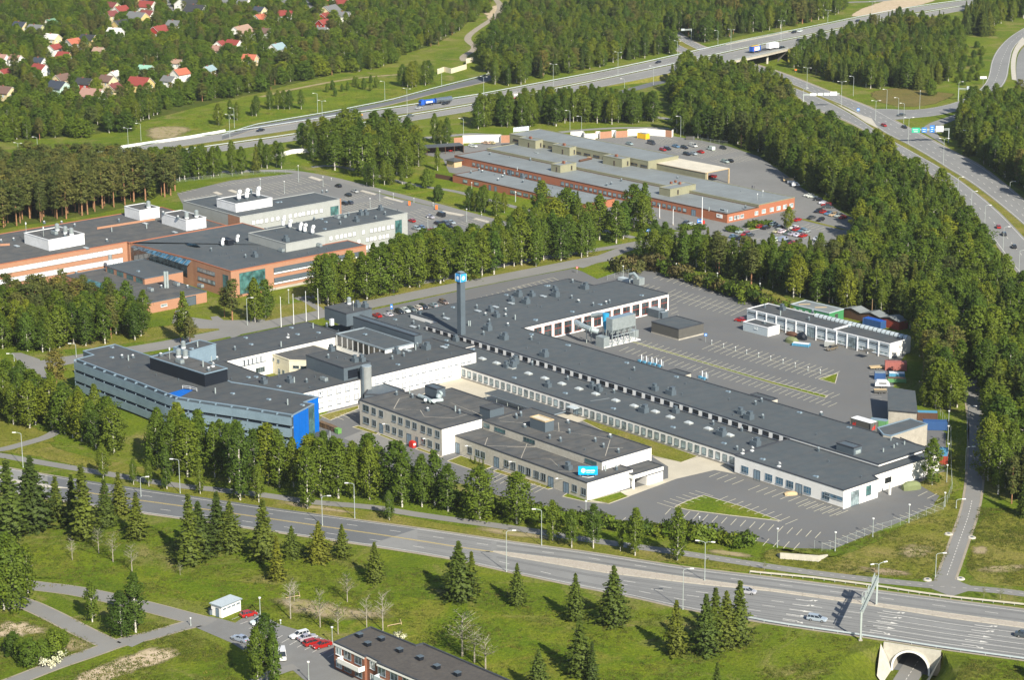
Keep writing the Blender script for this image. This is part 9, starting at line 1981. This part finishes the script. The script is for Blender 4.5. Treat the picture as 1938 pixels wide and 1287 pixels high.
wood('in the forest beyond the motorway above the bridge',[(1303,88),(1347,78),(1440,60),(1540,42),(1598,27),(1598,-50),(1000,-50),(985,25),(950,45),(925,80),(914,105),(916,152),(942,163),(980,162),(1006,154),(1068,140),(1140,127),(1282,98)],6.6,{B:.6,S_:.2,N_:.2},9,16,18,1.35)
wood('in the woods at the top right corner',[(1850,-50),(2500,-60),(2500,20),(1938,36),(1880,50),(1850,30)],6.5,{B:.7,S_:.3},12,15,19)
wood('in the dark spruce clump at the top right',[(1822,50),(1876,48),(1874,68),(1828,68)],4.6,{S_:1},15,18,20)
wood('among the suburb houses',[(-520,-50),(960,-50),(945,10),(905,35),(868,60),(830,86),(770,100),(735,128),(650,140),(560,158),(490,176),(423,186),(361,196),(310,212),(258,224),(240,252),(200,260),(-520,295)],7.6,{B:.42,N_:.12,L9:.4,S_:.06},6.5,12,21,1.5)
wood('on the rough grass beside the interchange wood',[(1800,95),(1850,85),(1866,110),(1862,150),(1830,170),(1800,160)],9,{L9:.7,B:.3},6,9,25)
wood('on the bank beside the motorway at the left',[(240,225),(300,212),(310,216),(250,236)],5,{B:1},10,14,22)
wood('on the far side of the near road beyond the right edge',[(2010,1280),(2300,1230),(2700,1330),(2700,1500),(2050,1400)],8,{B:.7,S_:.3},9,14,31)
wood('between the path and the ring road beyond the right edge',[(2030,1000),(2200,1020),(2500,900),(2700,1180),(2100,1100)],7,{B:.6,S_:.3,N_:.1},9,15,32)
wood('at the corner of the fence at the lower right',[(1862,965),(1900,962),(1990,975),(1990,990),(1920,985)],7,{B:.7,S_:.3},8,12,23)
byk={}
for t in WOODS:byk.setdefault(t[0],[]).append(t)
CNT={k:sum(1 for o in COL.objects if o.parent is None and o.name.split('.')[0]==k)for k in VAR}
KN={'birch_tree':'birch','spruce_tree':'spruce','pine_tree':'pine','broadleaf_tree':'bright green leafy tree'}
def scat(kind,items):
 """all further trees of one kind: one object, instanced on points"""
 me=bpy.data.meshes.new('rough_grass' if kind=='grass_tuft' else 'far_'+kind.replace('_tree','')+'_forest');me.vertices.add(len(items));me.vertices.foreach_set('co',[c for t in items for c in(t[1],t[2],0.0)])
 for nm,ty,vals in(('vi','INT',[rnd.randrange(len(VAR[kind]))for _ in items]),('rz','FLOAT',[t[6]for t in items]),('sx','FLOAT',[t[3]/BH[kind]*t[5]for t in items]),('sz','FLOAT',[t[3]/BH[kind]for t in items])):
  a=me.attributes.new(nm,ty,'POINT');a.data.foreach_set('value',vals)
 me.update();o=bpy.data.objects.new(me.name,me);COL.objects.link(o);tag(o,'rough tufts of grass on the meadow and verges' if kind=='grass_tuft' else 'mass of %s woodland filling the far forests'%kind.split('_')[0],'grass' if kind=='grass_tuft' else 'forest',None,'stuff')
 ng=bpy.data.node_groups.new('scatter_'+kind,'GeometryNodeTree');ng.interface.new_socket('Geometry',in_out='INPUT',socket_type='NodeSocketGeometry');ng.interface.new_socket('Geometry',in_out='OUTPUT',socket_type='NodeSocketGeometry');N=ng.nodes;L_=ng.links
 gi=N.new('NodeGroupInput');go_=N.new('NodeGroupOutput');join=N.new('GeometryNodeJoinGeometry')
 for cr,tr in VAR[kind][::-1]:
  j2=N.new('GeometryNodeJoinGeometry')
  for m in(cr,tr):
   if m is None:continue
   src=next(x for x in COL.objects if x.type=='MESH' and x.data==m);oi=N.new('GeometryNodeObjectInfo');oi.transform_space='ORIGINAL';oi.inputs['Object'].default_value=src;L_.new(oi.outputs['Geometry'],j2.inputs[0])
  g2=N.new('GeometryNodeGeometryToInstance');L_.new(j2.outputs[0],g2.inputs[0]);L_.new(g2.outputs[0],join.inputs[0])
 def attr(nm,ty):a=N.new('GeometryNodeInputNamedAttribute');a.data_type=ty;a.inputs['Name'].default_value=nm;return next(s for s in a.outputs if s.enabled and s.name=='Attribute')
 iop=N.new('GeometryNodeInstanceOnPoints');iop.inputs['Pick Instance'].default_value=True;L_.new(gi.outputs[0],iop.inputs['Points']);L_.new(join.outputs[0],iop.inputs['Instance']);L_.new(attr('vi','INT'),iop.inputs['Instance Index'])
 cr_=N.new('ShaderNodeCombineXYZ');L_.new(attr('rz','FLOAT'),cr_.inputs[2]);L_.new(cr_.outputs[0],iop.inputs['Rotation'])
 cs_=N.new('ShaderNodeCombineXYZ');sx_=attr('sx','FLOAT');L_.new(sx_,cs_.inputs[0]);L_.new(sx_,cs_.inputs[1]);L_.new(attr('sz','FLOAT'),cs_.inputs[2]);L_.new(cs_.outputs[0],iop.inputs['Scale'])
 L_.new(iop.outputs[0],go_.inputs[0]);md=o.modifiers.new('scatter','NODES');md.node_group=ng
for kind,items in byk.items():
 items.sort(key=lambda t:-(t[3]/t[2]))
 vis=[];rest=[]
 for t in items:
  x,y=Q((t[1],t[2],t[3]*.6));(vis if(-5<x<1943 and-5<y<1292)and len(vis)<300-CNT.get(kind,0)else rest).append(t)
 for t in vis:o=tree(kind,t[1],t[2],t[3],KN[kind]+' '+t[4],'trees '+t[4],t[5],None,t[6])
 if rest:scat(kind,rest)
print('TREES',{k:len(v)for k,v in byk.items()},'individual',CNT)
tv=[]
for i in range(4):
 r_=random.Random(700+i);tv.append(leafmesh('tuft',[(r_.gauss(0,.45),r_.gauss(0,.45),abs(r_.gauss(.03,.1)))for _ in range(16)],[r_.uniform(.10,.22)for _ in range(16)],'leaf_tuft',700+i))
def tufts(name,px,n,seed,h=1.0):
 rs=np.random.RandomState(seed);w_=np.array([tuple(P(x,y)[:2])for x,y in px]);x0,y0=w_.min(0);x1,y1=w_.max(0);X=rs.uniform(x0,x1,n*3);Y=rs.uniform(y0,y1,n*3);ok=inside(w_,X,Y)
 dens_=np.sin(X*.21+np.sin(Y*.13)*2)+np.sin(Y*.27+np.sin(X*.17)*2)+rs.uniform(-1.6,1.6,len(X));ok&=dens_>-.2
 for a,b,c,d,e in EXB:
  m=ok&(X>a)&(X<b)&(Y>c)&(Y<d)
  if m.any():idx=np.where(m)[0];ok[idx[inside(e,X[idx],Y[idx])]]=False
 X,Y=X[ok][:n],Y[ok][:n];return[('t',float(x),float(y),h*float(rs.uniform(.35,.95)),'',1.0,float(rs.uniform(0,6.28)))for x,y in zip(X,Y)]
TF=[]
for k,(px,n)in enumerate((([(-20,1020),(100,990),(300,1000),(560,1040),(900,1095),(1200,1150),(1640,1215),(1660,1300),(950,1300),(700,1200),(450,1160),(200,1120),(-20,1095)],9000),([(20,1160),(340,1185),(430,1230),(460,1300),(-20,1300),(-20,1160)],2500),([(1440,1035),(1500,1045),(1700,1000),(1810,925),(1830,1010),(1780,1100),(1440,1070)],2500),([(1830,960),(1960,965),(1960,1110),(1830,1100)],1500),([(250,250),(560,168),(740,140),(900,158),(640,208),(350,262)],2500),([(1680,1240),(1960,1255),(1960,1300),(1790,1300)],700),([(0,810),(240,870),(600,945),(1000,1005),(1440,1050),(1440,1090),(900,1010),(200,900),(0,850)],3000))):TF+=tufts('t',px,n,40+k)
src_=[inst('tuft',m,None,wmat(P(60+20*i,1110).x,P(60+20*i,1110).y,0))for i,m in enumerate(tv)]
VAR['grass_tuft']=[(m,None)for m in tv];BH['grass_tuft']=1.0
for o in src_:tag(o,kind='stuff')
scat('grass_tuft',TF)
mb=MB();mb.box((0,2000,-8),(3400,5000,214),'rubber');hz=mb.build('haze',fix=False);tag(hz,kind='stuff')
hm=bpy.data.materials.new('haze');hm.use_nodes=True;nt=hm.node_tree;nt.nodes.clear();ho=nt.nodes.new('ShaderNodeOutputMaterial');pv=nt.nodes.new('ShaderNodeVolumePrincipled')
pv.inputs['Color'].default_value=(.80,.87,.95,1);pv.inputs['Density'].default_value=.00004;pv.inputs['Anisotropy'].default_value=.2;nt.links.new(pv.outputs[0],ho.inputs['Volume'])
hz.data.materials.clear();hz.data.materials.append(hm);SC.cycles.volume_bounces=0;hz.data.flip_normals()if hz.data.polygons[0].normal.z*0 else None
